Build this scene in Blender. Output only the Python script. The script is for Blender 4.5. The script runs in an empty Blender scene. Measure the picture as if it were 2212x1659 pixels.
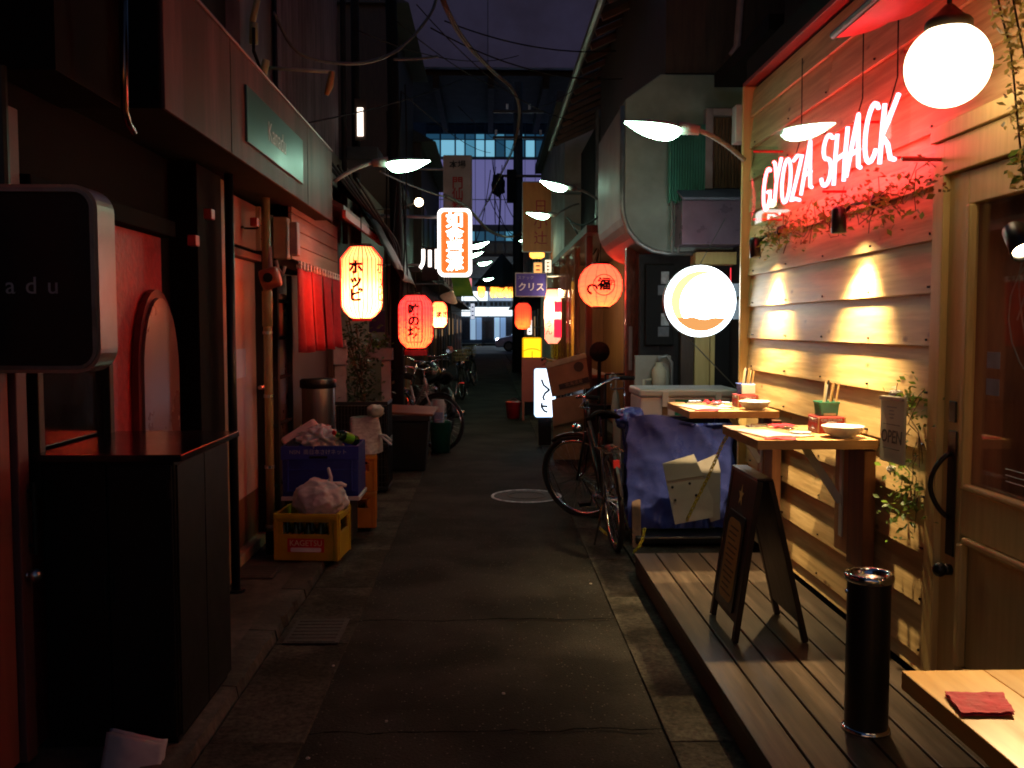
import bpy, bmesh, math, random
from mathutils import Vector, Matrix, Euler, noise
random.seed(7)
R = math.radians
scene = bpy.context.scene
COL = scene.collection

# ------------------------------------------------------------------ camera
FPX = 2012.0                                   # focal length on a 2212 px wide picture
YAW, PITCH = math.atan(51 / FPX), math.atan(124.5 / FPX)
EYE = Vector((0, 0, 1.5))
cd = bpy.data.cameras.new('camera')
cam = bpy.data.objects.new('camera', cd)
COL.objects.link(cam)
cam.location = EYE
cam.rotation_euler = (math.pi / 2 - PITCH, 0, -YAW)
cd.sensor_width = 36
cd.lens = 36 * FPX / 2212
cd.clip_start, cd.clip_end = 0.05, 600
scene.camera = cam

# ------------------------------------------------------------------ dusk sky and the last of the sun
world = bpy.data.worlds.new('World')
scene.world = world
world.use_nodes = True
wn = world.node_tree
wn.nodes.clear()
sky = wn.nodes.new('ShaderNodeTexSky')
sky.sky_type = 'NISHITA'
sky.sun_disc = False
sky.sun_elevation = R(1.1)
sky.sun_rotation = R(200)
sky.dust_density = 2.0
sky.ozone_density = 3.0
bgn = wn.nodes.new('ShaderNodeBackground')
bgn.inputs['Strength'].default_value = 0.15
won = wn.nodes.new('ShaderNodeOutputWorld')
wn.links.new(sky.outputs[0], bgn.inputs['Color'])
wn.links.new(bgn.outputs[0], won.inputs['Surface'])
sun = bpy.data.lights.new('sun', 'SUN')
sun.energy = 0.004
sun.angle = R(20)
sun.color = (0.75, 0.7, 1.0)
sun_o = bpy.data.objects.new('sun', sun)
sun_o.rotation_euler = (R(70), 0, R(200))
COL.objects.link(sun_o)

vs = scene.view_settings
vs.view_transform = 'Standard'
vs.look = 'None'
vs.exposure = 0.0
vs.gamma = 1.0
vs.use_curve_mapping = False
cy = scene.cycles
cy.use_denoising = True
cy.max_bounces = 6
cy.diffuse_bounces = 2
cy.glossy_bounces = 3
cy.transmission_bounces = 6
cy.transparent_max_bounces = 12
cy.caustics_reflective = False
cy.caustics_refractive = False
cy.sample_clamp_indirect = 4.0
cy.filter_width = 1.9

# ------------------------------------------------------------------ where a picture point lies in the place
_fw = Vector((math.sin(YAW) * math.cos(PITCH), math.cos(YAW) * math.cos(PITCH), -math.sin(PITCH)))
_rt = Vector((math.cos(YAW), -math.sin(YAW), 0))
_up = Vector((math.sin(YAW) * math.sin(PITCH), math.cos(YAW) * math.sin(PITCH), math.cos(PITCH)))
def _ray(px, py):
    return _fw + _rt * ((px - 1106) / FPX) - _up * ((py - 829.5) / FPX)
def W(px, py, Y):
    d = _ray(px, py)
    return EYE + d * (Y / d.y)
def WX(px, py, X):
    d = _ray(px, py)
    return EYE + d * (X / d.x)
def WZ(px, py, Z):
    d = _ray(px, py)
    return EYE + d * ((Z - EYE.z) / d.z)

# ------------------------------------------------------------------ materials
MATS = {}
def M(name, c1, c2=None, rough=.6, metal=0., scale=6., stretch=(1, 1, 1), bump=0., spec=.4, ramp=(.35, .65),
      dirt=.0, dscale=1.3, detail=5., trans=0., coat=0., alpha=1., bscale=None):
    if name in MATS: return MATS[name]
    m = bpy.data.materials.new(name)
    m.use_nodes = True
    nt = m.node_tree
    L = nt.links
    b = nt.nodes['Principled BSDF']
    if c2 is None: c2 = tuple(x * .68 for x in c1)
    tc = nt.nodes.new('ShaderNodeTexCoord')
    oi = nt.nodes.new('ShaderNodeObjectInfo')
    mul = nt.nodes.new('ShaderNodeVectorMath'); mul.operation = 'MULTIPLY_ADD'
    off = nt.nodes.new('ShaderNodeMath'); off.operation = 'MULTIPLY'; off.inputs[1].default_value = 37.0
    L.new(oi.outputs['Random'], off.inputs[0])
    mul.inputs[1].default_value = stretch
    L.new(tc.outputs['Object'], mul.inputs[0]); L.new(off.outputs[0], mul.inputs[2])
    n = nt.nodes.new('ShaderNodeTexNoise')
    n.inputs['Scale'].default_value = scale; n.inputs['Detail'].default_value = detail; n.inputs['Roughness'].default_value = .62
    L.new(mul.outputs[0], n.inputs['Vector'])
    r = nt.nodes.new('ShaderNodeValToRGB')
    r.color_ramp.elements[0].position, r.color_ramp.elements[1].position = ramp
    r.color_ramp.elements[0].color = (*c2, 1); r.color_ramp.elements[1].color = (*c1, 1)
    L.new(n.outputs['Fac'], r.inputs['Fac'])
    col = r.outputs['Color']
    if dirt:
        n2 = nt.nodes.new('ShaderNodeTexNoise'); n2.inputs['Scale'].default_value = dscale; n2.inputs['Detail'].default_value = 6
        L.new(mul.outputs[0], n2.inputs['Vector'])
        r2 = nt.nodes.new('ShaderNodeValToRGB')
        r2.color_ramp.elements[0].position, r2.color_ramp.elements[1].position = .42, .62
        k = 1 - dirt
        r2.color_ramp.elements[0].color = (k, k * .97, k * .92, 1); r2.color_ramp.elements[1].color = (1, 1, 1, 1)
        L.new(n2.outputs['Fac'], r2.inputs['Fac'])
        mx = nt.nodes.new('ShaderNodeMix'); mx.data_type = 'RGBA'; mx.blend_type = 'MULTIPLY'; mx.inputs[0].default_value = 1
        L.new(col, mx.inputs[6]); L.new(r2.outputs['Color'], mx.inputs[7])
        col = mx.outputs[2]
    hs = nt.nodes.new('ShaderNodeHueSaturation'); hv = nt.nodes.new('ShaderNodeMapRange')      # alike pieces differ a little in tone
    hv.inputs['To Min'].default_value = .84; hv.inputs['To Max'].default_value = 1.12
    L.new(oi.outputs['Random'], hv.inputs['Value']); L.new(hv.outputs[0], hs.inputs['Value']); L.new(col, hs.inputs['Color'])
    L.new(hs.outputs[0], b.inputs['Base Color'])
    rr = nt.nodes.new('ShaderNodeMapRange')
    rr.inputs['To Min'].default_value = max(.03, rough - .12); rr.inputs['To Max'].default_value = min(1, rough + .12)
    L.new(n.outputs['Fac'], rr.inputs['Value']); L.new(rr.outputs[0], b.inputs['Roughness'])
    b.inputs['Metallic'].default_value = metal
    b.inputs['Specular IOR Level'].default_value = spec
    b.inputs['Transmission Weight'].default_value = trans
    b.inputs['Coat Weight'].default_value = coat
    b.inputs['Alpha'].default_value = alpha
    if bump:
        bp = nt.nodes.new('ShaderNodeBump'); bp.inputs['Strength'].default_value = bump; bp.inputs['Distance'].default_value = .01
        src = n
        if bscale:
            src = nt.nodes.new('ShaderNodeTexNoise'); src.inputs['Scale'].default_value = bscale; src.inputs['Detail'].default_value = 3
            L.new(mul.outputs[0], src.inputs['Vector'])
        L.new(src.outputs['Fac'], bp.inputs['Height']); L.new(bp.outputs[0], b.inputs['Normal'])
    MATS[name] = m
    return m
def E(name, col, s):
    if name in MATS: return MATS[name]
    m = bpy.data.materials.new(name); m.use_nodes = True
    b = m.node_tree.nodes['Principled BSDF']
    b.inputs['Base Color'].default_value = (*[min(.8, c) for c in col], 1)
    b.inputs['Roughness'].default_value = .5
    b.inputs['Emission Color'].default_value = (*col, 1)
    b.inputs['Emission Strength'].default_value = s
    MATS[name] = m
    return m
def paper(name, col, s, tcol):
    """paper that glows: lit from the bulb inside it and giving off its own even light"""
    m = bpy.data.materials.new(name); m.use_nodes = True
    nt = m.node_tree; nt.nodes.clear()
    o = nt.nodes.new('ShaderNodeOutputMaterial'); a = nt.nodes.new('ShaderNodeAddShader')
    t = nt.nodes.new('ShaderNodeBsdfTranslucent'); t.inputs[0].default_value = (*tcol, 1)
    e = nt.nodes.new('ShaderNodeEmission'); e.inputs[0].default_value = (*col, 1); e.inputs[1].default_value = s
    nt.links.new(t.outputs[0], a.inputs[0]); nt.links.new(e.outputs[0], a.inputs[1]); nt.links.new(a.outputs[0], o.inputs[0])
    MATS[name] = m
    return m
def glass(name, tint=(1, 1, 1), rough=.02, ior=1.5):
    if name in MATS: return MATS[name]
    m = bpy.data.materials.new(name); m.use_nodes = True
    nt = m.node_tree; nt.nodes.clear()
    o = nt.nodes.new('ShaderNodeOutputMaterial'); mx = nt.nodes.new('ShaderNodeMixShader')
    f = nt.nodes.new('ShaderNodeFresnel')
    ge = nt.nodes.new('ShaderNodeNewGeometry'); mr = nt.nodes.new('ShaderNodeMapRange')     # both faces of a pane reflect alike
    mr.inputs['To Min'].default_value = ior; mr.inputs['To Max'].default_value = 1 / ior
    nt.links.new(ge.outputs['Backfacing'], mr.inputs['Value']); nt.links.new(mr.outputs[0], f.inputs['IOR'])
    t = nt.nodes.new('ShaderNodeBsdfTransparent'); t.inputs[0].default_value = (*tint, 1)
    g = nt.nodes.new('ShaderNodeBsdfGlossy'); g.inputs['Roughness'].default_value = rough
    nt.links.new(f.outputs[0], mx.inputs[0]); nt.links.new(t.outputs[0], mx.inputs[1]); nt.links.new(g.outputs[0], mx.inputs[2])
    nt.links.new(mx.outputs[0], o.inputs[0])
    MATS[name] = m
    return m

# ------------------------------------------------------------------ mesh building
ORG = {}
def frame(o, xd, yd):
    xd, yd = Vector(xd).normalized(), Vector(yd).normalized()
    zd = xd.cross(yd)
    m = Matrix((xd, yd, zd)).transposed().to_4x4()
    m.translation = Vector(o)
    return m
def face_cam(o): return frame(o, (1, 0, 0), (0, 0, 1))          # looks down the alley towards -Y
def face_left(o): return frame(o, (0, -1, 0), (0, 0, 1))        # on the right-hand side, looks towards -X
def face_right(o): return frame(o, (0, 1, 0), (0, 0, 1))        # on the left-hand side, looks towards +X
class MB:
    def __init__(s): s.v, s.f = [], []
    def add(s, vs, fs, mat=None):
        k = len(s.v)
        s.v += [(mat @ Vector(p) if mat else Vector(p)) for p in vs]
        s.f += [tuple(i + k for i in f) for f in fs]
        return s
    def box(s, x0, x1, y0, y1, z0, z1, mat=None):
        return s.add([(x0, y0, z0), (x1, y0, z0), (x1, y1, z0), (x0, y1, z0), (x0, y0, z1), (x1, y0, z1), (x1, y1, z1), (x0, y1, z1)],
                     [(0, 3, 2, 1), (4, 5, 6, 7), (0, 1, 5, 4), (1, 2, 6, 5), (2, 3, 7, 6), (3, 0, 4, 7)], mat)
    def beam(s, p0, p1, w, h, up=(0, 0, 1)):
        p0, p1 = Vector(p0), Vector(p1)
        d = p1 - p0; l = d.length; d.normalize()
        up = Vector(up)
        if abs(d.dot(up)) > .98: up = Vector((0, 1, 0))
        x = d.cross(up).normalized(); z = x.cross(d)
        m = Matrix((x, d, z)).transposed().to_4x4(); m.translation = p0
        return s.box(-w / 2, w / 2, 0, l, -h / 2, h / 2, m)
    def tube(s, pts, r, n=6, closed=False, cap=True):
        pts = [Vector(p) for p in pts]
        k = len(pts); rings = []
        pn = None
        for i, p in enumerate(pts):
            a = pts[i - 1] if (i or closed) else p
            b = pts[(i + 1) % k] if (i < k - 1 or closed) else p
            d = (b - a).normalized() if (b - a).length > 1e-9 else Vector((0, 0, 1))
            if pn is None:
                q = Vector((0, 0, 1)) if abs(d.z) < .9 else Vector((1, 0, 0))
                pn = d.cross(q).normalized()
            else:
                pn = (pn - d * pn.dot(d))
                pn = pn.normalized() if pn.length > 1e-6 else d.orthogonal().normalized()
            bn = d.cross(pn)
            rr = r[i] if isinstance(r, (list, tuple)) else r
            rings.append([p + (pn * math.cos(2 * math.pi * j / n) + bn * math.sin(2 * math.pi * j / n)) * rr for j in range(n)])
        base = len(s.v)
        for g in rings: s.v += g
        m = k if closed else k - 1
        for i in range(m):
            for j in range(n):
                a, b = base + i * n, base + ((i + 1) % k) * n
                s.f.append((a + j, a + (j + 1) % n, b + (j + 1) % n, b + j))
        if cap and not closed:
            s.f.append(tuple(base + j for j in reversed(range(n))))
            s.f.append(tuple(base + (k - 1) * n + j for j in range(n)))
        return s
    def cyl(s, p0, p1, r0, r1=None, n=16):
        return s.tube([p0, p1], [r0, r0 if r1 is None else r1], n)
    def lathe(s, prof, mat=None, n=24, a0=0., a1=2 * math.pi, cap=False):
        full = abs(a1 - a0 - 2 * math.pi) < 1e-6
        m = n if full else n + 1
        base = len(s.v); vs = []
        for (r, z) in prof:
            for j in range(m):
                a = a0 + (a1 - a0) * j / n
                p = Vector((r * math.cos(a), r * math.sin(a), z))
                vs.append(mat @ p if mat else p)
        s.v += vs
        for i in range(len(prof) - 1):
            for j in range(n):
                j2 = (j + 1) % m if full else j + 1
                s.f.append((base + i * m + j, base + i * m + j2, base + (i + 1) * m + j2, base + (i + 1) * m + j))
        if cap:
            s.f.append(tuple(base + j for j in reversed(range(m))))
            s.f.append(tuple(base + (len(prof) - 1) * m + j for j in range(m)))
        return s
    def prism(s, poly, d, mat=None):
        n = len(poly)
        vs = [(x, y, 0) for x, y in poly] + [(x, y, d) for x, y in poly]
        fs = [tuple(reversed(range(n))), tuple(range(n, 2 * n))] + [(i, (i + 1) % n, n + (i + 1) % n, n + i) for i in range(n)]
        return s.add(vs, fs, mat)
    def grid(s, fn, nu, nv):
        base = len(s.v)
        for i in range(nu + 1):
            for j in range(nv + 1): s.v.append(Vector(fn(i / nu, j / nv)))
        for i in range(nu):
            for j in range(nv):
                a = base + i * (nv + 1) + j
                s.f.append((a, a + nv + 1, a + nv + 2, a + 1))
        return s
    def ball(s, c, r, n=16, sq=(1, 1, 1)):
        prof = [(max(1e-4, r * math.sin(math.pi * i / (n // 2))), -r * math.cos(math.pi * i / (n // 2))) for i in range(n // 2 + 1)]
        return s.lathe(prof, Matrix.Translation(Vector(c)) @ Matrix.Diagonal((*sq, 1)), n)
    def build(s, name, mat, parent=None, smooth=False, bevel=0., origin=None, kind=None, thick=0., seg=2):
        o3 = ORG.get(parent) if parent else None
        if o3 is None: o3 = Vector(origin) if origin is not None else Vector((0, 0, 0))
        me = bpy.data.meshes.new(name)
        me.from_pydata([tuple(p - o3) for p in s.v], [], s.f)
        if smooth:
            for p in me.polygons: p.use_smooth = True
        me.validate()
        ob = bpy.data.objects.new(name, me)
        me.materials.append(mat)
        COL.objects.link(ob)
        if parent: ob.parent = parent
        else: ob.location = o3
        ORG[ob] = o3
        if thick:
            md = ob.modifiers.new('thick', 'SOLIDIFY'); md.thickness = thick; md.offset = 0
        if bevel:
            md = ob.modifiers.new('bevel', 'BEVEL'); md.width = bevel; md.segments = seg; md.limit_method = 'ANGLE'; md.angle_limit = R(40)
        if kind: ob['kind'] = kind
        return ob
def bx(name, mat, x0, x1, y0, y1, z0, z1, parent=None, bevel=.004, **k):
    return MB().box(x0, x1, y0, y1, z0, z1).build(name, mat, parent, bevel=bevel, **k)
def rrect(w, h, r, n=6):
    pts = []
    for cx, cy_, a in ((w / 2 - r, h / 2 - r, 0), (-w / 2 + r, h / 2 - r, 90), (-w / 2 + r, -h / 2 + r, 180), (w / 2 - r, -h / 2 + r, 270)):
        for i in range(n + 1):
            t = R(a + 90 * i / n)
            pts.append((cx + r * math.cos(t), cy_ + r * math.sin(t)))
    return pts
def disc(r, n=28): return [(r * math.cos(2 * math.pi * i / n), r * math.sin(2 * math.pi * i / n)) for i in range(n)]
def thing(name, label, cat, loc=(0, 0, 0), group=None):
    o = bpy.data.objects.new(name, None)
    o.empty_display_size = .1
    COL.objects.link(o)
    o.location = loc
    ORG[o] = Vector(loc)
    return tag(o, label, cat, group)
def tag(o, label, cat, group=None):
    o['label'], o['category'] = label, cat
    if group: o['group'] = group
    return o
def struct(o):
    o['kind'] = 'structure'
    return o
def dup(root, loc, rotz=0., label=None, group=None, scale=1.):
    def cp(o, par):
        c = o.copy(); COL.objects.link(c); c.parent = par
        ORG[c] = ORG[o]
        for ch in kids.get(o, []): cp(ch, c)
        return c
    kids = {}
    for o in list(ORG):
        if o.parent: kids.setdefault(o.parent, []).append(o)
    c = cp(root, None)
    c.location = loc
    c.rotation_euler = (0, 0, rotz)
    c.scale = (scale,) * 3
    if label: c['label'] = label
    if group: c['group'] = group
    return c
_tc = bpy.data.curves.new('lettering', 'FONT')
_to = bpy.data.objects.new('lettering', _tc)
COL.objects.link(_to)
def text(s, size, mat, parent, m, name='lettering', extrude=.002, shear=0., space=1., lines=1., wrap=None, xs=1., bold=.0):
    _tc.body = s; _tc.size = size; _tc.extrude = extrude; _tc.shear = shear
    _tc.align_x, _tc.align_y = 'CENTER', 'CENTER'
    _tc.space_character = space; _tc.space_line = lines; _tc.offset = bold; _tc.resolution_u = 3
    bpy.context.view_layer.update()
    dg = bpy.context.evaluated_depsgraph_get()
    me = bpy.data.meshes.new_from_object(_to.evaluated_get(dg))
    me.name = name
    o3 = ORG[parent]
    if wrap:                                                  # fine enough to follow the curve it is printed on
        bm = bmesh.new(); bm.from_mesh(me)
        bmesh.ops.triangulate(bm, faces=bm.faces[:])
        bmesh.ops.subdivide_edges(bm, edges=[e for e in bm.edges if e.calc_length() > size * .12], cuts=3, use_grid_fill=False)
        bmesh.ops.triangulate(bm, faces=bm.faces[:])
        bm.to_mesh(me); bm.free()
    for v in me.vertices:
        p = Vector((v.co.x * xs, v.co.y, v.co.z))
        v.co = (wrap(p) if wrap else m @ p) - o3
    me.materials.clear(); me.materials.append(mat)
    ob = bpy.data.objects.new(name, me)
    COL.objects.link(ob); ob.parent = parent; ORG[ob] = o3
    return ob
def bulb(name, loc, watts, col, parent, radius=.02):
    l = bpy.data.lights.new(name, 'POINT'); l.energy = watts; l.color = col; l.shadow_soft_size = radius
    o = bpy.data.objects.new(name, l); COL.objects.link(o)
    o.parent = parent; o.location = Vector(loc) - ORG[parent]
    return o
def wob(p, s, a): return noise.noise_vector(Vector(p) * s) * a
def blob(c, rx, ry, rz, seed, amp=.12, sub=4, freq=3.):
    bm = bmesh.new()
    bmesh.ops.create_icosphere(bm, subdivisions=sub, radius=1)
    mb = MB()
    for v in bm.verts:
        d = v.co.normalized()
        k = 1 + amp * noise.noise(d * freq + Vector((seed, seed * 2, 0))) + amp * .5 * abs(noise.noise(d * freq * 2.7 + Vector((seed, 0, 3))))
        mb.v.append(Vector(c) + Vector((d.x * rx, d.y * ry, d.z * rz)) * k)
    mb.f = [tuple(v.index for v in f.verts) for f in bm.faces]
    bm.free()
    return mb
def catenary(a, b, sag, n=14, wig=0.):
    a, b = Vector(a), Vector(b)
    out = []
    for i in range(n + 1):
        t = i / n
        p = a.lerp(b, t) - Vector((0, 0, 4 * sag * t * (1 - t)))
        if wig: p += wob(p, 2.2, wig)
        out.append(p)
    return out
def leafy(mb, c, spread, n, size, seed=0, hang=0.):
    rg = random.Random(seed)
    for _ in range(n):
        p = Vector(c) + Vector((rg.gauss(0, spread[0]), rg.gauss(0, spread[1]), rg.gauss(0, spread[2]) - hang * rg.random()))
        s = size * rg.uniform(.6, 1.3)
        e = Euler((rg.uniform(-1, 1.2), rg.uniform(-1, 1), rg.uniform(0, 6.3))).to_matrix().to_4x4()
        e.translation = p
        mb.add([(0, -s, 0), (s * .55, -s * .1, s * .12), (0, s, 0), (-s * .55, -s * .1, s * .12)], [(0, 1, 2), (0, 2, 3)], e)
    return mb

# ------------------------------------------------------------------ shared materials
ASPHALT = M('asphalt', (.046, .042, .036), (.016, .0145, .012), rough=.85, scale=95, bump=.8, ramp=(.25, .75), dirt=.6, dscale=1.6, spec=.08)
_nt = ASPHALT.node_tree; _b = _nt.nodes['Principled BSDF']                     # pale grains of aggregate
_v = _nt.nodes.new('ShaderNodeTexVoronoi'); _v.inputs['Scale'].default_value = 90
_t = _nt.nodes.new('ShaderNodeTexCoord'); _nt.links.new(_t.outputs['Object'], _v.inputs['Vector'])
_sp = _nt.nodes.new('ShaderNodeSeparateColor'); _nt.links.new(_v.outputs['Color'], _sp.inputs[0])
_g = _nt.nodes.new('ShaderNodeMath'); _g.operation = 'GREATER_THAN'; _g.inputs[1].default_value = .95; _nt.links.new(_sp.outputs[0], _g.inputs[0])
_l = _nt.nodes.new('ShaderNodeMath'); _l.operation = 'LESS_THAN'; _l.inputs[1].default_value = .33; _nt.links.new(_v.outputs['Distance'], _l.inputs[0])
_m = _nt.nodes.new('ShaderNodeMath'); _m.operation = 'MULTIPLY'; _nt.links.new(_g.outputs[0], _m.inputs[0]); _nt.links.new(_l.outputs[0], _m.inputs[1])
_x = _nt.nodes.new('ShaderNodeMix'); _x.data_type = 'RGBA'; _x.inputs[7].default_value = (.10, .092, .078, 1)
_old = _b.inputs['Base Color'].links[0].from_socket
_nt.links.new(_m.outputs[0], _x.inputs[0]); _nt.links.new(_old, _x.inputs[6]); _nt.links.new(_x.outputs[2], _b.inputs['Base Color'])
CONC = M('concrete', (.085, .077, .062), (.032, .029, .023), rough=.85, scale=45, bump=.6, dirt=.6, dscale=3.2, spec=.06)
KERB = M('kerb_stone', (.10, .088, .074), (.05, .044, .038), rough=.8, spec=.2, scale=35, bump=.4, dirt=.5, dscale=2.5)
PINE = M('pine_board', (.70, .50, .24), (.52, .34, .14), rough=.5, scale=5, stretch=(2.5, .55, 9), bump=.12, dirt=.22, dscale=2.5, spec=.4, ramp=(.3, .7))
_nt = PINE.node_tree; _b = _nt.nodes['Principled BSDF']                        # knots
_t = _nt.nodes.new('ShaderNodeTexCoord'); _oi = _nt.nodes.new('ShaderNodeObjectInfo')
_k = _nt.nodes.new('ShaderNodeMath'); _k.operation = 'MULTIPLY'; _k.inputs[1].default_value = 61; _nt.links.new(_oi.outputs['Random'], _k.inputs[0])
_a = _nt.nodes.new('ShaderNodeVectorMath'); _a.operation = 'MULTIPLY_ADD'; _a.inputs[1].default_value = (1, 1, 2.0)
_nt.links.new(_t.outputs['Object'], _a.inputs[0]); _nt.links.new(_k.outputs[0], _a.inputs[2])
_v = _nt.nodes.new('ShaderNodeTexVoronoi'); _v.inputs['Scale'].default_value = 4.2; _nt.links.new(_a.outputs[0], _v.inputs['Vector'])
_r = _nt.nodes.new('ShaderNodeValToRGB'); _r.color_ramp.elements[0].position = .05; _r.color_ramp.elements[1].position = .13
_r.color_ramp.elements[0].color = (.22, .12, .06, 1); _r.color_ramp.elements[1].color = (1, 1, 1, 1)
_nt.links.new(_v.outputs['Distance'], _r.inputs['Fac'])
_x = _nt.nodes.new('ShaderNodeMix'); _x.data_type = 'RGBA'; _x.blend_type = 'MULTIPLY'; _x.inputs[0].default_value = .8
_old = _b.inputs['Base Color'].links[0].from_socket
_nt.links.new(_old, _x.inputs[6]); _nt.links.new(_r.outputs[0], _x.inputs[7]); _nt.links.new(_x.outputs[2], _b.inputs['Base Color'])
PINE2 = M('pine_trim', (.68, .50, .20), (.58, .41, .15), rough=.42, scale=6, stretch=(6, 6, .5), bump=.06, spec=.45)
PINETOP = M('counter_wood', (.60, .36, .15), (.45, .25, .09), rough=.38, scale=5, stretch=(.6, 7, 6), bump=.05, spec=.5)
BROWNW = M('stained_wood', (.22, .085, .035), (.13, .05, .022), rough=.5, scale=5, stretch=(6, 6, .6), bump=.1)
DECKW = M('deck_wood', (.115, .082, .058), (.062, .044, .031), rough=.42, scale=6, stretch=(9, .6, 4), bump=.12, dirt=.45, spec=.2)
BLACK = M('black_paint', (.012, .012, .013), (.008, .008, .009), rough=.35, spec=.4)
BLACKM = M('black_matt', (.012, .011, .011), rough=.8, spec=.15)
BLKMET = M('black_metal', (.02, .02, .021), rough=.35, metal=.5, scale=20)
CHROME = M('chrome', (.75, .75, .75), (.6, .6, .6), rough=.14, metal=1., scale=30)
STEEL = M('steel', (.55, .55, .54), (.42, .42, .42), rough=.28, metal=1., scale=12)
GREYMET = M('grey_metal', (.33, .33, .32), (.24, .24, .23), rough=.45, metal=.7, scale=15, dirt=.3)
WHITEP = M('white_paint', (.72, .72, .7), (.6, .6, .57), rough=.45, scale=8, dirt=.3)
BEIGE = M('beige_plastic', (.55, .47, .33), (.45, .38, .26), rough=.5, scale=9, dirt=.35)
PINKWALL = M('pink_panel', (.66, .38, .30), (.56, .31, .24), rough=.4, scale=5, dirt=.2)
RUBBER = M('rubber', (.02, .02, .02), rough=.75, scale=30)
REDCLOTH = M('red_cloth', (.55, .03, .04), (.42, .02, .03), rough=.85, scale=20, bump=.1)
NAPKIN = M('red_napkin', (.5, .02, .045), (.38, .012, .03), rough=.8, scale=40, bump=.3)
DARKWALL = M('dark_wall', (.034, .03, .03), (.02, .018, .019), rough=.8, spec=.15, scale=9, dirt=.4, bump=.1)
DARKWOOD = M('dark_wood', (.06, .035, .022), (.035, .02, .013), rough=.55, scale=6, stretch=(6, 6, .6), bump=.1)
GREYWALL = M('grey_mauve_wall', (.2, .18, .2), (.14, .125, .145), rough=.6, scale=4, dirt=.4, stretch=(3, 3, .6))
TILE = M('roof_tile', (.055, .05, .05), (.035, .032, .033), rough=.5, scale=10, dirt=.3)
LEAFD = M('leaf_dark', (.045, .085, .03), (.02, .045, .015), rough=.5, scale=30)
def leafmat(name, c, t):
    m = bpy.data.materials.new(name); m.use_nodes = True
    nt = m.node_tree; b = nt.nodes['Principled BSDF']; o = [n for n in nt.nodes if n.type == 'OUTPUT_MATERIAL'][0]
    n = nt.nodes.new('ShaderNodeTexNoise'); n.inputs['Scale'].default_value = 22
    r = nt.nodes.new('ShaderNodeValToRGB'); r.color_ramp.elements[0].color = (*[x * .55 for x in c], 1); r.color_ramp.elements[1].color = (*c, 1)
    nt.links.new(n.outputs['Fac'], r.inputs['Fac']); nt.links.new(r.outputs[0], b.inputs['Base Color']); b.inputs['Roughness'].default_value = .45
    tr = nt.nodes.new('ShaderNodeBsdfTranslucent'); tr.inputs[0].default_value = (*t, 1)
    mx = nt.nodes.new('ShaderNodeMixShader'); mx.inputs[0].default_value = .45
    nt.links.new(b.outputs[0], mx.inputs[1]); nt.links.new(tr.outputs[0], mx.inputs[2]); nt.links.new(mx.outputs[0], o.inputs[0])
    return m
LEAF = leafmat('leaf_green', (.12, .2, .05), (.2, .32, .05))
LEAFY = leafmat('leaf_yellow', (.5, .42, .16), (.6, .48, .14))
LEAFB = leafmat('leaf_dry', (.2, .14, .05), (.25, .14, .04))
STEM = M('vine_stem', (.12, .08, .04), rough=.8, scale=30)
CARD = M('cardboard', (.42, .29, .17), (.36, .24, .14), rough=.8, scale=7, dirt=.2)
CARDW = M('white_cardboard', (.62, .58, .52), (.54, .5, .44), rough=.75, scale=6, dirt=.2)
INK = M('black_ink', (.01, .01, .01), rough=.6)
REDINK = M('red_ink', (.35, .01, .015), rough=.6)
WHITEINK = M('white_ink', (.75, .75, .74), rough=.5)
CERAM = M('white_ceramic', (.82, .8, .75), (.76, .74, .69), rough=.15, scale=5, coat=.4)
BAGW = M('white_bag', (.58, .53, .52), (.48, .43, .43), rough=.35, scale=14, bump=.4, spec=.6)
BLUEP = M('blue_plastic', (.02, .035, .32), (.014, .025, .24), rough=.4, scale=8, dirt=.25)
BLUEF = M('blue_film', (.075, .10, .42), (.065, .088, .38), rough=.28, scale=7, bump=.5, spec=.6, bscale=11)
YELP = M('yellow_plastic', (.62, .42, .02), (.52, .34, .015), rough=.42, scale=10, dirt=.3)
ORAP = M('orange_plastic', (.6, .22, .015), (.5, .17, .012), rough=.42, scale=10, dirt=.3)
GREENP = M('green_plastic', (.01, .13, .07), (.008, .1, .055), rough=.4, scale=10, dirt=.2)
GLASSC = glass('clear_glass')
GLASSG = glass('green_glass', (.35, .6, .3))

# ================================================================== THE SETTING
END = 50.0
struct(MB().box(-90, 90, -6, 160, -.3, -.004).build('ground', M('ground_concrete', (.07, .065, .06), rough=.8, scale=20), None))
def sheet(fn, nx, ny): return MB().grid(fn, nx, ny)
struct(sheet(lambda u, v: (-.66 + 1.305 * u, -.5 + (END + .5) * v, .012 + .006 * math.sin(u * math.pi) + .004 * noise.noise(Vector((u * 3, v * 60, 0)))), 6, 120).build('asphalt_lane', ASPHALT, smooth=True))
lane_o = bpy.data.objects['asphalt_lane']
SEAM = M('tar_seam', (.006, .0055, .005), rough=1., scale=40, spec=0.)
rgs = random.Random(21)
for Yc in (3.32, 4.62, 8.9, 12.2):
    pts = [(-.655 + 1.29 * i / 24, Yc + .03 * noise.noise(Vector((i * .35, Yc, 0))) + .01 * rgs.uniform(-1, 1)) for i in range(25)]
    mb = MB()
    for i in range(24):
        (x0_, y0_), (x1_, y1_) = pts[i], pts[i + 1]
        w0 = .0025 + .003 * rgs.random()
        mb.add([(x0_, y0_ - w0, .0235), (x1_, y1_ - w0, .0235), (x1_, y1_ + w0, .0235), (x0_, y0_ + w0, .0235)], [(0, 1, 2, 3)])
    mb.build('seam', SEAM, lane_o)
road = struct(MB().box(-60, 60, END + 1.2, 72, -.003, .004).build('road', M('far_asphalt', (.06, .06, .065), rough=.6, scale=30)))
lane = MB()
for i in range(9): lane.box(-30 + i * 7, -26 + i * 7, 60.9, 61.05, .0045, .009)
lane.build('lane_marking', WHITEP, road)
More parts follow.
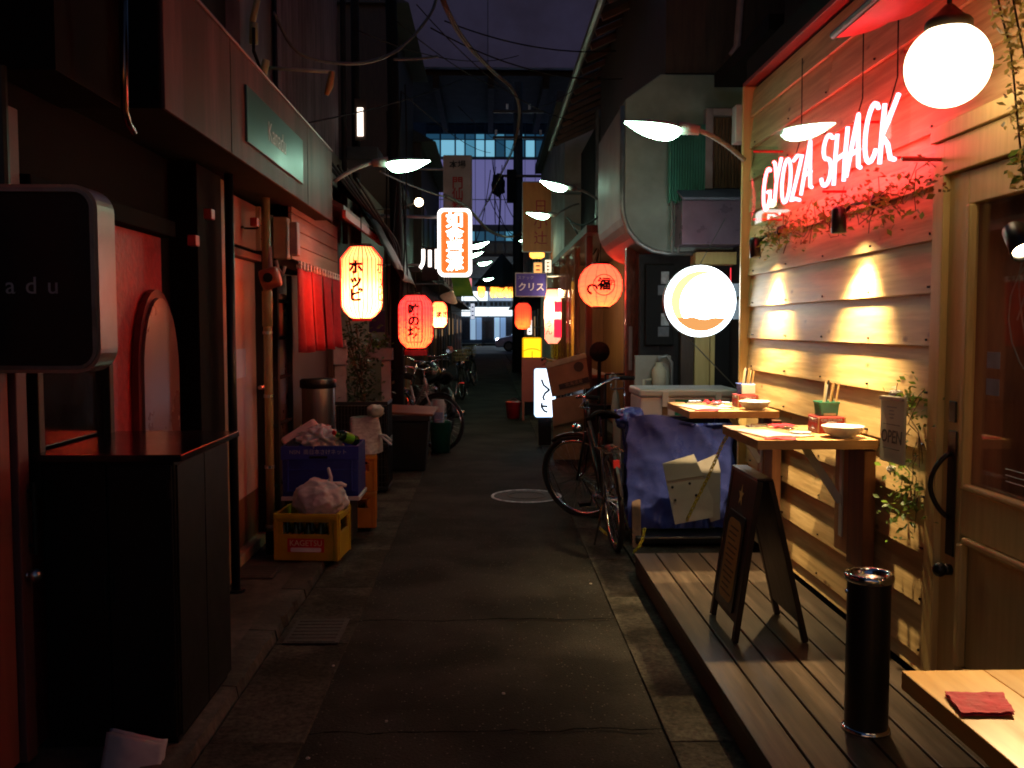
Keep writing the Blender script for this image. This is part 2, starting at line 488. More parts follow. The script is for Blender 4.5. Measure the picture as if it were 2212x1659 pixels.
struct(MB().box(-60, 60, 72.01, 76, 0, .14).build('far_pavement', CONC))
# concrete slabs on both sides of the lane
base = struct(MB().box(-1.0, -.665, -.5, END, -.003, .004).build('gutter_pavement', M('joint_dirt', (.03, .027, .024), rough=.9)))
base2 = struct(MB().box(.65, 1.7, -.5, END, -.003, .004).build('right_pavement', MATS['joint_dirt']))
def slabs(par, x0, x1, y0, y1, step, mat, h0=.005, h1=.022):
    y = y0; rg = random.Random(int(x0 * 100) + 3)
    while y < y1:
        l = min(step * rg.uniform(.85, 1.2), y1 - y)
        dz = rg.uniform(-.004, .004)
        b = MB().box(x0, x1, y + .0015, y + l - .0015, h0, h1 + dz * .5)
        b.build('slab', mat, par, bevel=.005)
        y += l
slabs(base, -.998, -.6605, .3, 22, .95, CONC)
slabs(base2, .6455, .90, .3, 22, .9, CONC)
bx('slab', CONC, -.995, -.672, 22.01, END, .005, .02, base)
bx('slab', CONC, .655, .9, 22.01, END, .005, .02, base2)
bx('slab', CONC, .91, 1.69, 5.45, END, .005, .03, base2)
# raised kerb on the left, chipped, with the step up to the house fronts
step = struct(MB().box(-1.56, -1.145, -.5, END, 0, .05).build('left_step', M('step_concrete', (.10, .085, .07), (.045, .038, .033), rough=.8, spec=.2, scale=14, bump=.4, dirt=.5), bevel=.004))
rg = random.Random(5)
y = .4
while y < 24:
    l = rg.uniform(.55, .75)
    n = 14; pts = []
    mb = MB()
    for i in range(n + 1):
        yy = y + .004 + (l - .008) * i / n
        e = -1.0 - rg.random() * .010 - (.018 if rg.random() < .08 else 0)
        pts.append((yy, e))
    for i in range(n):
        (a, ea), (b, eb) = pts[i], pts[i + 1]
        mb.add([(-1.14, a, .0), (ea, a, .0), (eb, b, .0), (-1.14, b, .0), (-1.14, a, .062), (ea - .012, a, .056), (eb - .012, b, .056), (-1.14, b, .062)],
               [(0, 3, 2, 1), (4, 5, 6, 7), (0, 1, 5, 4), (1, 2, 6, 5), (2, 3, 7, 6), (3, 0, 4, 7)])
    mb.build('kerb_stone', KERB, step)
    y += l
bx('kerb_stone', KERB, -1.14, -1.0, y, END, 0, .058, step)
# drain covers
IRON = M('cast_iron', (.04, .034, .03), (.022, .019, .017), rough=.75, metal=.2, scale=50, bump=.5)
def cover(x, y, w, l, z, label):
    t = thing('drain_cover', label, 'drain cover', (x, y, z))
    MB().box(x - w / 2, x + w / 2, y - l / 2, y + l / 2, z, z + .008).build('frame', IRON, t, bevel=.003)
    for i in range(7):
        yy = y - l / 2 + .03 + i * (l - .06) / 6
        MB().box(x - w / 2 + .02, x + w / 2 - .02, yy - .018, yy + .018, z + .0082, z + .0105).build('bar', IRON, t)
cover(-.83, 4.45, .26, .36, .024, 'square iron drain cover set in the left gutter slabs')
cover(-1.36, 5.45, .24, .3, .051, 'small iron cover on the step before the pink door')
t = thing('manhole_cover', 'round manhole cover with pale painted rim in the lane', 'manhole cover', (.33, 8.05, .02))
MB().lathe([(.0, .026), (.27, .026), (.29, .02)], Matrix.Translation((.33, 8.05, 0)), 36).build('lid', IRON, t)
MB().lathe([(.285, .022), (.29, .027), (.305, .027), (.31, .021)], Matrix.Translation((.33, 8.05, 0)), 40).build('painted_rim', M('worn_white_line', (.6, .6, .62), (.25, .25, .26), rough=.6, scale=25), t)
MB().lathe([(.15, .0262), (.155, .03), (.165, .03), (.17, .0262)], Matrix.Translation((.33, 8.05, 0)), 32).build('inner_ring', IRON, t)
# litter
for i, (px, py, s) in enumerate(((665, 1640, .012), (1088, 1500, .01), (1276, 1262, .012), (720, 1440, .009), (835, 1560, .008))):
    p = WZ(px, py, .02)
    tag(blob((p.x, p.y, .024), s * .6, s * .4, .004, i, .4, 2).build('litter_scrap', CARDW, None, origin=(p.x, p.y, .02)),
        ['crumpled paper scrap at the lower left edge of the lane', 'tiny pale scrap in the middle of the lane', 'pale scrap on the right edge of the asphalt',
         'small pale scrap on the left gutter slabs', 'tiny pale scrap on the lane beside the left gutter'][i], 'litter')

# ================================================================== RIGHT: THE BOARDED SHOP
shop = thing('wooden_shop', 'pine boarded shop front with wooden door on the right', 'shop', (1.7, 3.4, 0))
bx('wall', BLACKM, 1.705, 3.2, 3.3, 5.97, 0, 3.02, shop, bevel=0)
bx('upper_storey', DARKWALL, 1.85, 4.0, -.5, 5.9, 3.3, 6.8, shop, bevel=0)
bx('wall', BLACKM, 1.705, 3.2, .6, 3.3, 2.2, 3.02, shop, bevel=0)
long_b = short_b = None
for k in range(-5, 10):
    z0 = 1.024 + .2 * k
    z1 = min(z0 + .215, 3.0)
    ly0 = .8 if z0 > 2.2 else 3.42
    if z0 < .16: z0 = .16
    sec = [(1.664, z0), (1.682, z0), (1.699, z1), (1.688, z1)]
    segs = [(ly0, 5.97)]
    if k in (8, 6): segs = [(ly0, 4.6), (4.603, 5.97)]
    if k == 7: segs = [(ly0, 2.9), (2.903, 5.97)]
    for a, b in segs:
        mb = MB().add([(x, a, z) for x, z in sec] + [(x, b, z) for x, z in sec], [(0, 1, 2, 3), (7, 6, 5, 4), (0, 4, 5, 1), (1, 5, 6, 2), (2, 6, 7, 3), (3, 7, 4, 0)])
        mb.build('board', PINE, shop, bevel=.003)
nails = MB()
for k in range(-4, 9):
    z0 = 1.024 + .2 * k + .025
    for yy in (3.5, 4.05, 4.62, 5.2, 5.85):
        nails.cyl((1.6665, yy + random.uniform(-.02, .02), z0), (1.661, yy, z0), .005, n=6)
nails.build('nail_heads', BLKMET, shop, kind='stuff')
bx('corner_strip', PINE2, 1.62, 1.72, 5.972, 6.0, .16, 3.02, shop)
bx('eave_board', M('red_fascia', (.28, .03, .02), (.2, .02, .015), rough=.5, scale=6), 1.63, 1.72, .6, 6.03, 3.022, 3.05, shop)
bx('roof', BLACKM, 1.66, 2.2, .6, 6.05, 3.051, 3.2, shop)
# door frame and door
bx('door_jamb', PINE2, 1.632, 1.70, 3.335, 3.415, .16, 2.16, shop)
bx('door_header', PINE2, 1.615, 1.70, 1.6, 3.415, 2.162, 2.222, shop)
bx('door_lintel', PINE2, 1.63, 1.70, 1.6, 3.334, 2.04, 2.16, shop)
door = bx('door', PINE2, 1.655, 1.695, 3.20, 3.333, .17, 2.038, shop)
bx('stile', PINE2, 1.655, 1.695, 2.0, 2.12, .17, 2.038, door)
bx('rail', PINE2, 1.655, 1.695, 2.121, 3.199, 1.92, 2.036, door)
bx('rail', PINE2, 1.657, 1.695, 2.121, 3.199, .77, .93, door)
bx('rail', PINE2, 1.657, 1.695, 2.121, 3.199, .17, .3, door)
bx('panel', PINE2, 1.675, 1.69, 2.121, 3.199, .301, .769, door)
for y0_, y1_, z0_, z1_ in ((3.165, 3.198, .931, 1.919), (2.122, 3.164, .931, .955), (2.122, 3.164, .742, .768), (3.165, 3.198, .302, .741)):
    bx('bead', PINE2, 1.642, 1.674, y0_, y1_, z0_, z1_, door, bevel=.008)
bx('pane', GLASSC, 1.676, 1.680, 2.121, 3.17, .931, 1.919, door, bevel=0)
bx('lock_plate', BLKMET, 1.648, 1.6545, 3.225, 3.285, .68, 1.13, door)
bx('lock_plate', BLKMET, 1.648, 1.6545, 3.235, 3.285, 1.16, 1.235, door)
pts = [(1.65 - .062 * math.sin(math.pi * i / 20) ** .7, 3.262 + .02 * math.sin(math.pi * i / 20), 1.05 - .235 * i / 20) for i in range(21)]
MB().tube(pts, .009, 8).build('handle', BLKMET, door, smooth=True)
MB().cyl((1.654, 3.25, .63), (1.625, 3.25, .63), .02, n=14).ball((1.615, 3.25, .63), .026, 14).build('knob', BLKMET, door, smooth=True)
# the room behind the glass
INTER = M('interior_wood', (.30, .13, .06), (.2, .08, .04), rough=.6, scale=5, stretch=(5, 5, .7))
room = MB().box(1.9, 3.1, 1.0, 3.25, .0, .02).box(3.1, 3.13, 1.0, 3.28, 0, 2.2).box(1.704, 3.1, 3.25, 3.28, 0, 2.2).box(1.9, 3.1, 1.0, 3.25, 2.18, 2.2)
room.build('interior_room', INTER, shop)
bx('inner_jamb', PINE2, 1.9, 1.96, 3.1, 3.2, 0, 2.1, shop)
rl = thing('room_lamp', 'small warm pendant lamp inside the shop room', 'lamp', (2.5, 1.9, 1.95))
MB().lathe([(.02, .12), (.03, .1), (.11, .0)], Matrix.Translation((2.5, 1.9, 1.95)), 18).build('shade', REDCLOTH, rl, smooth=True)
MB().ball((2.5, 1.9, 1.97), .035, 12).build('glass_bulb', E('room_bulb', (1, .50, .25), 160), rl, smooth=True)
MB().tube([(2.5, 1.9, 2.06), (2.5, 1.9, 2.18)], .004, 5).build('flex', BLACKM, rl)
for z in (1.36, 1.27):
    bx('paper_notice', M('notice_paper', (.6, .6, .72), rough=.7), 1.6815, 1.6825, 3.02, 3.10, z, z + .055, door, bevel=0)
for i in range(3):
    MB().tube([(1.674, 2.2, 1.0 + .02 * i), (1.674, 2.95, 1.0 + .02 * i)], .0015, 4).build('glass_stripe', WHITEP, door)
MB().tube([(1.74 + .03 * math.sin(a * 1.7), 2.9 + .13 * math.cos(a), 1.52 + .22 * math.sin(a)) for a in [i * .35 for i in range(40)]], .003, 5).build('hanging_wire', GREYMET, shop)

# deck
deck = thing('wooden_deck', 'low brown plank deck before the boarded shop', 'deck', (1.25, 4.1, 0))
bx('deck_frame', DARKWOOD, .90, 1.655, 2.75, 5.45, .0, .118, deck, bevel=0)
bx('deck_fascia', DARKWOOD, .872, .897, 2.75, 5.45, .03, .117, deck)
nb = 6; wdt = (1.65 - .868) / nb
proto = None
for i in range(nb):
    x0 = .868 + i * wdt
    o = bx('plank', DECKW, x0, x0 + wdt - .009, 2.74, 5.46, .12, .15, deck, bevel=.003)

# counters fixed to the wall
def counter(y0, y1, label, board_y):
    t = thing('wall_counter', label, 'counter', (1.4, (y0 + y1) / 2, 1.0), 'standing counters on the boarded wall')
    yy = [y0 + (y1 - y0) * i / 4 for i in range(5)]
    for a, b in zip(yy, yy[1:]): bx('top_stave', PINETOP, 1.135, 1.65, a + .0006, b - .0006, .98, 1.02, t, bevel=.0015)
    bx('mounting_board', M('reddish_pine', (.42, .2, .08), (.32, .14, .055), rough=.5, scale=5, stretch=(6, 6, .6), bump=.1), 1.615, 1.65, board_y, board_y + .17, .47, .972, t)
    br = thing_part('bracket', t)
    MB().box(1.608, 1.6145, board_y + .06, board_y + .1, .54, .97).build('wall_plate', WHITEP, br, bevel=.002)
    MB().beam((1.607, board_y + .08, .70), (1.43, board_y + .08, .966), .012, .035).build('brace', WHITEP, br, bevel=.002)
    MB().box(1.22, 1.607, board_y + .065, board_y + .095, .97, .978).build('top_plate', WHITEP, br, bevel=.001)
    return t
def thing_part(name, par):
    o = bpy.data.objects.new(name, None); o.empty_display_size = .05
    COL.objects.link(o); o.parent = par; ORG[o] = ORG[par]
    return o
counter(3.88, 4.47, 'near pine counter shelf carrying the green chopstick box', 4.10)
counter(5.22, 5.87, 'far pine counter shelf carrying the blue chopstick box', 5.35)
bx('post', BROWNW, 1.60, 1.652, 3.90, 4.08, .45, .972, shop)
bx('post', BROWNW, 1.60, 1.652, 5.18, 5.33, .45, .972, shop)

# things on the counters
def setting(y0, dark, green):
    c = 1.0205
    tg = ('near' if green else 'far')
    # clipboard with menu sheets
    cb = thing('clipboard', f'wooden clipboard with menu sheets on the {tg} counter', 'clipboard', (1.24, y0 + .26, c))
    m = Matrix.Translation((1.27, y0 + .24, c)) @ Matrix.Rotation(R(12), 4, 'Z')
    MB().box(-.115, .115, -.16, .16, 0, .004, m).build('board', M('clip_board_wood', (.35, .2, .1), rough=.5), cb)
    MB().grid(lambda u, v: m @ Vector((-.105 + .21 * u, -.15 + .29 * v, .0055 + .012 * max(0, u - .6) * (v < .5) + .004 * math.sin(u * 5))), 8, 8).build('menu_sheet', WHITEP, cb)
    MB().box(-.05, .05, .12, .155, .016, .024, m).cyl(m @ Vector((-.04, .12, .026)), m @ Vector((.04, .12, .026)), .007, n=8).build('clip', CHROME, cb)
    # folded napkins
    nk = thing('napkin', f'dark red napkin by the edge of the {tg} counter', 'napkin', (1.21, y0 + .06, c))
    MB().grid(lambda u, v: (1.17 + .13 * u + .03 * v, y0 + .02 + .1 * v - .02 * u, c + .002 + .006 * noise.noise(Vector((u * 4, v * 4, y0)))), 8, 6).build('upper_ply', NAPKIN, nk, thick=.004)
    nk2 = thing('napkin', f'crumpled red napkin behind the clipboard on the {tg} counter', 'napkin', (1.36, y0 + .44, c))
    MB().grid(lambda u, v: (1.33 + .11 * u, y0 + .4 + .11 * v, c + .008 + .03 * abs(noise.noise(Vector((u * 3 + 2, v * 3, y0))))), 8, 8).build('ply', NAPKIN, nk2, thick=.003)
    # glass ashtray
    ar = (1.385, y0 + .2)
    a = thing('glass_ashtray', f'clear square glass ashtray on the {tg} counter', 'ashtray', (*ar, c))
    MB().lathe([(.03, .004), (.05, .004), (.058, .028), (.064, .032), (.068, .028), (.06, .0), (.0, .0)], Matrix.Translation((*ar, c)), 8).build('bowl', GLASSC, a, smooth=True)
    MB().lathe([(.0, .006), (.045, .006), (.048, .012), (.0, .014)], Matrix.Translation((*ar, c)), 12).build('wet_paper', WHITEP, a)
    # white bowl
    br_ = (1.535, y0 + .1)
    b = thing('white_bowl', f'shallow white bowl at the wall end of the {tg} counter', 'bowl', (*br_, c))
    MB().lathe([(.0, .008), (.05, .008), (.075, .03), (.086, .048), (.09, .05), (.088, .044), (.07, .015), (.045, .004), (.045, .0), (.0, .0)], Matrix.Translation((*br_, c)), 32).build('bowl', CERAM, b, smooth=True)
    # red tin
    tx, ty = 1.535, y0 + .30
    k = thing('red_tin', f'dark red printed tin under the {"green" if green else "blue"} chopstick box', 'tin', (tx, ty, c))
    REDT = M('red_tin_paint', (.38, .035, .03), (.3, .025, .02), rough=.35, scale=10)
    MB().box(tx - .06, tx + .06, ty - .07, ty + .07, c, c + .075).build('body', REDT, k, bevel=.004)
    EDGE = M('tin_gold_edge', (.7, .55, .3), rough=.4, metal=.3)
    for sx in (-.06, .06):
        MB().box(tx + sx - .003, tx + sx + .003, ty - .0735, ty - .0705, c + .003, c + .073).build('printed_edge', EDGE, k)
    text('CALIFORNIA', .017, WHITEINK, k, face_cam((tx, ty - .0712, c + .06)), extrude=.0004)
    text('ROUTE', .018, WHITEINK, k, face_cam((tx, ty - .0712, c + .036)), extrude=.0004)
    text('66', .018, WHITEINK, k, face_cam((tx, ty - .0712, c + .017)), extrude=.0004)
    MB().tube([(tx + .034 * math.cos(i * .5236), ty - .0715, c + .03 + .024 * math.sin(i * .5236)) for i in range(12)], .0012, 4, True).build('printed_shield', WHITEINK, k)
    text('ROUTE\n66', .03, WHITEINK, k, face_left((tx - .0612, ty, c + .04)), extrude=.0004)
    # chopstick box
    z = c + .0755
    h = thing('chopstick_box', f'{"green" if green else "blue and white"} box of chopsticks on a red tin on the {tg} counter', 'chopstick box', (tx, ty, z))
    bm_ = GREENP if green else M('blue_box', (.03, .06, .3), rough=.4)
    mb = MB()
    mb.lathe([(.055, 0), (.062, .055), (.066, .06), (.066, .065), (.058, .065), (.052, .004), (.0, .004)], Matrix.Translation((tx, ty, z)) @ Matrix.Rotation(R(45), 4, 'Z'), 4)
    mb.build('box', bm_, h, bevel=.003)
    if not green: bx('white_front', CERAM, tx - .035, tx + .047, ty - .052, ty - .044, z + .002, z + .062, h)
    else: bx('label', M('box_label', (.55, .52, .3), rough=.6), tx - .028, tx + .028, ty - .0462, ty - .0452, z + .004, z + .014, h, bevel=0)
    for i in range(7):
        q = Vector((tx - .025 + .009 * i, ty - .02 + .012 * (i % 3), z + .01))
        e = q + Vector((.012 + .01 * random.random(), .01 * random.random(), .13 + .02 * random.random()))
        MB().tube([q, e], .0045, 6).build('chopstick', [PINETOP, WHITEP, BLACK][i % 3] if i % 4 else M('pale_chopstick', (.72, .55, .3), rough=.5), h)
setting(3.88, False, True)
setting(5.22, False, False)

# OPEN board with ivy
p = WX(1954, 928, 1.625)
ob = thing('open_board', 'small white notice board lettered OPEN hung among ivy', 'sign', (1.65, p.y, p.z))
m = frame((1.585, p.y, p.z), (0, -1, 0.03), (0, .0, 1))
MB().cyl((1.586, p.y, p.z + .1), (1.656, p.y, p.z + .12), .005, n=6).build('hook', BLKMET, ob)
MB().box(-.105, .105, -.13, .13, 0, .012, m).build('board', M('cream_notice', (.50, .46, .34), (.42, .38, .27), rough=.6, scale=6), ob, bevel=.003)
MB().box(-.106, .106, .115, .128, .0125, .018, m).build('top_clip', GREYMET, ob)
text('OPEN', .072, INK, ob, m @ Matrix.Translation((0, -.03, .0125)), extrude=.0006, bold=.001, shear=.1)
GRINK = M('grey_ink', (.25, .25, .25), rough=.6)
for i, (hw, zz) in enumerate(((.045, .088), (.02, .074), (.025, .06), (.018, .046))): MB().box(-hw, hw, zz - .0025, zz + .0025, .0125, .0132, m).build('faded_script', GRINK, ob)
for zz in (.02, -.075): MB().box(-.075, .075, zz - .0015, zz + .0015, .0125, .0135, m).build('printed_rule', INK, ob)
iv = thing('ivy_plant', 'small leaved ivy trailing around the OPEN board', 'ivy', (1.65, p.y, p.z))
for k in range(9):
    a = Vector((1.64, p.y + random.uniform(-.1, .14), p.z + random.uniform(-.1, .18)))
    q = [a + Vector((-.015 * i * (i < 4) + wob(a * 9 + Vector((0, 0, i)), 1, .02).x, .02 * math.sin(i + k), -.05 * i * (.6 + .4 * random.random()))) for i in range(7)]
    MB().tube(q, .0018, 4).build('vine', STEM, iv)
leafy(leafy(MB(), (1.625, p.y - .0, p.z - .2), (.014, .085, .08), 150, .016, 3, .1), (1.625, p.y - .04, p.z + .1), (.012, .07, .05), 90, .014, 4).build('leaves', LEAF, iv, kind='stuff')
for fy, fz, fr_ in ((.075, .13, .024), (.115, .02, .02), (.1, -.17, .016)): blob((1.62, p.y + fy, p.z + fz), fr_, fr_, fr_ * .8, fy * 50, .5, 3, 5).build('white_flower', WHITEP, iv)

# A-board
ABW = M('aboard_wood', (.026, .017, .013), (.015, .010, .008), rough=.45, scale=6, stretch=(6, 6, .6), bump=.1, spec=.3)
ab = thing('a_board', 'dark wooden folding menu board with a yellow star on the deck', 'menu board', (1.2, 4.05, .15))
def apanel(xb, xt, sgn, name):
    w0, w1 = 3.86, 4.28
    m = Matrix((Vector((0, 1, 0)), Vector((xt - xb, 0, .69)).normalized(), Vector((0, 1, 0)).cross(Vector((xt - xb, 0, .69)).normalized()))).transposed().to_4x4()
    m.translation = Vector((xb, w0, .155))
    L_ = Vector((xt - xb, 0, .69)).length
    W_ = w1 - w0
    pnl = MB().box(.0, .035, 0, L_, -.012, .012, m).box(W_ - .035, W_, 0, L_, -.012, .012, m).box(.035, W_ - .035, .08, L_, -.010, .010, m).build(name, ABW, ab, bevel=.003)
    return m, W_, L_, pnl
mA, W_, L_, pA = apanel(1.05, 1.145, -1, 'front_panel')
apanel(1.352, 1.19, 1, 'rear_panel')
bx('hinge_cap', ABW, 1.132, 1.202, 3.865, 4.275, .846, .858, ab)
mf = mA @ Matrix.Rotation(0, 4, 'Z')
# the printed side looks towards the lane
mt = frame(mA @ Vector((W_ / 2, .57, .0135)), mA.to_3x3() @ Vector((1, 0, 0)) * -1, mA.to_3x3() @ Vector((0, 1, 0)))
side = -1 if (mt.to_3x3() @ Vector((0, 0, 1))).x > 0 else 1
off = mA.to_3x3() @ Vector((0, 0, 1)); off = off if off.x < 0 else -off
def on_panel(u, v, d): return frame(mA @ Vector((u, v, 0)) + off * d, Vector((0, -1, 0)), mA.to_3x3() @ Vector((0, 1, 0)))
star = [((.038 if i % 2 == 0 else .015) * math.sin(i * math.pi / 5), (.05 if i % 2 == 0 else .019) * math.cos(i * math.pi / 5)) for i in range(10)]
MB().prism(star, .001, on_panel(W_ / 2, .6, .0105)).build('star', M('pale_yellow_paint', (.75, .62, .2), rough=.5), pA)
MB().prism(rrect(.27, .42, .02), .006, on_panel(W_ / 2, .31, .0105)).build('menu_frame', BLKMET, pA)
MB().prism(rrect(.21, .36, .05), .001, on_panel(W_ / 2, .31, .017)).build('menu_sheet', M('yellowed_menu', (.36, .21, .04), (.26, .14, .03), rough=.5, scale=14), pA)
for i in range(12):
    MB().box(-.08 + .01 * (i % 3), .085 - .015 * ((i * 7) % 4), -.0035, .0035, 0, .0006, on_panel(W_ / 2, .165 + .026 * i, .0185)).build('menu_line', M('menu_ink', (.05, .03, .01), rough=.6), pA)
# standing ashtray
at = thing('standing_ashtray', 'tall black cylinder ashtray with chrome rim on the deck', 'ashtray', (1.265, 3.02, .15))
T_ = Matrix.Translation((1.265, 3.02, 0))
MB().lathe([(.07, .165), (.07, .66)], T_, 32).build('body', BLACK, at, smooth=True)
MB().lathe([(.078, .151), (.08, .156), (.076, .164), (.071, .166)], T_, 32).build('base_ring', CHROME, at, smooth=True)
MB().lathe([(.071, .655), (.078, .66), (.08, .672), (.076, .684), (.066, .684), (.06, .67), (.056, .662)], T_, 32).build('rim', CHROME, at, smooth=True)
MB().lathe([(.056, .664), (.03, .668), (.02, .66), (.0, .66)], T_, 24).build('tray', STEEL, at, smooth=True)
MB().ball((1.195, 3.03, .62), .008, 8).build('lock', CHROME, at)

# near table
tb = thing('pine_table', 'pine table corner with a red napkin at the lower right', 'table', (1.15, 1.5, .15))
xs_ = [.84 + .17 * i for i in range(5)]
for a, b in zip(xs_, xs_[1:]): bx('top_stave', M('table_wood', (.62, .34, .065), (.5, .25, .04), rough=.33, scale=4, stretch=(7, .7, 6), bump=.04, spec=.5, coat=.2), a + .0004, b - .0004, 1.0, 1.838, .762, .8, tb, bevel=.002)
bx('apron', PINETOP, .93, 1.5, 1.66, 1.68, .68, .76, tb)
bx('pedestal', PINETOP, 1.0, 1.4, 1.15, 1.6, .0, .755, tb)
nk = thing('napkin', 'red paper napkin on the pine table at lower right', 'napkin', (.93, 1.66, .8))
def nap(dz):
    c4 = [WZ(*q, .803) for q in ((2041, 1500), (2166, 1503), (2191, 1546), (2077, 1546))]
    def fn(u, v):
        a = c4[0].lerp(c4[1], u); b = c4[3].lerp(c4[2], u)
        q = a.lerp(b, v)
        return q + Vector((.002 * noise.noise(Vector((u * 9, v * 9, dz * 100))), .002 * noise.noise(Vector((u * 9, v * 9, 5))), dz + .003 * noise.noise(Vector((u * 5, v * 5, 2))) + .004 * max(0, u - .7)))
    return fn
MB().grid(nap(.0005), 14, 10).build('lower_ply', NAPKIN, nk, thick=.0015)
MB().grid(nap(.0055), 14, 10).build('upper_ply', NAPKIN, nk, thick=.0015)

# wall spotlights
def spot(loc, aim, wall, watts, label, angle=R(75), blend=.5, spill=600):
    loc, aim = Vector(loc), Vector(aim)
    t = thing('spotlight', label, 'spotlight', wall, 'black cylinder spotlights on the boarded wall')
    d = (aim - loc).normalized()
    x = d.orthogonal().normalized(); y_ = d.cross(x)
    m = Matrix((x, y_, -d)).transposed().to_4x4(); m.translation = loc
    MB().lathe([(.0, .115), (.02, .115), (.031, .1), (.033, .0), (.029, -.002), (.027, .02)], m, 20).build('barrel', BLACK, t, smooth=True)
    MB().lathe([(.0, .018), (.0265, .018)], m, 20).build('lens', E('spot_lens_%d' % spill, (1, .76, .42), spill), t)
    bkt = loc - d * .07
    MB().tube([bkt, bkt + Vector((.05, -.02, .05)), Vector(wall) + Vector((-.03, 0, 0))], .008, 8).build('arm', BLKMET, t)
    MB().lathe([(.0, -.035), (.025, -.03), (.034, 0), (.036, .01)], Matrix.Translation(Vector(wall) - Vector((.012, 0, 0))) @ Matrix.Rotation(R(90), 4, 'Y'), 16).build('wall_rose', BLKMET, t, smooth=True)
    l = bpy.data.lights.new('spot_beam', 'SPOT'); l.energy = watts; l.color = (1, .72, .35)
    l.spot_size = angle; l.spot_blend = blend; l.shadow_soft_size = .022
    o = bpy.data.objects.new('spot_beam', l); COL.objects.link(o)
    o.parent = t; o.location = loc + d * .012 - ORG[t]
    o.rotation_euler = d.to_track_quat('-Z', 'Y').to_euler()
pA_ = WX(1812, 503, 1.55); pB_ = WX(1632, 556, 1.55)
spot((1.55, pA_.y, pA_.z), (1.585, pA_.y + .03, 1.05), (1.655, pA_.y - .2, 2.03), 270, 'middle black spotlight above the near counter', R(96), 1.0)
spot((1.55, pB_.y, pB_.z), (1.585, pB_.y - .06, 1.05), (1.655, pB_.y - .2, 2.03), 270, 'far black spotlight above the far counter', R(96), 1.0)
pC_ = W(2212, 545, 2.5)
spot(pC_, (1.28, 1.5, .8), (1.655, 2.72, 2.03), 120, 'cut off black spotlight at the right picture edge', R(110), 1., 100)

# globe lamp
gc = W(2047, 142, 2.9)
gl = thing('globe_lamp', 'glowing white glass globe lamp hanging from a bronze cap', 'lamp', gc)
MB().lathe([(.0001, -.126)] + [(.126 * math.sin(a), -.126 * math.cos(a)) for a in [i * .15 for i in range(1, 18)]] + [(.055, .118), (.055, .128)], Matrix.Translation(gc), 36).build('globe', E('globe_glass', (1, .76, .46), 6), gl, smooth=True)
BRONZE = M('bronze', (.16, .11, .07), (.1, .07, .045), rough=.45, metal=.7, scale=12)
MB().lathe([(.066, .104), (.07, .112), (.07, .13), (.062, .14), (.045, .15), (.025, .172), (.012, .185), (.0, .185)], Matrix.Translation(gc), 28).build('cap', BRONZE, gl, smooth=True)
MB().tube([gc + Vector((0, 0, .18)), gc + Vector((0, 0, .5)), gc + Vector((.02, 0, .58)), gc + Vector((.28, 0, .6))], .008, 8).build('rod', BLKMET, gl)

# red awning
aw = thing('red_awning', 'small red cloth awning above the neon sign', 'awning', (1.65, 3.0, 2.6))
def awn(u, v):
    y = 1.6 + 2.0 * v; x = 1.33 + .325 * u
    return (x, y, 2.62 + .15 * u - .07 * math.sin(math.pi * u) * (.6 + .4 * math.sin(v * 9)) + .02 * math.sin(v * 21) * math.sin(math.pi * u) - .02 * v)
RT = bpy.data.materials.new('red_awning_cloth'); RT.use_nodes = True
_b = RT.node_tree.nodes['Principled BSDF']; _n = RT.node_tree.nodes.new('ShaderNodeTexNoise'); _n.inputs['Scale'].default_value = 14
_r = RT.node_tree.nodes.new('ShaderNodeValToRGB'); _r.color_ramp.elements[0].color = (.5, .02, .03, 1); _r.color_ramp.elements[1].color = (.72, .04, .05, 1)
RT.node_tree.links.new(_n.outputs['Fac'], _r.inputs['Fac']); RT.node_tree.links.new(_r.outputs[0], _b.inputs['Base Color']); _b.inputs['Roughness'].default_value = .45
MB().grid(awn, 12, 30).build('cloth', RT, aw, smooth=True)
MB().tube([(1.325, 1.6, 2.645), (1.325, 3.62, 2.615)], .014, 8).build('front_bar', BLKMET, aw)
MB().tube([(1.325, 3.6, 2.618), (1.5, 3.615, 2.66), (1.65, 3.6, 2.72)], .008, 6).build('arm', BLKMET, aw)

# neon sign and its acrylic cover
ns = thing('neon_sign', 'red neon sign reading GYOZA SHACK behind clear acrylic', 'neon sign', (1.65, 4.36, 2.2))
def arc(cx, cy_, rx, ry, a0, a1, n=10): return [(cx + rx * math.cos(R(a0 + (a1 - a0) * i / n)), cy_ + ry * math.sin(R(a0 + (a1 - a0) * i / n))) for i in range(n + 1)]
GLY = {
 'G': [arc(.5, .5, .45, .5, 60, 330, 16) + [(.88, .42), (.55, .42)]],
 'Y': [[(.05, 1), (.2, .95), (.5, .5), (.9, 1)], [(.5, .5), (.42, .0)]],
 'O': [arc(.5, .5, .45, .5, 80, 440, 18)],
 'Z': [[(.05, .95), (.4, 1.02), (.9, .98), (.5, .5), (.08, .02), (.5, .05), (.95, -.02)]],
 'A': [[(.0, -.05), (.3, .6), (.55, 1.05), (.7, .5), (.85, .05), (1.0, .02)], [(.15, .35), (.8, .38)]],
 'S': [[(.9, .9)] + arc(.5, .76, .36, .24, 40, 250, 8) + arc(.5, .25, .4, .27, 80, -160, 10)],
 'H': [[(.1, 1.02), (.08, .5), (.12, 0)], [(.1, .5), (.85, .55)], [(.88, 1.05), (.85, .5), (.9, 0)]],
 'C': [arc(.55, .5, .45, .52, 50, 320, 14)],
 'K': [[(.1, 1.05), (.08, .5), (.1, 0)], [(.9, 1.08), (.4, .7), (.1, .5), (.5, .3), (.75, .02), (1.0, -.02)]],
}
NEON = E('neon_tube', (1, .055, .07), 38)
word = 'GYOZA SHACK'
wsum = sum(.55 if ch == ' ' else 1 for ch in word)
cur = 0
Y0, Y1 = 5.22, 3.5
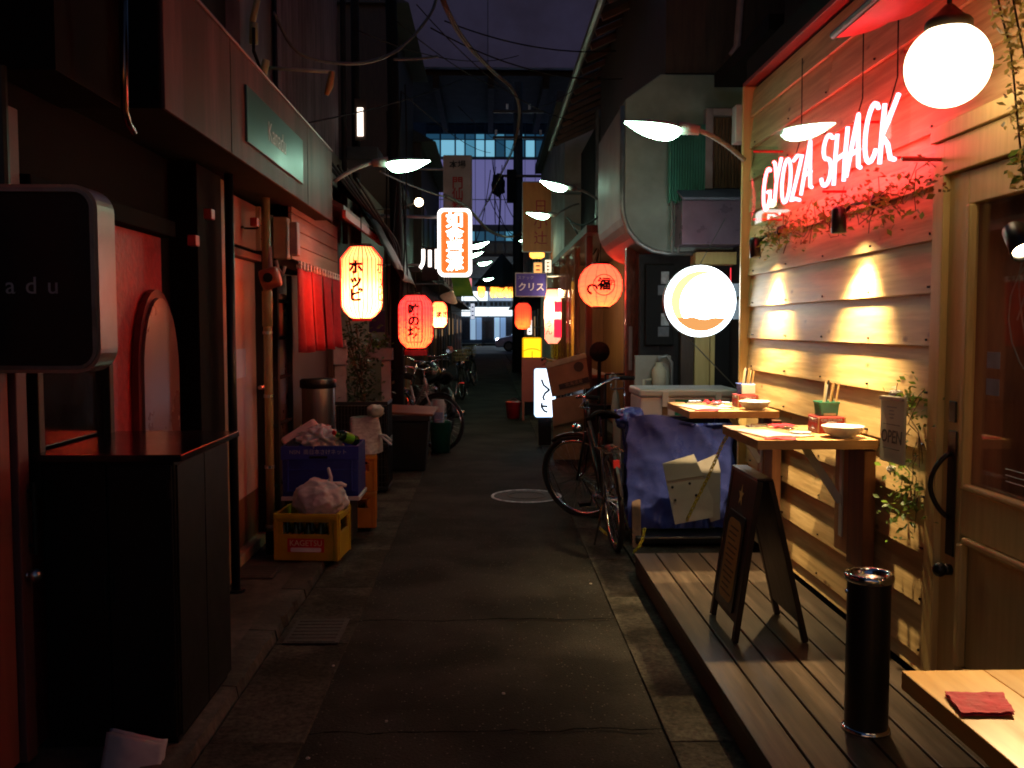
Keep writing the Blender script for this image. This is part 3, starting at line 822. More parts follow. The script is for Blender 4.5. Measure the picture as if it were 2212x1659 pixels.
for ch in word:
    wd = .55 if ch == ' ' else 1.
    if ch != ' ':
        for st in GLY[ch]:
            pts = []
            for (a, b) in st:
                s_ = (cur + .02 + .92 * a * 1.0) / wsum
                b2 = 2.145 + .215 * b + .02 * math.sin(cur * 1.7)
                yy = Y0 + (Y1 - Y0) * s_ - .035 * (b - .5)
                pts.append((1.535, yy, b2))
            MB().tube(pts, .0095, 8).build('letter', NEON, ns, smooth=True)
    cur += wd
for yy, zz in ((5.2, 2.12), (4.75, 2.34), (4.3, 2.12), (3.95, 2.36), (3.55, 2.14)):
    MB().cyl((1.54, yy, zz), (1.65, yy, zz), .006, n=8).build('standoff', GLASSC if False else M('red_glass_rod', (.6, .03, .03), rough=.2), ns)
# dark feeder cables
for yy in (4.9, 4.1, 3.75): MB().tube([(1.60, yy, 2.36), (1.645, yy + .02, 2.5), (1.645, yy + .03, 2.9)], .003, 5).build('cable', BLACKM, ns)
ac = thing('acrylic_cover', 'clear acrylic panel with greenish edges before the neon sign', 'panel', (1.65, 4.3, 1.95))
ACR = glass('acrylic', (.97, .99, .98), .01, 1.28)
bx('sheet', ACR, 1.494, 1.499, 3.32, 5.30, 2.07, 2.515, ac, bevel=0)
bx('end_edge', glass('acrylic_edge', (.75, .9, .86), .05, 1.3), 1.492, 1.64, 5.302, 5.31, 2.07, 2.515, ac, bevel=0)
for yy, zz in ((5.26, 2.1), (5.26, 2.48), (3.36, 2.1), (3.36, 2.48)):
    MB().cyl((1.488, yy, zz), (1.655, yy, zz), .007, n=8).build('standoff', MATS['red_glass_rod'], ac)
# ivy hanging under the neon
iv = thing('ivy_plant', 'dry and green ivy trailing along the wall below the neon', 'ivy', (1.65, 4.4, 2.0))
for k in range(14):
    y0_ = 3.4 + k * .145
    q = [(1.63 + .015 * math.sin(i * 2 + k), y0_ + .05 * i + .03 * math.sin(i + k), 2.08 - .02 * i + .06 * math.sin(i * 1.1 + k * 2.3)) for i in range(7)]
    MB().tube(q, .0022, 4).build('vine', STEM, iv)
mbg, mbd = MB(), MB()
for k in range(15):
    yy = 3.4 + k * .14
    leafy(mbd, (1.6, yy, 2.06), (.02, .07, .045), 26, .014, k, .05)
    leafy(mbg, (1.59, yy, 2.03 + .03 * math.sin(k * 2.)), (.02, .06, .04), 14 if k not in (13, 14, 2, 3) else 34, .017, 50 + k, .07)
mbg.build('green_leaves', LEAF, iv, kind='stuff'); mbd.build('dry_leaves', LEAFB, iv, kind='stuff')
iv = thing('ivy_plant', 'pale ivy garland hanging at the upper right corner', 'ivy', (1.5, 2.6, 2.0))
mbg = MB(); mbv = MB(); mby = MB()
st = [W(2150, -30, 2.6), W(2165, 40, 2.6), W(2182, 100, 2.6), W(2190, 170, 2.6), W(2196, 240, 2.6), W(2204, 320, 2.6), W(2212, 390, 2.6)]
MB().tube(st, .003, 5).build('vine', STEM, iv)
MB().tube([W(2185, -20, 2.55), W(2200, 60, 2.55), W(2215, 130, 2.55)], .003, 5).build('vine', STEM, iv)
for i, q in enumerate(st[:-1]): leafy(mby, q.lerp(st[i + 1], .5), (.012, .012, .04), 26, .014, i)
for q in (W(2190, 10, 2.55), W(2205, 60, 2.55)): leafy(mby, q, (.018, .02, .03), 26, .014, 21)
leafy(mbg, W(2205, 350, 2.6), (.02, .02, .02), 26, .018, 9)
mby.build('pale_leaves', LEAFY, iv, kind='stuff'); mbg.build('green_leaves', LEAF, iv, kind='stuff')

# ================================================================== STREET LAMPS
TUBE = E('street_lens', (.56, 1.0, .72), 36)
LAMPM = M('lamp_housing', (.35, .36, .33), (.26, .27, .25), rough=.5, scale=12, dirt=.3)
def street_lamp(center, tip, root, label, length=.36, power=None):
    """center of the lens, direction its tip points to, point where the arm leaves the wall"""
    c, root = Vector(center), Vector(root)
    d = Vector(tip).normalized()
    t = thing('street_lamp', label, 'street lamp', root, 'fluorescent street lamps along the alley')
    x = d; z = Vector((0, 0, 1)); z = (z - x * z.dot(x)).normalized(); y_ = z.cross(x)
    m = Matrix((x, y_, z)).transposed().to_4x4(); m.translation = c
    n = 14; k = length / 2
    lens, hood = MB(), MB()
    def ring(s, w, zz): return [Vector((s, w * math.cos(R(a)), zz + .0)) for a in range(0, 360, 30)]
    def loft(mb, zs):
        rows = []
        for i in range(n + 1):
            s = -k + length * i / n
            e_ = (s / k + .25) / 1.25 if s > -.25 * k else (s / k + .25) / .75
            w = .092 * max(.12, 1 - abs(e_) ** (1.9 if e_ > 0 else 3.5) * .93)
            rows.append([(s, w * math.cos(R(a)), zs(w, R(a)) * w / .085) for a in range(0, 181, 20)])
        b = len(mb.v)
        q = len(rows[0])
        for r_ in rows: mb.v += [m @ Vector(p) for p in r_]
        for i in range(n):
            for j in range(q - 1): mb.f.append((b + i * q + j, b + i * q + j + 1, b + (i + 1) * q + j + 1, b + (i + 1) * q + j))
        mb.f.append(tuple(b + j for j in range(q))); mb.f.append(tuple(b + n * q + j for j in reversed(range(q))))
    loft(lens, lambda w, a: -.072 * math.sin(a))
    loft(hood, lambda w, a: .03 * math.sin(a) + .002)
    lens.build('lens', power or TUBE, t, smooth=True)
    hood.build('hood', LAMPM, t, smooth=True)
    h0 = m @ Vector((-k - .1, 0, .012)); h1 = m @ Vector((-k + .03, 0, .012))
    MB().tube([h0, h1], [.03, .042], 12).build('neck', LAMPM, t, smooth=True)
    mid = h0.lerp(root, .5) + Vector((0, 0, .10 * (h0 - root).length))
    pts = [h0.lerp(mid, s / 8).lerp(mid.lerp(root, s / 8), s / 8) for s in range(9)]
    MB().tube(pts, .016, 8).build('arm', LAMPM, t, smooth=True)
    return t
c = W(1412, 272, 5.8)
street_lamp(c, (-1, .1, .16), (1.62, 5.93, 2.55), 'nearest street lamp on the right above the round sign')
c = W(880, 350, 7.6)
street_lamp(c, (1, .1, .09), W(722, 392, 7.5), 'nearest street lamp on the left beside the canopy')
c = W(1197, 398, 11.8)
street_lamp(c, (-1, 0, .25), W(1290, 430, 11.9), 'street lamp over the orange banners on the right')
c = W(1163, 462, 14.2)
street_lamp(c, (-1, .2, .12), W(1250, 440, 14.4), 'street lamp lower down in front of the orange banners')
c = W(1036, 527, 17.5)
street_lamp(c, (1, .1, .25), W(960, 560, 17.5), 'left street lamp just right of the red upright sign')
c = W(1026, 548, 21)
street_lamp(c, (1, .1, .2), W(950, 570, 21), 'left street lamp half hidden behind the red upright sign')
c = W(1047, 567, 24)
street_lamp(c, (1, .1, .15), W(970, 585, 24), 'small left street lamp far down the alley')
c = W(1140, 515, 19)
street_lamp(c, (-1, .1, -.3), W(1190, 500, 19), 'far right street lamp above the amber lanterns')
c = W(1055, 602, 33)
street_lamp(c, (1, .1, .1), W(1005, 610, 33), 'farthest street lamp hanging over the alley mouth')

# ================================================================== RIGHT: THE SHOP WITH THE ROUNDED BAY
bay = thing('bay_house', 'house with rounded greenish white upper bay on the right', 'house', (1.7, 7.6, 0))
BAYW = M('bay_render', (.30, .34, .29), (.21, .24, .205), rough=.5, scale=3, dirt=.4, bump=.08)
r_ = .36; x0, x1, z0, z1 = 1.09, 2.7, 2.10, 3.5
poly = [(x1, z0), (x1, z1), (x0 + .28, z1), (x0, z1 - .2)] + [(x0 + r_ - r_ * math.cos(R(a)), z0 + r_ - r_ * math.sin(R(a))) for a in range(0, 91, 10)]
m = frame((0, 9.3, 0), (1, 0, 0), (0, 0, 1))
MB().prism(poly, 1.8, m).build('bay', BAYW, bay, bevel=.01)
MB().tube([(x0 - .015, 7.52, z1 - .25), (x0 - .015, 7.52, z0 + r_)] + [(x0 - .012 + r_ - r_ * math.cos(R(a)), 7.52, z0 - .012 + r_ - r_ * math.sin(R(a))) for a in range(10, 91, 20)] + [(1.75, 7.52, z0 - .012)], .022, 8).build('bay_edge', GREYMET, bay, smooth=True)
bx('wall', DARKWALL, 1.97, 3.2, 5.98, 7.6, 0, 2.4, bay, bevel=0)
bx('wall', DARKWALL, 1.40, 2.6, 7.62, 9.3, 0, 2.09, bay, bevel=0)
bx('wall', DARKWALL, 1.24, 1.399, 7.62, 7.7, 0, 2.09, bay, bevel=0)
bx('upper_storey', DARKWOOD, 1.42, 4.2, 7.55, 11.9, 3.52, 7.2, bay, bevel=0)
bx('roof_slab', BLACKM, 1.8, 4.2, 6.06, 7.5, 3.4, 3.5, bay, bevel=0)
GREENC = M('green_corrugated', (.10, .32, .24), (.07, .24, .18), rough=.35, metal=.4, scale=6, dirt=.3)
mb = MB()
q0, q1 = W(1443, 270, 7.45), W(1522, 440, 7.45)
nn = 14
mb.grid(lambda u, v: (q0.x + (q1.x - q0.x) * u, 7.42 + .018 * math.cos(u * nn * math.pi * 2), q1.z + (q0.z - q1.z) * v), nn * 6, 1)
mb.build('corrugated_panel', GREENC, bay, smooth=True)
q0, q1 = W(1524, 235, 7.42), W(1620, 408, 7.42)
wf = thing_part('window', bay)
FRP = M('pinkish_frame', (.45, .3, .28), rough=.5, scale=6)
bx('frame', FRP, q0.x, q0.x + .06, 7.40, 7.49, q1.z, q0.z, wf); bx('frame', FRP, q0.x + .0605, q1.x, 7.40, 7.49, q0.z - .05, q0.z, wf)
for i in range(12):
    xx = q0.x + .065 + i * .026
    bx('blind_slat', M('brown_blind', (.16, .07, .03), (.1, .045, .02), rough=.5, scale=8), xx, xx + .02, 7.45, 7.46, q1.z + .01, q0.z - .06, wf, bevel=0)
q0, q1 = W(1474, 432, 7.2), W(1612, 528, 7.2)
hx = thing_part('air_conditioner_cover', bay)
bx('cover_front', M('violet_metal', (.3, .2, .27), (.23, .15, .21), rough=.3, metal=.4, scale=6), q0.x, q1.x, 7.2, 7.48, q1.z, q0.z, hx, bevel=.006)
mb = MB(); zt = q0.z
mb.add([(q0.x, 7.19, zt + .001), (q1.x, 7.19, zt + .001), (q1.x, 7.48, zt + .11), (q0.x, 7.48, zt + .11), (q0.x, 7.19, zt + .02), (q1.x, 7.19, zt + .02), (q1.x, 7.48, zt + .13), (q0.x, 7.48, zt + .13)],
       [(0, 3, 2, 1), (4, 5, 6, 7), (0, 1, 5, 4), (1, 2, 6, 5), (2, 3, 7, 6), (3, 0, 4, 7)])
mb.build('cover_roof', M('violet_roof', (.2, .2, .26), rough=.5), hx)
for px in (1452, 1466):
    a, b = W(px, 435, 7.4), W(px, 545, 7.4)
    MB().tube([a, b], .012, 8).build('drain_pipe', GREYMET, bay)
a, b = W(1600, -10, 7.5), W(1592, 100, 7.5)
MB().tube([a, b, W(1580, 120, 7.5)], .028, 8).build('rain_pipe', FRP, bay)
q0 = W(1610, 262, 5.96)
bxm = thing('meter_box', 'pinkish meter box high at the end of the boarded wall', 'meter box', q0)
bx('case', M('pink_grey_box', (.4, .3, .3), rough=.5, scale=7), q0.x - .045, q0.x + .05, 6.02, 6.12, q0.z - .12, q0.z + .12, bxm, bevel=.008)
bx('lid', M('pale_box', (.5, .5, .48), rough=.5), q0.x - .05, q0.x + .055, 6.005, 6.018, q0.z - .115, q0.z + .115, bxm)
# lintel, posts, glass door below the bay
q0, q1 = W(1500, 545, 7.45), W(1640, 572, 7.45)
bx('lintel', PINE2, q0.x, q1.x, 7.40, 7.6, q1.z, q0.z, bay)
for px0, px1 in ((1470, 1498), (1500, 1532)):
    a, b = W(px0, 590, 7.55), W(px1, 590, 7.55)
    bx('post', PINE2 if px0 > 1480 else DARKWOOD, a.x, b.x, 7.5, 7.6, .03, a.z, bay)
a, b = W(1536, 590, 7.55), W(1640, 590, 7.55)
bx('glass_door', BLACK, a.x, b.x, 7.58, 7.61, .05, a.z, bay)
bx('door_stile', PINE2, a.x + .0, a.x + .04, 7.55, 7.579, .05, a.z, bay)
q = W(1590, 600, 7.56)
bx('red_glow_panel', E('red_panel_glow', (1, .03, .05), 1.2), q.x - .05, q.x + .06, 7.55, 7.56, q.z - .06, q.z + .08, bay)  # glowing panel put in for the red glow behind the door glass
q0, q1 = W(1578, 612, 6.9), W(1604, 690, 6.9)
bx('wall_board', M('blue_grey_board', (.35, .4, .48), rough=.5), q0.x, q0.x + .35, 6.9, 6.92, q1.z, q0.z, bay)
# black poster board
q0, q1 = W(1396, 572, 7.56), W(1455, 745, 7.56)
pb = thing('poster_board', 'black board with small white posters under the bay', 'poster board', (q0.x, 7.56, q1.z))
bx('board', BLACKM, q0.x, q1.x, 7.56, 7.60, q1.z, q0.z, pb)
for k, py in enumerate((600, 690)):
    a = W(1435, py, 7.55)
    bx('poster', M('poster_grey', (.4, .4, .4), (.2, .2, .2), rough=.6, scale=25), a.x - .025, a.x + .04, 7.553, 7.558, a.z - .05, a.z + .05, pb)
    bx('poster', M('poster_dark', (.1, .1, .11), rough=.6, scale=25), a.x - .05, a.x + .04, 7.553, 7.558, a.z - .14, a.z - .06, pb)
# reddish post
q = W(1368, 650, 8.1)
po = thing('carved_post', 'glossy reddish brown carved wooden post by the round lantern', 'post', (q.x, 8.1, 0))
REDPOST = M('red_brown_lacquer', (.24, .05, .035), (.12, .025, .02), rough=.22, scale=12, stretch=(5, 5, 1.2), bump=.8, coat=.4)
bx('shaft', REDPOST, q.x - .07, q.x + .07, 8.05, 8.15, .03, 2.18, po, bevel=.01)
bx('paper_strip', M('pinkish_paper', (.5, .32, .32), rough=.7), q.x - .045, q.x - .015, 8.04, 8.048, 1.12, 1.5, po)
bx('side_post', DARKWOOD, q.x + .085, q.x + .15, 8.07, 8.14, .03, 2.18, po)
# gas meter and pipes
q0, q1 = W(1372, 768, 7.5), W(1448, 905, 7.5)
gm = thing('gas_meter', 'cream gas meter with pipes on a pale panel behind the cooler', 'gas meter', (q0.x, 7.55, .9))
PALE = M('pale_panel', (.5, .46, .38), (.42, .38, .31), rough=.5, scale=5, dirt=.4)
bx('panel', PALE, q0.x, q1.x, 7.5, 7.55, .1, q0.z, gm)
a = W(1424, 815, 7.42)
MB().lathe([(.0, -.1), (.055, -.1), (.06, -.02), (.06, .05), (.045, .08), (.03, .09), (.03, .12), (.0, .12)], Matrix.Translation((a.x, 7.43, a.z)), 16).build('meter_body', BEIGE, gm, smooth=True)
MB().tube([(a.x, 7.43, a.z + .1), (a.x + .0, 7.43, a.z + .16), (a.x + .06, 7.43, a.z + .17), (a.x + .1, 7.43, a.z + .12), (a.x + .1, 7.43, .1)], .014, 8).build('pipe', GREYMET, gm, smooth=True)
MB().tube([(a.x - .06, 7.43, a.z - .02), (a.x - .12, 7.43, a.z - .02), (a.x - .12, 7.43, .1)], .012, 8).build('pipe', BEIGE, gm, smooth=True)

# round sign
rc = W(1510, 651, 6.4)
rs = thing('round_sign', 'glowing round white sign with an orange scene in a white rim', 'sign', rc)
SCN = bpy.data.materials.new('round_sign_face'); SCN.use_nodes = True
nt = SCN.node_tree; nt.nodes.clear()
def N(t, **k):
    n = nt.nodes.new(t)
    for a_, b_ in k.items(): setattr(n, a_, b_)
    return n
def lnk(a_, b_): nt.links.new(a_, b_)
o_ = N('ShaderNodeOutputMaterial'); em = N('ShaderNodeEmission'); lnk(em.outputs[0], o_.inputs[0])
tcn = N('ShaderNodeTexCoord'); sep = N('ShaderNodeSeparateXYZ'); lnk(tcn.outputs['Object'], sep.inputs[0])
nz = N('ShaderNodeTexNoise'); nz.inputs['Scale'].default_value = 7; lnk(tcn.outputs['Object'], nz.inputs['Vector'])
def mth(op, a_, b_):
    n = N('ShaderNodeMath', operation=op)
    for i, v in enumerate((a_, b_)):
        if isinstance(v, (int, float)): n.inputs[i].default_value = v
        else: lnk(v, n.inputs[i])
    return n.outputs[0]
wave = mth('ADD', sep.outputs['Z'], mth('MULTIPLY', nz.outputs['Fac'], -.09))
low = mth('LESS_THAN', wave, -.155)
dx_ = mth('ADD', sep.outputs['X'], -.055); dz_ = mth('ADD', sep.outputs['Z'], .02)
ul = mth('GREATER_THAN', mth('ADD', mth('ADD', mth('MULTIPLY', dx_, dx_), mth('MULTIPLY', dz_, dz_)), mth('MULTIPLY', sep.outputs['X'], -.02)), .0425)
c1 = N('ShaderNodeMix', data_type='RGBA'); c1.inputs[6].default_value = (13, 12.8, 12, 1); c1.inputs[7].default_value = (2.0, 1.5, .5, 1); lnk(ul, c1.inputs[0])
c2 = N('ShaderNodeMix', data_type='RGBA'); lnk(c1.outputs[2], c2.inputs[6]); c2.inputs[7].default_value = (.95, .42, .13, 1); lnk(low, c2.inputs[0])
lnk(c2.outputs[2], em.inputs[0]); em.inputs[1].default_value = 1.0
mm = frame(rc, (1, 0, 0), (0, 0, 1))
MB().prism(disc(.205, 48), .004, mm @ Matrix.Translation((0, 0, .061))).build('picture_face', SCN, rs)
rim = MB().lathe([(.206, .060), (.21, .066), (.235, .066), (.243, .05), (.243, -.04), (.0, -.04)], mm, 48).build('rim', E('sign_rim_glow', (.82, .95, 1.0), 6), rs, smooth=False)
MB().lathe([(.2445, .03), (.247, .03), (.247, -.045), (.23, -.045)], mm, 48).build('casing', GREYMET, rs)
MB().tube([rc + Vector((.24, .03, .02)), Vector((1.96, 6.43, rc.z + .02))], .014, 8).build('wall_arm', GREYMET, rs)
MB().tube([W(1478, 722, 6.43), W(1600, 848, 6.43)], .004, 5).build('stay_wire', GREYMET, rs)
MB().tube([rc + Vector((0, .02, .24)), rc + Vector((.25, .3, .6))], .003, 5).build('stay_wire', GREYMET, rs)

# rubbish cart in blue film, cooler box on top
bn = thing('rubbish_cart', 'rubbish bin wrapped in crumpled blue plastic film on a dolly', 'rubbish bin', (1.3, 6.6, 0))
def ring_pt(s, w, d):
    p = (s % 1) * 4; k = int(p); f = p - k
    c_ = [(-w, -d), (w, -d), (w, d), (-w, d)]
    a_, b_ = c_[k], c_[(k + 1) % 4]
    return a_[0] + (b_[0] - a_[0]) * f, a_[1] + (b_[1] - a_[1]) * f
def film(u, v):
    w, d = .33 + .035 * v, .30 + .03 * v
    x, y_ = ring_pt(u, w, d)
    z = .12 + .76 * v
    q = Vector((x * 4, y_ * 4, z * 2.2))
    n1 = (.35 - abs(noise.noise(Vector((u * 26, v * 1.1, 1))))) * .16 * (.35 + .65 * (1 - v)) + (.3 - abs(noise.noise(Vector((u * 11 + v * 2.5, v * 2.4, 5))))) * .10 + noise.noise(Vector((u * 60, v * 14, 2))) * .012
    s_ = 1 + n1 * 1.3
    zz = z + (.05 * noise.noise(Vector((u * 8, 1, 4))) - .03 * max(0, math.sin(u * 6.28)) if v > .97 else 0)
    return (1.315 + x * s_, 6.6 + y_ * s_, zz)
MB().grid(film, 260, 40).build('blue_film', BLUEF, bn, smooth=True)
q = blob((.985, 6.42, .86), .10, .12, .075, 4, .35, 4, 2.5); q.build('film_fold', BLUEF, bn, smooth=True)
bx('bin_core', M('bin_grey', (.2, .3, .28), rough=.5), 1.06, 1.57, 6.35, 6.85, .1, .82, bn)
bx('dolly', BLACK, .98, 1.62, 6.1, 6.95, .05, .10, bn, bevel=.012)
for xx in (1.02, 1.58):
    for yy in (6.16, 6.88): MB().cyl((xx - .015, yy, .0245), (xx + .015, yy, .0245), .024, n=12).build('caster', RUBBER, bn)
bx('side_sheet', M('pale_green_sheet', (.33, .45, .38), rough=.5), .93, .955, 6.5, 6.9, .25, .82, bn)
co = thing('cooler_box', 'white cooler box with green panel and grey lid on the bin', 'cooler box', (1.35, 6.6, .9))
q0 = W(1380, 905, 6.4)
cx0, cx1 = W(1383, 905, 6.4).x, W(1592, 905, 6.4).x
zb = .875
CW = M('cooler_white', (.6, .6, .57), (.52, .52, .5), rough=.4, scale=6, dirt=.3)
bx('body', CW, cx0, cx1, 6.4, 6.85, zb, zb + .135, co, bevel=.012)
bx('lid', M('cooler_lid', (.45, .47, .45), (.37, .39, .37), rough=.4, scale=6), cx0 - .012, cx1 + .012, 6.385, 6.865, zb + .137, zb + .19, co, bevel=.014)
bx('green_panel', M('cooler_green', (.01, .28, .15), (.01, .22, .12), rough=.45, scale=12), cx0 + .24, cx0 + .5, 6.392, 6.3995, zb + .01, zb + .12, co, bevel=0)
for xx in (cx0 + .17, cx0 + .54): bx('latch', CW, xx - .022, xx + .022, 6.374, 6.384, zb + .07, zb + .175, co)
for xx in (cx0 + .17, cx0 + .54): bx('brown_stain', M('rust_stain', (.22, .15, .08), rough=.8), xx - .02, xx + .02, 6.397, 6.3995, zb + .012, zb + .07, co, bevel=0)
# flattened white cartons leaning on it
def carton(pts_px, Y, label, tilt, mat):
    P_ = [W(px, py, Y) for px, py in pts_px]
    P_ = [Vector((p.x, Y + (p.z - .2) * tilt, p.z)) for p in P_]
    t = thing('flattened_carton', label, 'cardboard', P_[-1], None)
    mb = MB(); n = len(P_)
    mb.v = P_ + [p + Vector((0, .008, 0)) for p in P_]
    mb.f = [tuple(range(n)), tuple(reversed(range(n, 2 * n)))] + [((i + 1) % n, i, n + i, n + (i + 1) % n) for i in range(n)]
    mb.build('panel', mat, t)
    return t, P_
t, P_ = carton(((1436, 1005), (1505, 985), (1543, 1082), (1541, 1118), (1458, 1133)), 6.02, 'white flattened carton with round air holes leaning on the blue film', .18, CARDW)
for px, py in ((1455, 1055), (1493, 1047), (1460, 1082), (1506, 1072)):
    a = W(px, py, 6.02); a.y = 6.02 + (a.z - .2) * .18
    MB().prism(disc(.0095, 12), .002, frame(a + Vector((0, -.003, 0)), (1, 0, 0), (0, .18, 1))).build('air_hole', INK, t)
a, b = W(1444, 1042, 6.02), W(1528, 1030, 6.02)
for q_ in (a, b): q_.y = 6.02 + (q_.z - .2) * .18 - .003
MB().tube([a, b], .0025, 4).build('crease', CARD, t)
t, P_ = carton(((1512, 1003), (1556, 985), (1562, 1022), (1556, 1122), (1535, 1128)), 6.06, 'second white carton tucked behind the one with air holes', .2, M('carton_pinkish', (.55, .49, .45), (.47, .42, .38), rough=.8, scale=6, dirt=.2))
# yellow plastic chains
YCH = M('yellow_chain', (.6, .5, .02), (.5, .4, .02), rough=.45, scale=30)
def chain(pts, label, sz=.019):
    t = thing('plastic_chain', label, 'chain', pts[0])
    L_ = 0; out = []
    for a, b in zip(pts, pts[1:]):
        n = max(1, int((b - a).length / (sz * 1.35)))
        out += [(a.lerp(b, i / n), (b - a).normalized()) for i in range(n)]
    proto = MB().tube([(math.cos(i * .7854) * sz * .55, math.sin(i * .7854) * sz, 0) for i in range(8)], sz * .2, 5, True)
    me = None
    for i, (p, d) in enumerate(out):
        if me is None:
            o = MB(); o.v = [v.copy() for v in proto.v]; o.f = list(proto.f)
            ob_ = o.build('link', YCH, None, smooth=True); me = ob_.data
        else:
            ob_ = bpy.data.objects.new('link', me); COL.objects.link(ob_)
        ob_.parent = t; ORG[ob_] = ORG[t]
        q = d.to_track_quat('Y', 'Z') @ Euler((0, R(90 * (i % 2) + 20), 0)).to_quaternion()
        ob_.rotation_mode = 'QUATERNION'; ob_.rotation_quaternion = q
        ob_.location = p - ORG[t]
chain([W(1592, 905, 5.7), W(1560, 960, 5.8), W(1530, 1030, 5.85), W(1500, 1090, 5.9), W(1482, 1128, 5.95)], 'yellow plastic chain hanging beside the near counter')
chain([WZ(1295, 1140, .05), WZ(1308, 1152, .06), WZ(1322, 1160, .05), WZ(1326, 1172, .05), WZ(1336, 1180, .05)], 'heap of yellow chain beside the bicycle stand', .017)
chain([W(1392, 1145, 5.9), W(1388, 1165, 5.85), W(1380, 1182, 5.8), WZ(1368, 1193, .04)], 'short yellow chain hanging by the bicycle rear wheel', .017)
pl = thing('plank', 'narrow brown plank leaning beside the blue wrapped bin', 'plank', (.93, 6.3, 0))
MB().beam(W(1376, 1190, 6.1) , W(1372, 1000, 6.45), .06, .02, (0, 1, 0)).build('board', BROWNW, pl)

# ------------------------------------------------------------------ bicycles
def bicycle(label, loc, rot, steer, paint, basket=False, lean=0., flip=False):
    t = thing('bicycle', label, 'bicycle', (0, 0, 0), 'bicycles parked in the alley')
    r = .325
    def wheel(cx, par, ang):
        w = thing_part('wheel', par)
        m = Matrix.Translation((cx, 0, r)) @ Matrix.Rotation(ang, 4, 'Z') @ Matrix.Rotation(R(90), 4, 'X')
        MB().tube([m @ Vector((r * math.cos(a), r * math.sin(a), 0)) for a in [i * 2 * math.pi / 40 for i in range(40)]], .018, 8, True).build('tyre', RUBBER, w, smooth=True)
        MB().tube([m @ Vector(((r - .028) * math.cos(a), (r - .028) * math.sin(a), 0)) for a in [i * 2 * math.pi / 40 for i in range(40)]], .011, 6, True).build('rim', CHROME, w, smooth=True)
        MB().cyl(m @ Vector((0, 0, -.045)), m @ Vector((0, 0, .045)), .02, n=10).build('hub', CHROME, w)
        sp = MB()
        for i in range(28):
            a = i * 2 * math.pi / 28; b = a + (.5 if i % 2 else -.5)
            sp.tube([m @ Vector((.02 * math.cos(b), .02 * math.sin(b), .03 * (1 if i % 4 < 2 else -1))), m @ Vector(((r - .03) * math.cos(a), (r - .03) * math.sin(a), 0))], .0012, 3)
        sp.build('spokes', STEEL, w)
        MB().tube([m @ Vector(((r + .03) * math.cos(a), (r + .03) * math.sin(a), 0)) for a in [R(10 + i * 12) for i in range(14)]], .016, 6).build('mudguard', CHROME if paint is not BLKMET else BLKMET, w)
    wheel(-.52, t, 0)
    fr = MB()
    bb, hd0, hd1, st0 = Vector((-.08, 0, .28)), Vector((.36, 0, .72)), Vector((.33, 0, .86)), Vector((-.2, 0, .74))
    fr.tube([bb, hd0], .017, 8).tube([st0, bb], .015, 8).tube([hd0, hd1], .02, 8).tube([Vector((-.13, 0, .52)), Vector((.34, 0, .80))], .015, 8)
    for s in (-.05, .05):
        fr.tube([bb + Vector((0, s * .5, 0)), Vector((-.52, s, .325))], .009, 6).tube([Vector((-.17, 0, .66)), Vector((-.52, s, .325))], .008, 6)
    fr.build('frame', paint, t, smooth=True)
    MB().cyl((-.2, 0, .72), (-.215, 0, .86), .012, n=8).build('seat_post', CHROME, t)
    sd = MB().grid(lambda u, v: (-.36 + .27 * u, (v - .5) * (.19 * (1 - u) ** .8 + .045), .875 + .03 * (1 - u) ** 2 - .05 * (2 * v - 1) ** 2 + .012 * math.sin(u * 3.1)), 10, 8)
    sd.build('saddle', BLACKM, t, smooth=True, thick=.02)
    rk = MB().tube([(-.24, .06, .66), (-.74, .06, .68)], .006, 6).tube([(-.24, -.06, .66), (-.74, -.06, .68)], .006, 6).tube([(-.52, .06, .325), (-.6, .06, .68)], .005, 6).tube([(-.52, -.06, .325), (-.6, -.06, .68)], .005, 6)
    for i in range(4): rk.tube([(-.34 - i * .12, -.06, .67), (-.34 - i * .12, .06, .67)], .005, 5)
    rk.build('rack', CHROME, t)
    MB().box(-.775, -.755, -.02, .02, .58, .63).build('rear_reflector', E('reflector_glow', (.5, .02, .02), .05), t)  # reflection put in as a faint red glow of its own
    MB().cyl((-.08, -.05, .28), (-.08, .05, .28), .03, n=12).lathe([(.085, -.052), (.09, -.052), (.09, -.048), (.085, -.048)], Matrix.Translation((-.08, 0, .28)) @ Matrix.Rotation(R(90), 4, 'X'), 24).build('chainring', CHROME, t)
    MB().beam((-.3, 0, .0), (-.3, 0, 0.001), .001, .001)
    ks = MB().tube([(-.5, .06, .3), (-.46, .13, .02)], .008, 6); ks.tube([(-.5, -.06, .3), (-.46, -.13, .02)], .008, 6); ks.build('kickstand', CHROME, t)
    for sy, x_, z_ in ((1, .06, .2), (-1, -.22, .36)):
        MB().tube([(-.08, .06 * sy, .28), (x_, .06 * sy, z_), (x_, .1 * sy, z_)], .009, 6).build('crank', CHROME, t)
        bx('pedal', BLACKM, x_ - .045, x_ + .045, min(.065 * sy, .15 * sy), max(.065 * sy, .15 * sy), z_ - .012, z_ + .012, t)
    # steering part turned about the head tube
    fork = thing_part('steering', t)
    piv = Vector((.36, 0, .72)); ax = (Vector((.33, 0, .86)) - piv).normalized()
    rot_m = Matrix.Translation(piv) @ Matrix.Rotation(steer, 4, ax) @ Matrix.Translation(-piv)
    def tp(mb):
        mb.v = [rot_m @ v for v in mb.v]
        return mb
    wc = Vector((.53, 0, r))
    f = MB()
    for s in (-.05, .05): f.tube([piv + Vector((0, s, -.02)), wc + Vector((0, s, 0))], .011, 6)
    tp(f).build('fork', paint, fork, smooth=True)
    m = Matrix.Translation(wc) @ Matrix.Rotation(R(90), 4, 'X')
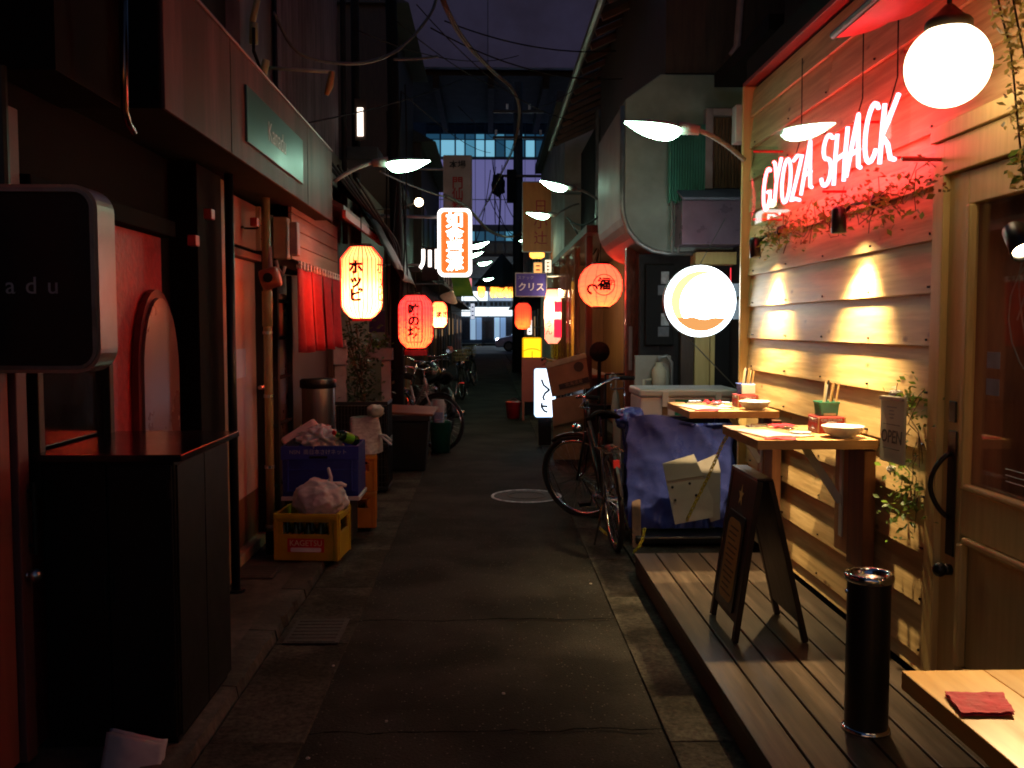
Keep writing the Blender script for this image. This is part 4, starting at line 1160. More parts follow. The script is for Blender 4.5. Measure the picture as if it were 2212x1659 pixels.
    tp(MB().tube([m @ Vector((r * math.cos(a), r * math.sin(a), 0)) for a in [i * 2 * math.pi / 40 for i in range(40)]], .018, 8, True)).build('tyre', RUBBER, fork, smooth=True)
    tp(MB().tube([m @ Vector(((r - .028) * math.cos(a), (r - .028) * math.sin(a), 0)) for a in [i * 2 * math.pi / 40 for i in range(40)]], .011, 6, True)).build('rim', CHROME, fork, smooth=True)
    sp = MB()
    for i in range(28):
        a = i * 2 * math.pi / 28; b = a + (.5 if i % 2 else -.5)
        sp.tube([m @ Vector((.02 * math.cos(b), .02 * math.sin(b), .03 * (1 if i % 4 < 2 else -1))), m @ Vector(((r - .03) * math.cos(a), (r - .03) * math.sin(a), 0))], .0013, 3)
    tp(sp).build('spokes', STEEL, fork)
    tp(MB().cyl(wc + Vector((0, -.05, 0)), wc + Vector((0, .05, 0)), .02, n=10)).build('hub', CHROME, fork)
    tp(MB().tube([m @ Vector(((r + .03) * math.cos(a), (r + .03) * math.sin(a), 0)) for a in [R(60 + i * 10) for i in range(11)]], .015, 6)).build('mudguard', BLKMET, fork)
    hb = MB().tube([(.33, 0, .86), (.31, 0, .97)], .012, 8).tube([(.05, -.28, 1.0), (.2, -.26, 1.02), (.31, -.14, .99), (.33, 0, .965), (.31, .14, .99), (.2, .26, 1.02), (.05, .28, 1.0)], .011, 8)
    tp(hb).build('handlebar', CHROME, fork, smooth=True)
    for sy in (-1, 1): tp(MB().cyl((.04, .28 * sy, 1.0), (.15, .27 * sy, 1.015), .016, n=8)).build('grip', BLACKM, fork)
    for sy in (-1, 1): tp(MB().tube([(.2, .2 * sy, .99), (.24, .25 * sy, .94), (.14, .27 * sy, .93)], .005, 5)).build('brake_lever', CHROME, fork)
    tp(MB().lathe([(.0, -.05), (.03, -.045), (.038, 0), (.036, .01)], Matrix.Translation((.43, .06, .74)) @ Matrix.Rotation(R(90), 4, 'Y'), 14)).build('headlamp', CHROME, fork, smooth=True)
    if basket:
        bk = MB()
        for i in range(9):
            yy = -.15 + i * .0375
            bk.tube([(.42, yy, 1.0), (.44, yy * .85, .78)], .004, 4).tube([(.66, yy, 1.0), (.62, yy * .85, .78)], .004, 4).tube([(.44, yy * .85, .78), (.62, yy * .85, .78)], .004, 4)
        for zz, s in ((1.0, 1.), (.93, .96), (.86, .92), (.79, .87)):
            bk.tube([(.42, -.15 * s, zz), (.66, -.15 * s, zz), (.66, .15 * s, zz), (.42, .15 * s, zz)], .006, 5, True)
        tp(bk).build('basket', M('wicker', (.33, .24, .1), (.2, .14, .06), rough=.7, scale=30), fork)
    t.location = loc
    t.rotation_euler = (lean, 0, rot)
    return t
a, b = WZ(1347, 1190, .02), WZ(1262, 1112, .02)
hd = math.atan2(b.y - a.y, b.x - a.x)
mid = (a + b) / 2
bicycle('black bicycle with chrome rims parked nearest on the right', (mid.x + .0, mid.y, .02), hd - R(4), R(52), BLKMET, lean=R(-4))

# ================================================================== LEFT: THE DARK BAR
XL = -1.55
NIGHT = M('black_wall', (.010, .008, .009), (.006, .005, .006), rough=.85, scale=9, dirt=.3, spec=.08)
bar = thing('bar_house', 'dark bar with deep maroon canopy on the left', 'bar', (-1.7, 4.0, 0))
MAROON = M('maroon_metal', (.16, .07, .073), (.10, .042, .045), rough=.6, metal=.1, scale=4, stretch=(1, 4, .6), dirt=.45, spec=.15)
bx('wall', NIGHT, -3.2, XL - .02, 3.12, 6.42, .05, 2.32, bar, bevel=0)
bx('wall', NIGHT, -3.2, XL - .02, -.4, 3.1, .05, 2.32, bar, bevel=0)
bx('upper_storey', DARKWALL, -4.5, -1.75, -.4, 6.4, 2.86, 7.5, bar, bevel=0)
cn = bx('canopy', BLACKM, -3.4, -1.215, 3.56, 7.28, 2.315, 2.80, bar, bevel=0)
bx('fascia', MAROON, -1.2145, -1.2, 3.553, 7.285, 2.308, 2.835, cn, bevel=.003)
bx('fascia', M('canopy_end', (.009, .007, .008), rough=.7, spec=.1), -3.4, -1.2155, 3.545, 3.559, 2.308, 2.835, cn, bevel=.003)
for yy in (4.45, 6.3): bx('panel_seam', BLACKM, -1.1998, -1.1985, yy, yy + .006, 2.31, 2.833, cn, bevel=0)
bx('top_flashing', M('flashing', (.3, .17, .18), rough=.4, metal=.4), -1.3, -1.19, 3.55, 7.29, 2.836, 2.85, cn)
bx('upper_panel', M('upper_panel_dark', (.008, .006, .007), rough=.85, scale=4, spec=.08), -3.4, -1.35, 3.0, 3.52, 2.3, 4.5, bar, bevel=0)
a = W(268, -20, 3.25); b = W(270, 240, 3.25)
MB().tube([a, b, b + Vector((-.005, .04, -.03)), b + Vector((-.01, .10, -.05))], .012, 10).build('drain_pipe', M('copper_pipe', (.35, .2, .17), rough=.25, metal=1.), bar, smooth=True)
# window bars above the canopy
wb = thing_part('upper_window', bar)
bx('pane', M('night_pane', (.01, .012, .014), rough=.1), -1.745, -1.74, 4.0, 5.6, 2.9, 4.4, wb, bevel=0)
for i in range(8): MB().cyl((-1.70, 4.05 + .2 * i, 2.9), (-1.70, 4.05 + .2 * i, 4.4), .008, n=6).build('bar', M('bluish_bar', (.2, .3, .34), rough=.3, metal=.7), wb)
# near door, brown red
NDOOR = M('red_brown_door', (.30, .11, .085), (.25, .085, .065), rough=.42, scale=5, stretch=(5, 5, .7))
dr = bx('door', NDOOR, XL - .03, XL + .01, 2.1, 3.02, .07, 2.1, bar)
bx('door_edge', M('maroon_jamb', (.16, .06, .06), rough=.5), XL - .04, XL + .03, 3.03, 3.10, .06, 2.2, bar)
yb, zb = WX(42, 1120, XL).y, WX(42, 1120, XL).z
MB().tube([(XL + .012, yb, zb + .09), (XL + .05, yb, zb + .09)], .006, 8).tube([(XL + .012, yb, zb - .09), (XL + .05, yb, zb - .09)], .006, 8).tube([(XL + .05, yb, zb + .12), (XL + .05, yb, zb - .12)], .008, 8).build('pull_handle', BLKMET, dr)
q = WX(40, 1243, XL)
MB().cyl((XL + .01, q.y, q.z), (XL + .045, q.y, q.z), .012, n=12).ball((XL + .055, q.y, q.z), .024, 14).build('knob', STEEL, dr, smooth=True)
# dark window and red stucco
wd = bx('window', M('dark_pane', (.008, .008, .009), rough=.08), XL - .015, XL - .01, 3.24, 3.80, .95, 1.42, bar, bevel=0)
for y0_, y1_, z0_, z1_ in ((3.2, 3.24, .91, 1.46), (3.8, 3.84, .91, 1.46), (3.24, 3.8, .91, .95), (3.24, 3.8, 1.42, 1.46)):
    bx('window_frame', DARKWOOD, XL - .019, XL + .02, y0_, y1_, z0_, z1_, wd)
STUC = M('red_stucco', (.6, .06, .06), (.4, .035, .04), rough=.38, scale=28, bump=.5, dirt=.3, spec=.5)
bx('stucco', STUC, XL - .0195, XL - .006, 3.845, 4.5, .05, 1.92, bar, bevel=0)
bx('stucco', STUC, XL - .0195, XL - .006, 3.13, 3.845, 1.465, 1.92, bar, bevel=0)
bx('stucco', STUC, XL - .0195, XL - .006, 3.13, 3.845, .05, .905, bar, bevel=0)
bx('head_beam', NIGHT, XL - .02, XL + .05, 3.13, 4.55, 1.925, 2.0, bar)
def arch(w, h, d, m, rim=0.):
    pts = [(-w / 2, 0), (w / 2, 0)] + [(w / 2 * math.cos(R(a)), h - w * .75 + w * .75 * math.sin(R(a))) for a in range(0, 181, 12)]
    return MB().prism(pts, d, m)
ma = frame((XL + .0, 4.34, .05), (0, 1, 0), (0, 0, 1))
arch(.52, 1.62, .03, ma).build('arched_surround', M('dark_red_trim', (.16, .02, .02), rough=.35), bar)
arch(.46, 1.58, .045, ma).build('arched_door', M('arch_door', (.30, .13, .11), (.25, .10, .085), rough=.3, scale=4), bar)
bx('pillar', NIGHT, XL - .02, XL + .12, 4.66, 5.08, .05, 2.3, bar)
bx('post', M('tan_post', (.30, .2, .11), (.24, .155, .085), rough=.5, scale=6, stretch=(5, 5, .6)), XL - .02, XL + .1, 5.10, 5.24, .05, 2.3, bar)
bx('post', DARKWALL, XL - .02, XL + .06, 5.26, 5.40, .05, 2.3, bar)
# pink sliding door
pd = bx('sliding_door', PINKWALL, XL - .01, XL + .005, 5.46, 6.24, .42, 1.92, bar)
bx('kick_panel', BROWNW, XL - .011, XL + .004, 5.46, 6.24, .12, .418, pd)
bx('door_frame', DARKWOOD, XL - .02, XL + .05, 5.41, 5.455, .06, 2.0, bar)
bx('door_frame', DARKWALL, XL - .02, XL + .06, 6.245, 6.31, .06, 2.0, bar)
bx('door_head', M('red_brown_head', (.3, .1, .08), rough=.5), XL - .02, XL + .05, 5.456, 6.244, 1.925, 1.97, bar)
bx('transom', PINKWALL, XL - .018, XL, 5.41, 6.31, 2.005, 2.3, bar)
bx('threshold', M('worn_sill', (.42, .28, .16), rough=.5), XL - .02, XL + .06, 5.456, 6.244, .052, .118, bar)
bx('letter_slot', BLACK, XL + .0055, XL + .012, 5.62, 5.68, 1.55, 1.66, pd)
bx('notice', M('white_notice', (.62, .62, .75), (.5, .5, .64), rough=.4, scale=5), XL + .0055, XL + .008, 5.50, 5.96, 1.18, 1.36, pd, bevel=0)
MB().tube([(XL + .06, 6.1, 1.1), (XL + .06, 6.3, 1.1)], .014, 8).build('door_catch', STEEL, bar)
bx('tile_strip', M('cream_tile', (.45, .35, .24), (.38, .29, .19), rough=.4, scale=8), XL - .02, XL + .03, 6.315, 6.42, .06, 2.3, bar)
for i in range(24): bx('tile_joint', DARKWOOD, XL + .0305, XL + .032, 6.315, 6.42, .1 + i * .09, .106 + i * .09, bar, bevel=0)
# hooks and lamps under the canopy (unlit)
MB().tube([(-1.5 + .05 * math.cos(i * .5), 5.95 + .05 * math.sin(i * .5), 2.12) for i in range(9)], .007, 6).build('hook', BLKMET, bar)
for px, py in ((452, 463), (550, 480), (418, 520)):
    q = WX(px, py, -1.38)
    bx('canopy_fitting', M('red_fitting', (.5, .04, .03), rough=.4), q.x - .02, q.x + .02, q.y - .03, q.y + .03, q.z - .025, q.z + .025, bar)
# black pole
q = WZ(510, 1278, .05)
pl = thing('steel_pole', 'slim black steel pole standing under the canopy edge', 'pole', (q.x, q.y, .05))
MB().cyl((q.x, q.y, .05), (q.x, q.y, 2.31), .024, n=14).build('shaft', BLACK, pl, smooth=True)
MB().cyl((q.x, q.y, .05), (q.x, q.y, .065), .05, n=14).build('foot_plate', BLACK, pl)
# yellowish drain pipe with clips, ball valve
q = WZ(586, 1196, .05)
yp = thing('drain_pipe', 'yellowish vertical drain pipe beside the pink door', 'pipe', (q.x, q.y, .05))
YPIPE = M('yellowed_pvc', (.5, .38, .17), (.42, .3, .12), rough=.45, scale=8, dirt=.3)
MB().tube([(q.x, q.y, .16), (q.x, q.y, 2.3)], .027, 12).build('pipe', YPIPE, yp, smooth=True)
MB().cyl((q.x, q.y, .05), (q.x, q.y, .2), .034, n=12).build('lower_socket', BLACKM, yp)
for zz in (.22, .6, 1.05, 1.45): MB().cyl((q.x, q.y, zz), (q.x, q.y, zz + .02), .032, n=12).build('clip', STEEL, yp)
MB().cyl((q.x, q.y, 1.5), (q.x, q.y, 1.72), .033, n=12).build('upper_socket', YPIPE, yp, smooth=True)
me_ = thing('gas_meter', 'round reddish gas meter on the yellowish drain pipe', 'gas meter', (q.x + .02, q.y, 1.75))
MB().lathe([(.0, -.055), (.06, -.055), (.065, -.04), (.065, .04), (.06, .055), (.0, .055)], Matrix.Translation((q.x + .03, q.y - .03, 1.8)) @ Matrix.Rotation(R(75), 4, 'Y'), 20).build('body', M('orange_red_paint', (.5, .12, .07), rough=.4, scale=6), me_, smooth=True)
MB().prism(disc(.03, 16), .004, frame((q.x + .03, q.y - .1, 1.8), (1, 0, 0), (0, 0, 1))).build('dial', BLACK, me_)
MB().tube([(q.x + .03, q.y - .03, 1.86), (q.x + .02, q.y, 2.0)], .014, 8).build('pipe', FRP, me_)
# electricity meters
q0, q1 = W(592, 470, 6.35), W(624, 560, 6.35)
em_ = thing('electric_meters', 'beige electric meter boxes with pipes under the canopy end', 'meter box', (q0.x, 6.35, q1.z))
bx('tall_case', BEIGE, q0.x, q1.x, 6.3, 6.41, q1.z, q0.z, em_, bevel=.008)
q0, q1 = W(624, 480, 6.3), W(644, 552, 6.3)
bx('short_case', M('pink_case', (.5, .3, .28), rough=.45), q0.x + .005, q1.x, 6.28, 6.38, q1.z, q0.z, em_, bevel=.008)
for px in (573, 585): MB().tube([W(px, 465, 6.38), W(px, 600, 6.38)], .014, 8).build('conduit', BEIGE if px > 580 else DARKWOOD, em_, smooth=True)
MB().tube([W(596, 562, 6.3), W(600, 580, 6.3), W(612, 592, 6.3), W(615, 575, 6.3)], .013, 8).build('bend', FRP, em_, smooth=True)

# teal name plate on the fascia
tp_ = thing('name_plate', 'teal metal name plate on the maroon canopy', 'sign', (-1.2, 5.35, 2.41))
TEAL = M('teal_metal', (.045, .125, .12), (.035, .10, .10), rough=.42, metal=.3, scale=4)
bx('plate', TEAL, -1.199, -1.187, 4.70, 6.09, 2.412, 2.69, tp_, bevel=.004)
text('Kanadu', .15, WHITEINK, tp_, face_right((-1.1865, 5.36, 2.55)), extrude=.001)
# black light box sign at the left edge
lb = thing('black_lightbox', 'black unlit box sign with silver rounded rim lettered adu', 'sign', (-1.5, 2.95, 1.35))
rA = W(214, 600, 2.9)
xr = rA.x; zt_, zb_ = W(120, 398, 2.9).z, W(120, 806, 2.9).z
hh = zt_ - zb_; ww = .62
cx_ = xr - ww / 2; cz_ = (zt_ + zb_) / 2
mm = frame((cx_, 2.9, cz_), (1, 0, 0), (0, 0, 1))
RIM = M('silver_rim', (.5, .42, .36), (.42, .35, .3), rough=.32, metal=.8, scale=7)
def ringprism(w, h, r, w2, h2, r2, d0, d1, m):
    o, i = rrect(w, h, r, 8), rrect(w2, h2, r2, 8)
    n = len(o); mb = MB()
    vs = [(*p, d0) for p in o] + [(*p, d0) for p in i] + [(*p, d1) for p in o] + [(*p, d1) for p in i]
    fs = []
    for k in range(n):
        j = (k + 1) % n
        fs += [(k, j, n + j, n + k)[::-1], (2 * n + k, 2 * n + j, 3 * n + j, 3 * n + k), (k, j, 2 * n + j, 2 * n + k), (n + k, n + j, 3 * n + j, 3 * n + k)[::-1]]
    return mb.add(vs, fs, m)
ringprism(ww, hh, .075, ww - .02, hh - .02, .066, -.13, .0, mm).build('casing', RIM, lb)
ringprism(ww - .0202, hh - .0202, .066, ww - .045, hh - .045, .05, -.05, .006, mm).build('front_rim', GREYMET, lb)
MB().prism(rrect(ww - .0455, hh - .0455, .05, 8), .02, mm @ Matrix.Translation((0, 0, -.03))).build('face', BLACK, lb)
qt = W(72, 618, 2.9)
text('kanadu', .075, M('dull_silver', (.42, .43, .45), rough=.4), lb, face_cam((qt.x - .103, 2.9 + .0085, qt.z)), extrude=.001, space=1.75)
MB().tube([(cx_, 2.96, zt_ - .005), (cx_ , 2.96, 2.3)], .02, 10).build('hanger', BLKMET, lb)
bx('back_plate', BLACK, cx_ - .25, cx_ + .25, 3.0, 3.02, zb_ + .04, zt_ - .04, lb)
# black counter box with a folded cloth before it
cb = thing('black_counter', 'tall glossy black counter box before the red wall', 'counter', (-1.3, 3.5, .05))
CBK = M('black_lacquer', (.008, .008, .0085), (.005, .005, .0055), rough=.5, scale=7, spec=.2, dirt=.3, bump=.05)
bx('body', CBK, -1.51, -1.065, 3.16, 3.79, .086, 1.045, cb)
for x0_, x1_ in ((-1.505, -1.292), (-1.286, -1.072)):
    dd = bx('door', CBK, x0_, x1_, 3.150, 3.1595, .09, 1.03, cb, bevel=.002)
    for zz in (.2, .92): bx('hinge', BLKMET, x0_ + .004 if x0_ < -1.4 else x1_ - .014, x0_ + .014 if x0_ < -1.4 else x1_ - .004, 3.146, 3.1495, zz, zz + .06, dd, bevel=.001)
    bx('pull', BLKMET, -1.305 if x0_ < -1.4 else -1.283, -1.295 if x0_ < -1.4 else -1.273, 3.14, 3.1495, .56, .66, dd)
for y0_, y1_ in ((3.17, 3.47), (3.476, 3.78)): bx('side_panel', CBK, -1.0645, -1.058, y0_, y1_, .09, 1.03, cb, bevel=.002)
bx('plinth', BLACKM, -1.5, -1.075, 3.17, 3.78, .05, .085, cb)
bx('top', M('black_top', (.02, .013, .013), rough=.16, scale=4, spec=.6), -1.53, -1.03, 3.13, 3.86, 1.046, 1.07, cb, bevel=.003)
q = WZ(285, 1650, .06)
fc = thing('folded_newspaper', 'folded grey white bundle on the step by the black counter', 'bundle', (q.x, q.y, .05))
c4 = [W(232, 1582, 3.08), W(356, 1600, 3.08), W(342, 1680, 2.98), W(215, 1690, 2.98)]
def fold(dy):
    def fn(u, v):
        p = c4[0].lerp(c4[1], u).lerp(c4[3].lerp(c4[2], u), v)
        return p + Vector((0, dy - .02 * math.sin(u * 3.1) + .006 * noise.noise(Vector((u * 5, v * 5, dy))), .008 * math.sin(u * 5)))
    return fn
MB().grid(fold(0), 12, 10).build('front_sheet', M('grey_paper', (.5, .5, .5), (.4, .4, .41), rough=.8, scale=9), fc, thick=.012, smooth=True)
MB().grid(fold(.028), 12, 10).build('back_sheet', MATS['grey_paper'], fc, thick=.012, smooth=True)

# ================================================================== LEFT: THE TAVERN WITH THE RED CURTAIN
tv = thing('tavern_house', 'tavern with red door curtain and mauve corrugated upper floor', 'tavern', (-1.7, 8, 0))
bx('wall', DARKWOOD, -3.2, XL - .1, 6.44, 9.6, .05, 2.6, tv, bevel=0)
bx('upper_storey', GREYWALL, -4, -1.66, 6.42, 10.2, 2.62, 7.2, tv, bevel=0)
rib = MB().grid(lambda u, v: (-1.625 + .018 * math.cos(u * 44 * math.pi), 7.3 + 2.9 * u, 2.7 + 4.4 * v), 44 * 6, 1)
rib.build('corrugated_cladding', GREYWALL, tv, smooth=True)
for px, rr in ((768, .05), (742, .03), (842, .05)):
    yy = 1.6 * FPX / (1055 - px)
    MB().cyl((-1.56, yy, 2.4), (-1.56, yy, 7), rr, n=10).build('rain_pipe', DARKWALL, tv, smooth=True)
# lattice sliding door
ld = thing_part('lattice_door', tv)
bx('pane', M('brown_pane', (.12, .06, .04), (.08, .04, .03), rough=.3, scale=4), XL - .06, XL - .05, 6.5, 7.5, .1, 1.75, ld, bevel=0)
for yy in (6.47, 6.95, 7.46): bx('stile', DARKWOOD, XL - .049, XL - .01, yy, yy + .06, .06, 1.9, ld)
for zz in (.3, .75, 1.1, 1.4, 1.68): bx('rail', BLACKM, XL - .047, XL - .02, 6.531, 7.459, zz, zz + .025, ld)
bx('door_head', BLACKM, XL - .05, XL + .12, 6.45, 7.6, 1.91, 1.99, tv)
# plank screen above the curtain
for i in range(4):
    z0_ = 1.96 + i * .105
    bx('screen_plank', M('greyed_plank', (.38, .25, .2), (.3, .19, .15), rough=.6, scale=6, stretch=(4, .7, 6), dirt=.3), -1.36, -1.335, 6.42, 8.35, z0_, z0_ + .1, tv)
# noren
nr = thing('door_curtain', 'long red cloth door curtain left of the lantern', 'curtain', (-1.3, 7.2, 1.35))
MB().cyl((-1.3, 6.4, 1.93), (-1.3, 8.4, 1.93), .013, n=10).build('pole', DARKWOOD, nr)
for k in range(4):
    y0_ = 6.42 + k * .48
    MB().grid(lambda u, v: (-1.30 + .035 * math.sin(u * 9 + k) * (1.15 - v) , y0_ + .47 * u, 1.32 + .58 * v + .01 * math.sin(u * 7)), 18, 8).build('cloth_panel', REDCLOTH, nr, smooth=True, thick=.003)
    for i in range(4): bx('loop', WHITEP, -1.317, -1.283, y0_ + .04 + i * .12, y0_ + .075 + i * .12, 1.895, 1.947, nr, bevel=.003)
# lean-to roof
rf = thing_part('lean_to_roof', tv)
for i in range(7):
    y0_ = 7.32 + i * .36
    MB().add([(-1.7, y0_, 2.68), (-1.12, y0_, 2.40), (-1.12, y0_ + .352, 2.40), (-1.7, y0_ + .352, 2.68), (-1.7, y0_, 2.72), (-1.12, y0_, 2.44), (-1.12, y0_ + .352, 2.44), (-1.7, y0_ + .352, 2.72)],
             [(0, 3, 2, 1), (4, 5, 6, 7), (0, 1, 5, 4), (1, 2, 6, 5), (2, 3, 7, 6), (3, 0, 4, 7)]).build('roof_sheet', M('rusty_sheet', (.12, .06, .045), (.07, .04, .035), rough=.5, metal=.3, scale=6, dirt=.3), rf)
bx('eave_board', M('red_eave', (.32, .05, .035), (.24, .035, .025), rough=.45, scale=5), -1.13, -1.10, 7.3, 9.84, 2.34, 2.40, rf)
# tarpaulin hanging off the eaves behind the lantern
tpn = thing('dark_tarpaulin', 'sagging black tarpaulin slung over the left eaves', 'tarpaulin', (-1.1, 10.2, 2.2))
def tarp(u, v):
    y = 8.9 + 2.9 * u
    x = -1.55 + .66 * v + .05 * math.sin(u * 11)
    z = 3.0 - .95 * v ** 1.5 + .09 * noise.noise(Vector((u * 6, v * 4, 0))) - .12 * u
    return (x, y, z)
MB().grid(tarp, 26, 16).build('sheet', M('black_tarp', (.018, .018, .02), (.012, .012, .013), rough=.5, scale=8, bump=.5), tpn, smooth=True, thick=.006)

# ------------------------------------------------------------------ paper lanterns
def lantern(center, rx, h, label, txt, tsize, colmat, ribs=10, shape='long', watts=3., bcol=(1, .5, .2), ang=0., tmat=None, panel=False, bz=-.3, group='red paper lanterns'):
    c = Vector(center)
    t = thing('paper_lantern', label, 'lantern', c - Vector((0, 0, h / 2)), group)
    prof = []
    n = 40
    def rad(s):
        e = abs(2 * s - 1)
        if shape == 'round': return rx * max(.42, math.sqrt(max(0, 1 - (e * .93) ** 2.2)))
        if shape == 'facet':
            if s > .84: return rx * (1 - (s - .84) / .16 * .45)
            return rx * (1 - max(0, (.2 - s) / .2) ** 2.0 * .52)
        return rx * (1 - max(0, e - .55) ** 2 / .2025 * .45)
    for i in range(n + 1):
        s = i / n
        prof.append((rad(s) * (1 + .012 * math.cos(s * ribs * 2 * math.pi)), (s - .5) * h))
    T = Matrix.Translation(c)
    MB().lathe(prof, T, 40 if shape != 'facet' else 12).build('paper_shell', colmat, t, smooth=shape != 'facet')
    MB().lathe([(rad(1) * .98, h / 2 - .004), (rad(1) * .98, h / 2 + .022), (.0, h / 2 + .022)], T, 24).build('top_ring', BLACK, t)
    MB().lathe([(.0, -h / 2 - .02), (rad(0) * .98, -h / 2 - .02), (rad(0) * .98, -h / 2 + .004)], T, 24).build('bottom_ring', BLACK if shape != 'facet' else REDCLOTH, t)
    MB().tube([c + Vector((0, 0, h / 2 + .02)), c + Vector((0, .0, h / 2 + .22))], .004, 5).build('hanger', BLACKM, t)
    nr_ = 12 if shape == 'round' else 28
    for k in range(nr_):
        a = k * 2 * math.pi / nr_ + .2
        MB().tube([c + Vector((rad(i / 12) * 1.008 * math.cos(a), rad(i / 12) * 1.008 * math.sin(a), (i / 12 - .5) * h)) for i in range(13)], .0022 if shape == 'round' else .0032, 4).build('glow_rib', E('rib_glow', (1, .03, .02), .7), t)  # ribs given a red glow of their own to redden the lantern's edges
    def wr(p):
        s = min(1, max(0, p.y / h + .5))
        rr = rad(s) * 1.02 + .005 + p.z
        a = -math.pi / 2 + ang + p.x / rx
        return c + Vector((rr * math.cos(a), rr * math.sin(a), p.y))
    if txt: text(txt, tsize, tmat or INK, t, None, wrap=wr, lines=.95, extrude=.0008, bold=tsize * .045)
    if panel:
        k = tsize
        for (x0_, x1_, y0_, y1_) in ((-k * .75, -k * .70, -k * 1.75, k * 1.75), (k * .70, k * .75, -k * 1.75, k * 1.75), (-k * .7, k * .7, k * 1.7, k * 1.75), (-k * .7, k * .7, -k * 1.75, -k * 1.7)):
            mb = MB().grid(lambda u, v: wr(Vector((x0_ + (x1_ - x0_) * u, y0_ + (y1_ - y0_) * v, 0))), 8, 12)
            mb.build('printed_line', INK, t, thick=.002)
    bulb('bulb', c + Vector((0, 0, bz * h)), watts, bcol, t, .03)
    return t, wr
HOT = paper('lantern_paper_bright', (1, .10, .035), 3.6, (.9, .5, .22))
RED = paper('lantern_paper_red', (1, .022, .04), 2.6, (.95, .25, .03))
REDM = paper('lantern_paper_rosy', (1, .052, .04), 2.7, (.95, .26, .04))
SMALL = paper('lantern_paper_small', (1, .04, .03), 1.2, (.95, .25, .05))
c = W(781, 611, 6.9)
t, wr = lantern(c, .15, .52, 'long bright lantern with black katakana nearest on the left', 'ホ\nッ\nピ', .105, HOT, 3, 'facet', 15, (1, .74, .40), R(-8), bz=-.24)
text('ホ\nッ\nピ', .105, INK, t, None, wrap=lambda p: wr(p + Vector((.2, 0, 0))), lines=.95, extrude=.0008)
c = W(898, 695, 9.0)
t, wr = lantern(c, .163, .50, 'red lantern with framed black characters beside the tarpaulin', '味\nの\n坊', .112, RED, 9, 'long', 3.0, (1, .62, .22), R(-2), panel=True, bz=-.3)
MB().lathe([(.115, .0), (.11, -.05), (.0, -.06)], Matrix.Translation(c - Vector((0, 0, .272))), 24).build('lower_skirt', REDCLOTH, t)
c = W(948, 680, 11.0)
lantern(c, .095, .30, 'small bright lantern half hidden behind the framed red one', 'まさ', .07, HOT, 6, 'long', 7, (1, .72, .4), R(25))
c = W(1297, 617, 9.6)
t, wr = lantern(c, .225, .43, 'round rosy lantern with a black crest on the right', '福', .13, REDM, 8, 'round', 2.8, (1, .62, .22), R(3), bz=-.26)
MB().tube([wr(Vector((.11 * math.cos(i * .2618), .105 * math.sin(i * .2618), .0))) for i in range(24)], .004, 5, True).build('crest_ring', INK, t)
text('お', .07, INK, t, None, wrap=lambda p: wr(p + Vector((.085, .02, 0))), extrude=.0008, bold=.001)
MB().tube([wr(Vector((-.12 + .05 * math.cos(i * .45), -.045 + .045 * math.sin(i * .45), 0))) for i in range(11)], .012, 5).build('crest_fan', INK, t)
c = W(1130, 683, 17.0)
lantern(c, .145, .47, 'plain small red lantern hanging over the far right', '', .1, SMALL, 8, 'long', 3, (1, .5, .2), bz=-.3)

# ------------------------------------------------------------------ crates and rubbish on the left
def beer_crate(label, org, rot, mat, w=.44, d=.34, h=.29, group=None):
    t = thing('bottle_crate', label, 'crate', (0, 0, 0), group)
    th = .016
    def wall(L_, m):
        b = MB()
        b.box(-L_ / 2, L_ / 2, 0, th, 0, h * .56, m).box(-L_ / 2, L_ / 2, 0, th, h * .82, h, m)
        b.box(-L_ / 2, -L_ / 2 + .055, 0, th, h * .56, h * .82, m).box(L_ / 2 - .055, L_ / 2, 0, th, h * .56, h * .82, m)
        for s in (-L_ / 2 + .012, L_ / 2 - .012): b.box(s - .012, s + .012, -.006, 0, 0, h, m)
        b.box(-L_ / 2, L_ / 2, -.008, 0, h * .88, h * .97, m)
        return b
    for k, (L_, off) in enumerate(((w, d / 2), (d - .034, w / 2), (w, d / 2), (d - .034, w / 2))):
        m = Matrix.Rotation(R(90 * k), 4, 'Z') @ Matrix.Translation((0, -off, 0))
        wall(L_, m).build('side', mat, t, bevel=.003)
    MB().box(-w / 2 + .02, w / 2 - .02, -d / 2 + .02, d / 2 - .02, .004, .014).build('bottom', mat, t)
    dv = MB()
    for i in range(1, 5): dv.box(-w / 2 + w * i / 5 - .002, -w / 2 + w * i / 5 + .002, -d / 2 + .02, d / 2 - .02, .015, h * .55)
    dv.build('dividers', mat, t)
    t.location = org; t.rotation_euler = (0, 0, rot)
    return t
a, b = WZ(593, 1210, .05), WZ(727, 1228, .03)
rot = math.atan2(b.y - a.y, b.x - a.x)
ca = (a + b) / 2 + Vector((-math.sin(rot), math.cos(rot), 0)) * .175
rot = R(-5)
ca = (a + b) / 2 + Vector((.02, .165, 0))
yc = beer_crate('yellow bottle crate lettered KAGETSU nearest on the left', (ca.x, ca.y, .062), rot, YELP, .40, .33)
bt = lambda m_: m_
def on_crate(x, z, d): return frame(Vector((x, -.165 - .008 - d, z)), (1, 0, 0), (0, 0, 1))
MB().prism([(-.115, -.043), (.115, -.043), (.115, .043), (-.115, .043)], .001, on_crate(0, .095, .0 - .007)).build('red_label', M('label_red', (.5, .02, .02), rough=.5, scale=9), yc)
text('KAGETSU', .05, M('cream_ink', (.8, .7, .45), rough=.5), yc, on_crate(0, .108, -.0058), extrude=.0004, xs=.95)
MB().prism(rrect(.19, .026, .008), .0006, on_crate(0, .068, -.0058)).build('white_strip', WHITEINK, yc)
bot = None
DGL = M('dark_bottle_glass', (.02, .03, .012), rough=.12, scale=5, spec=.6)
k = 0
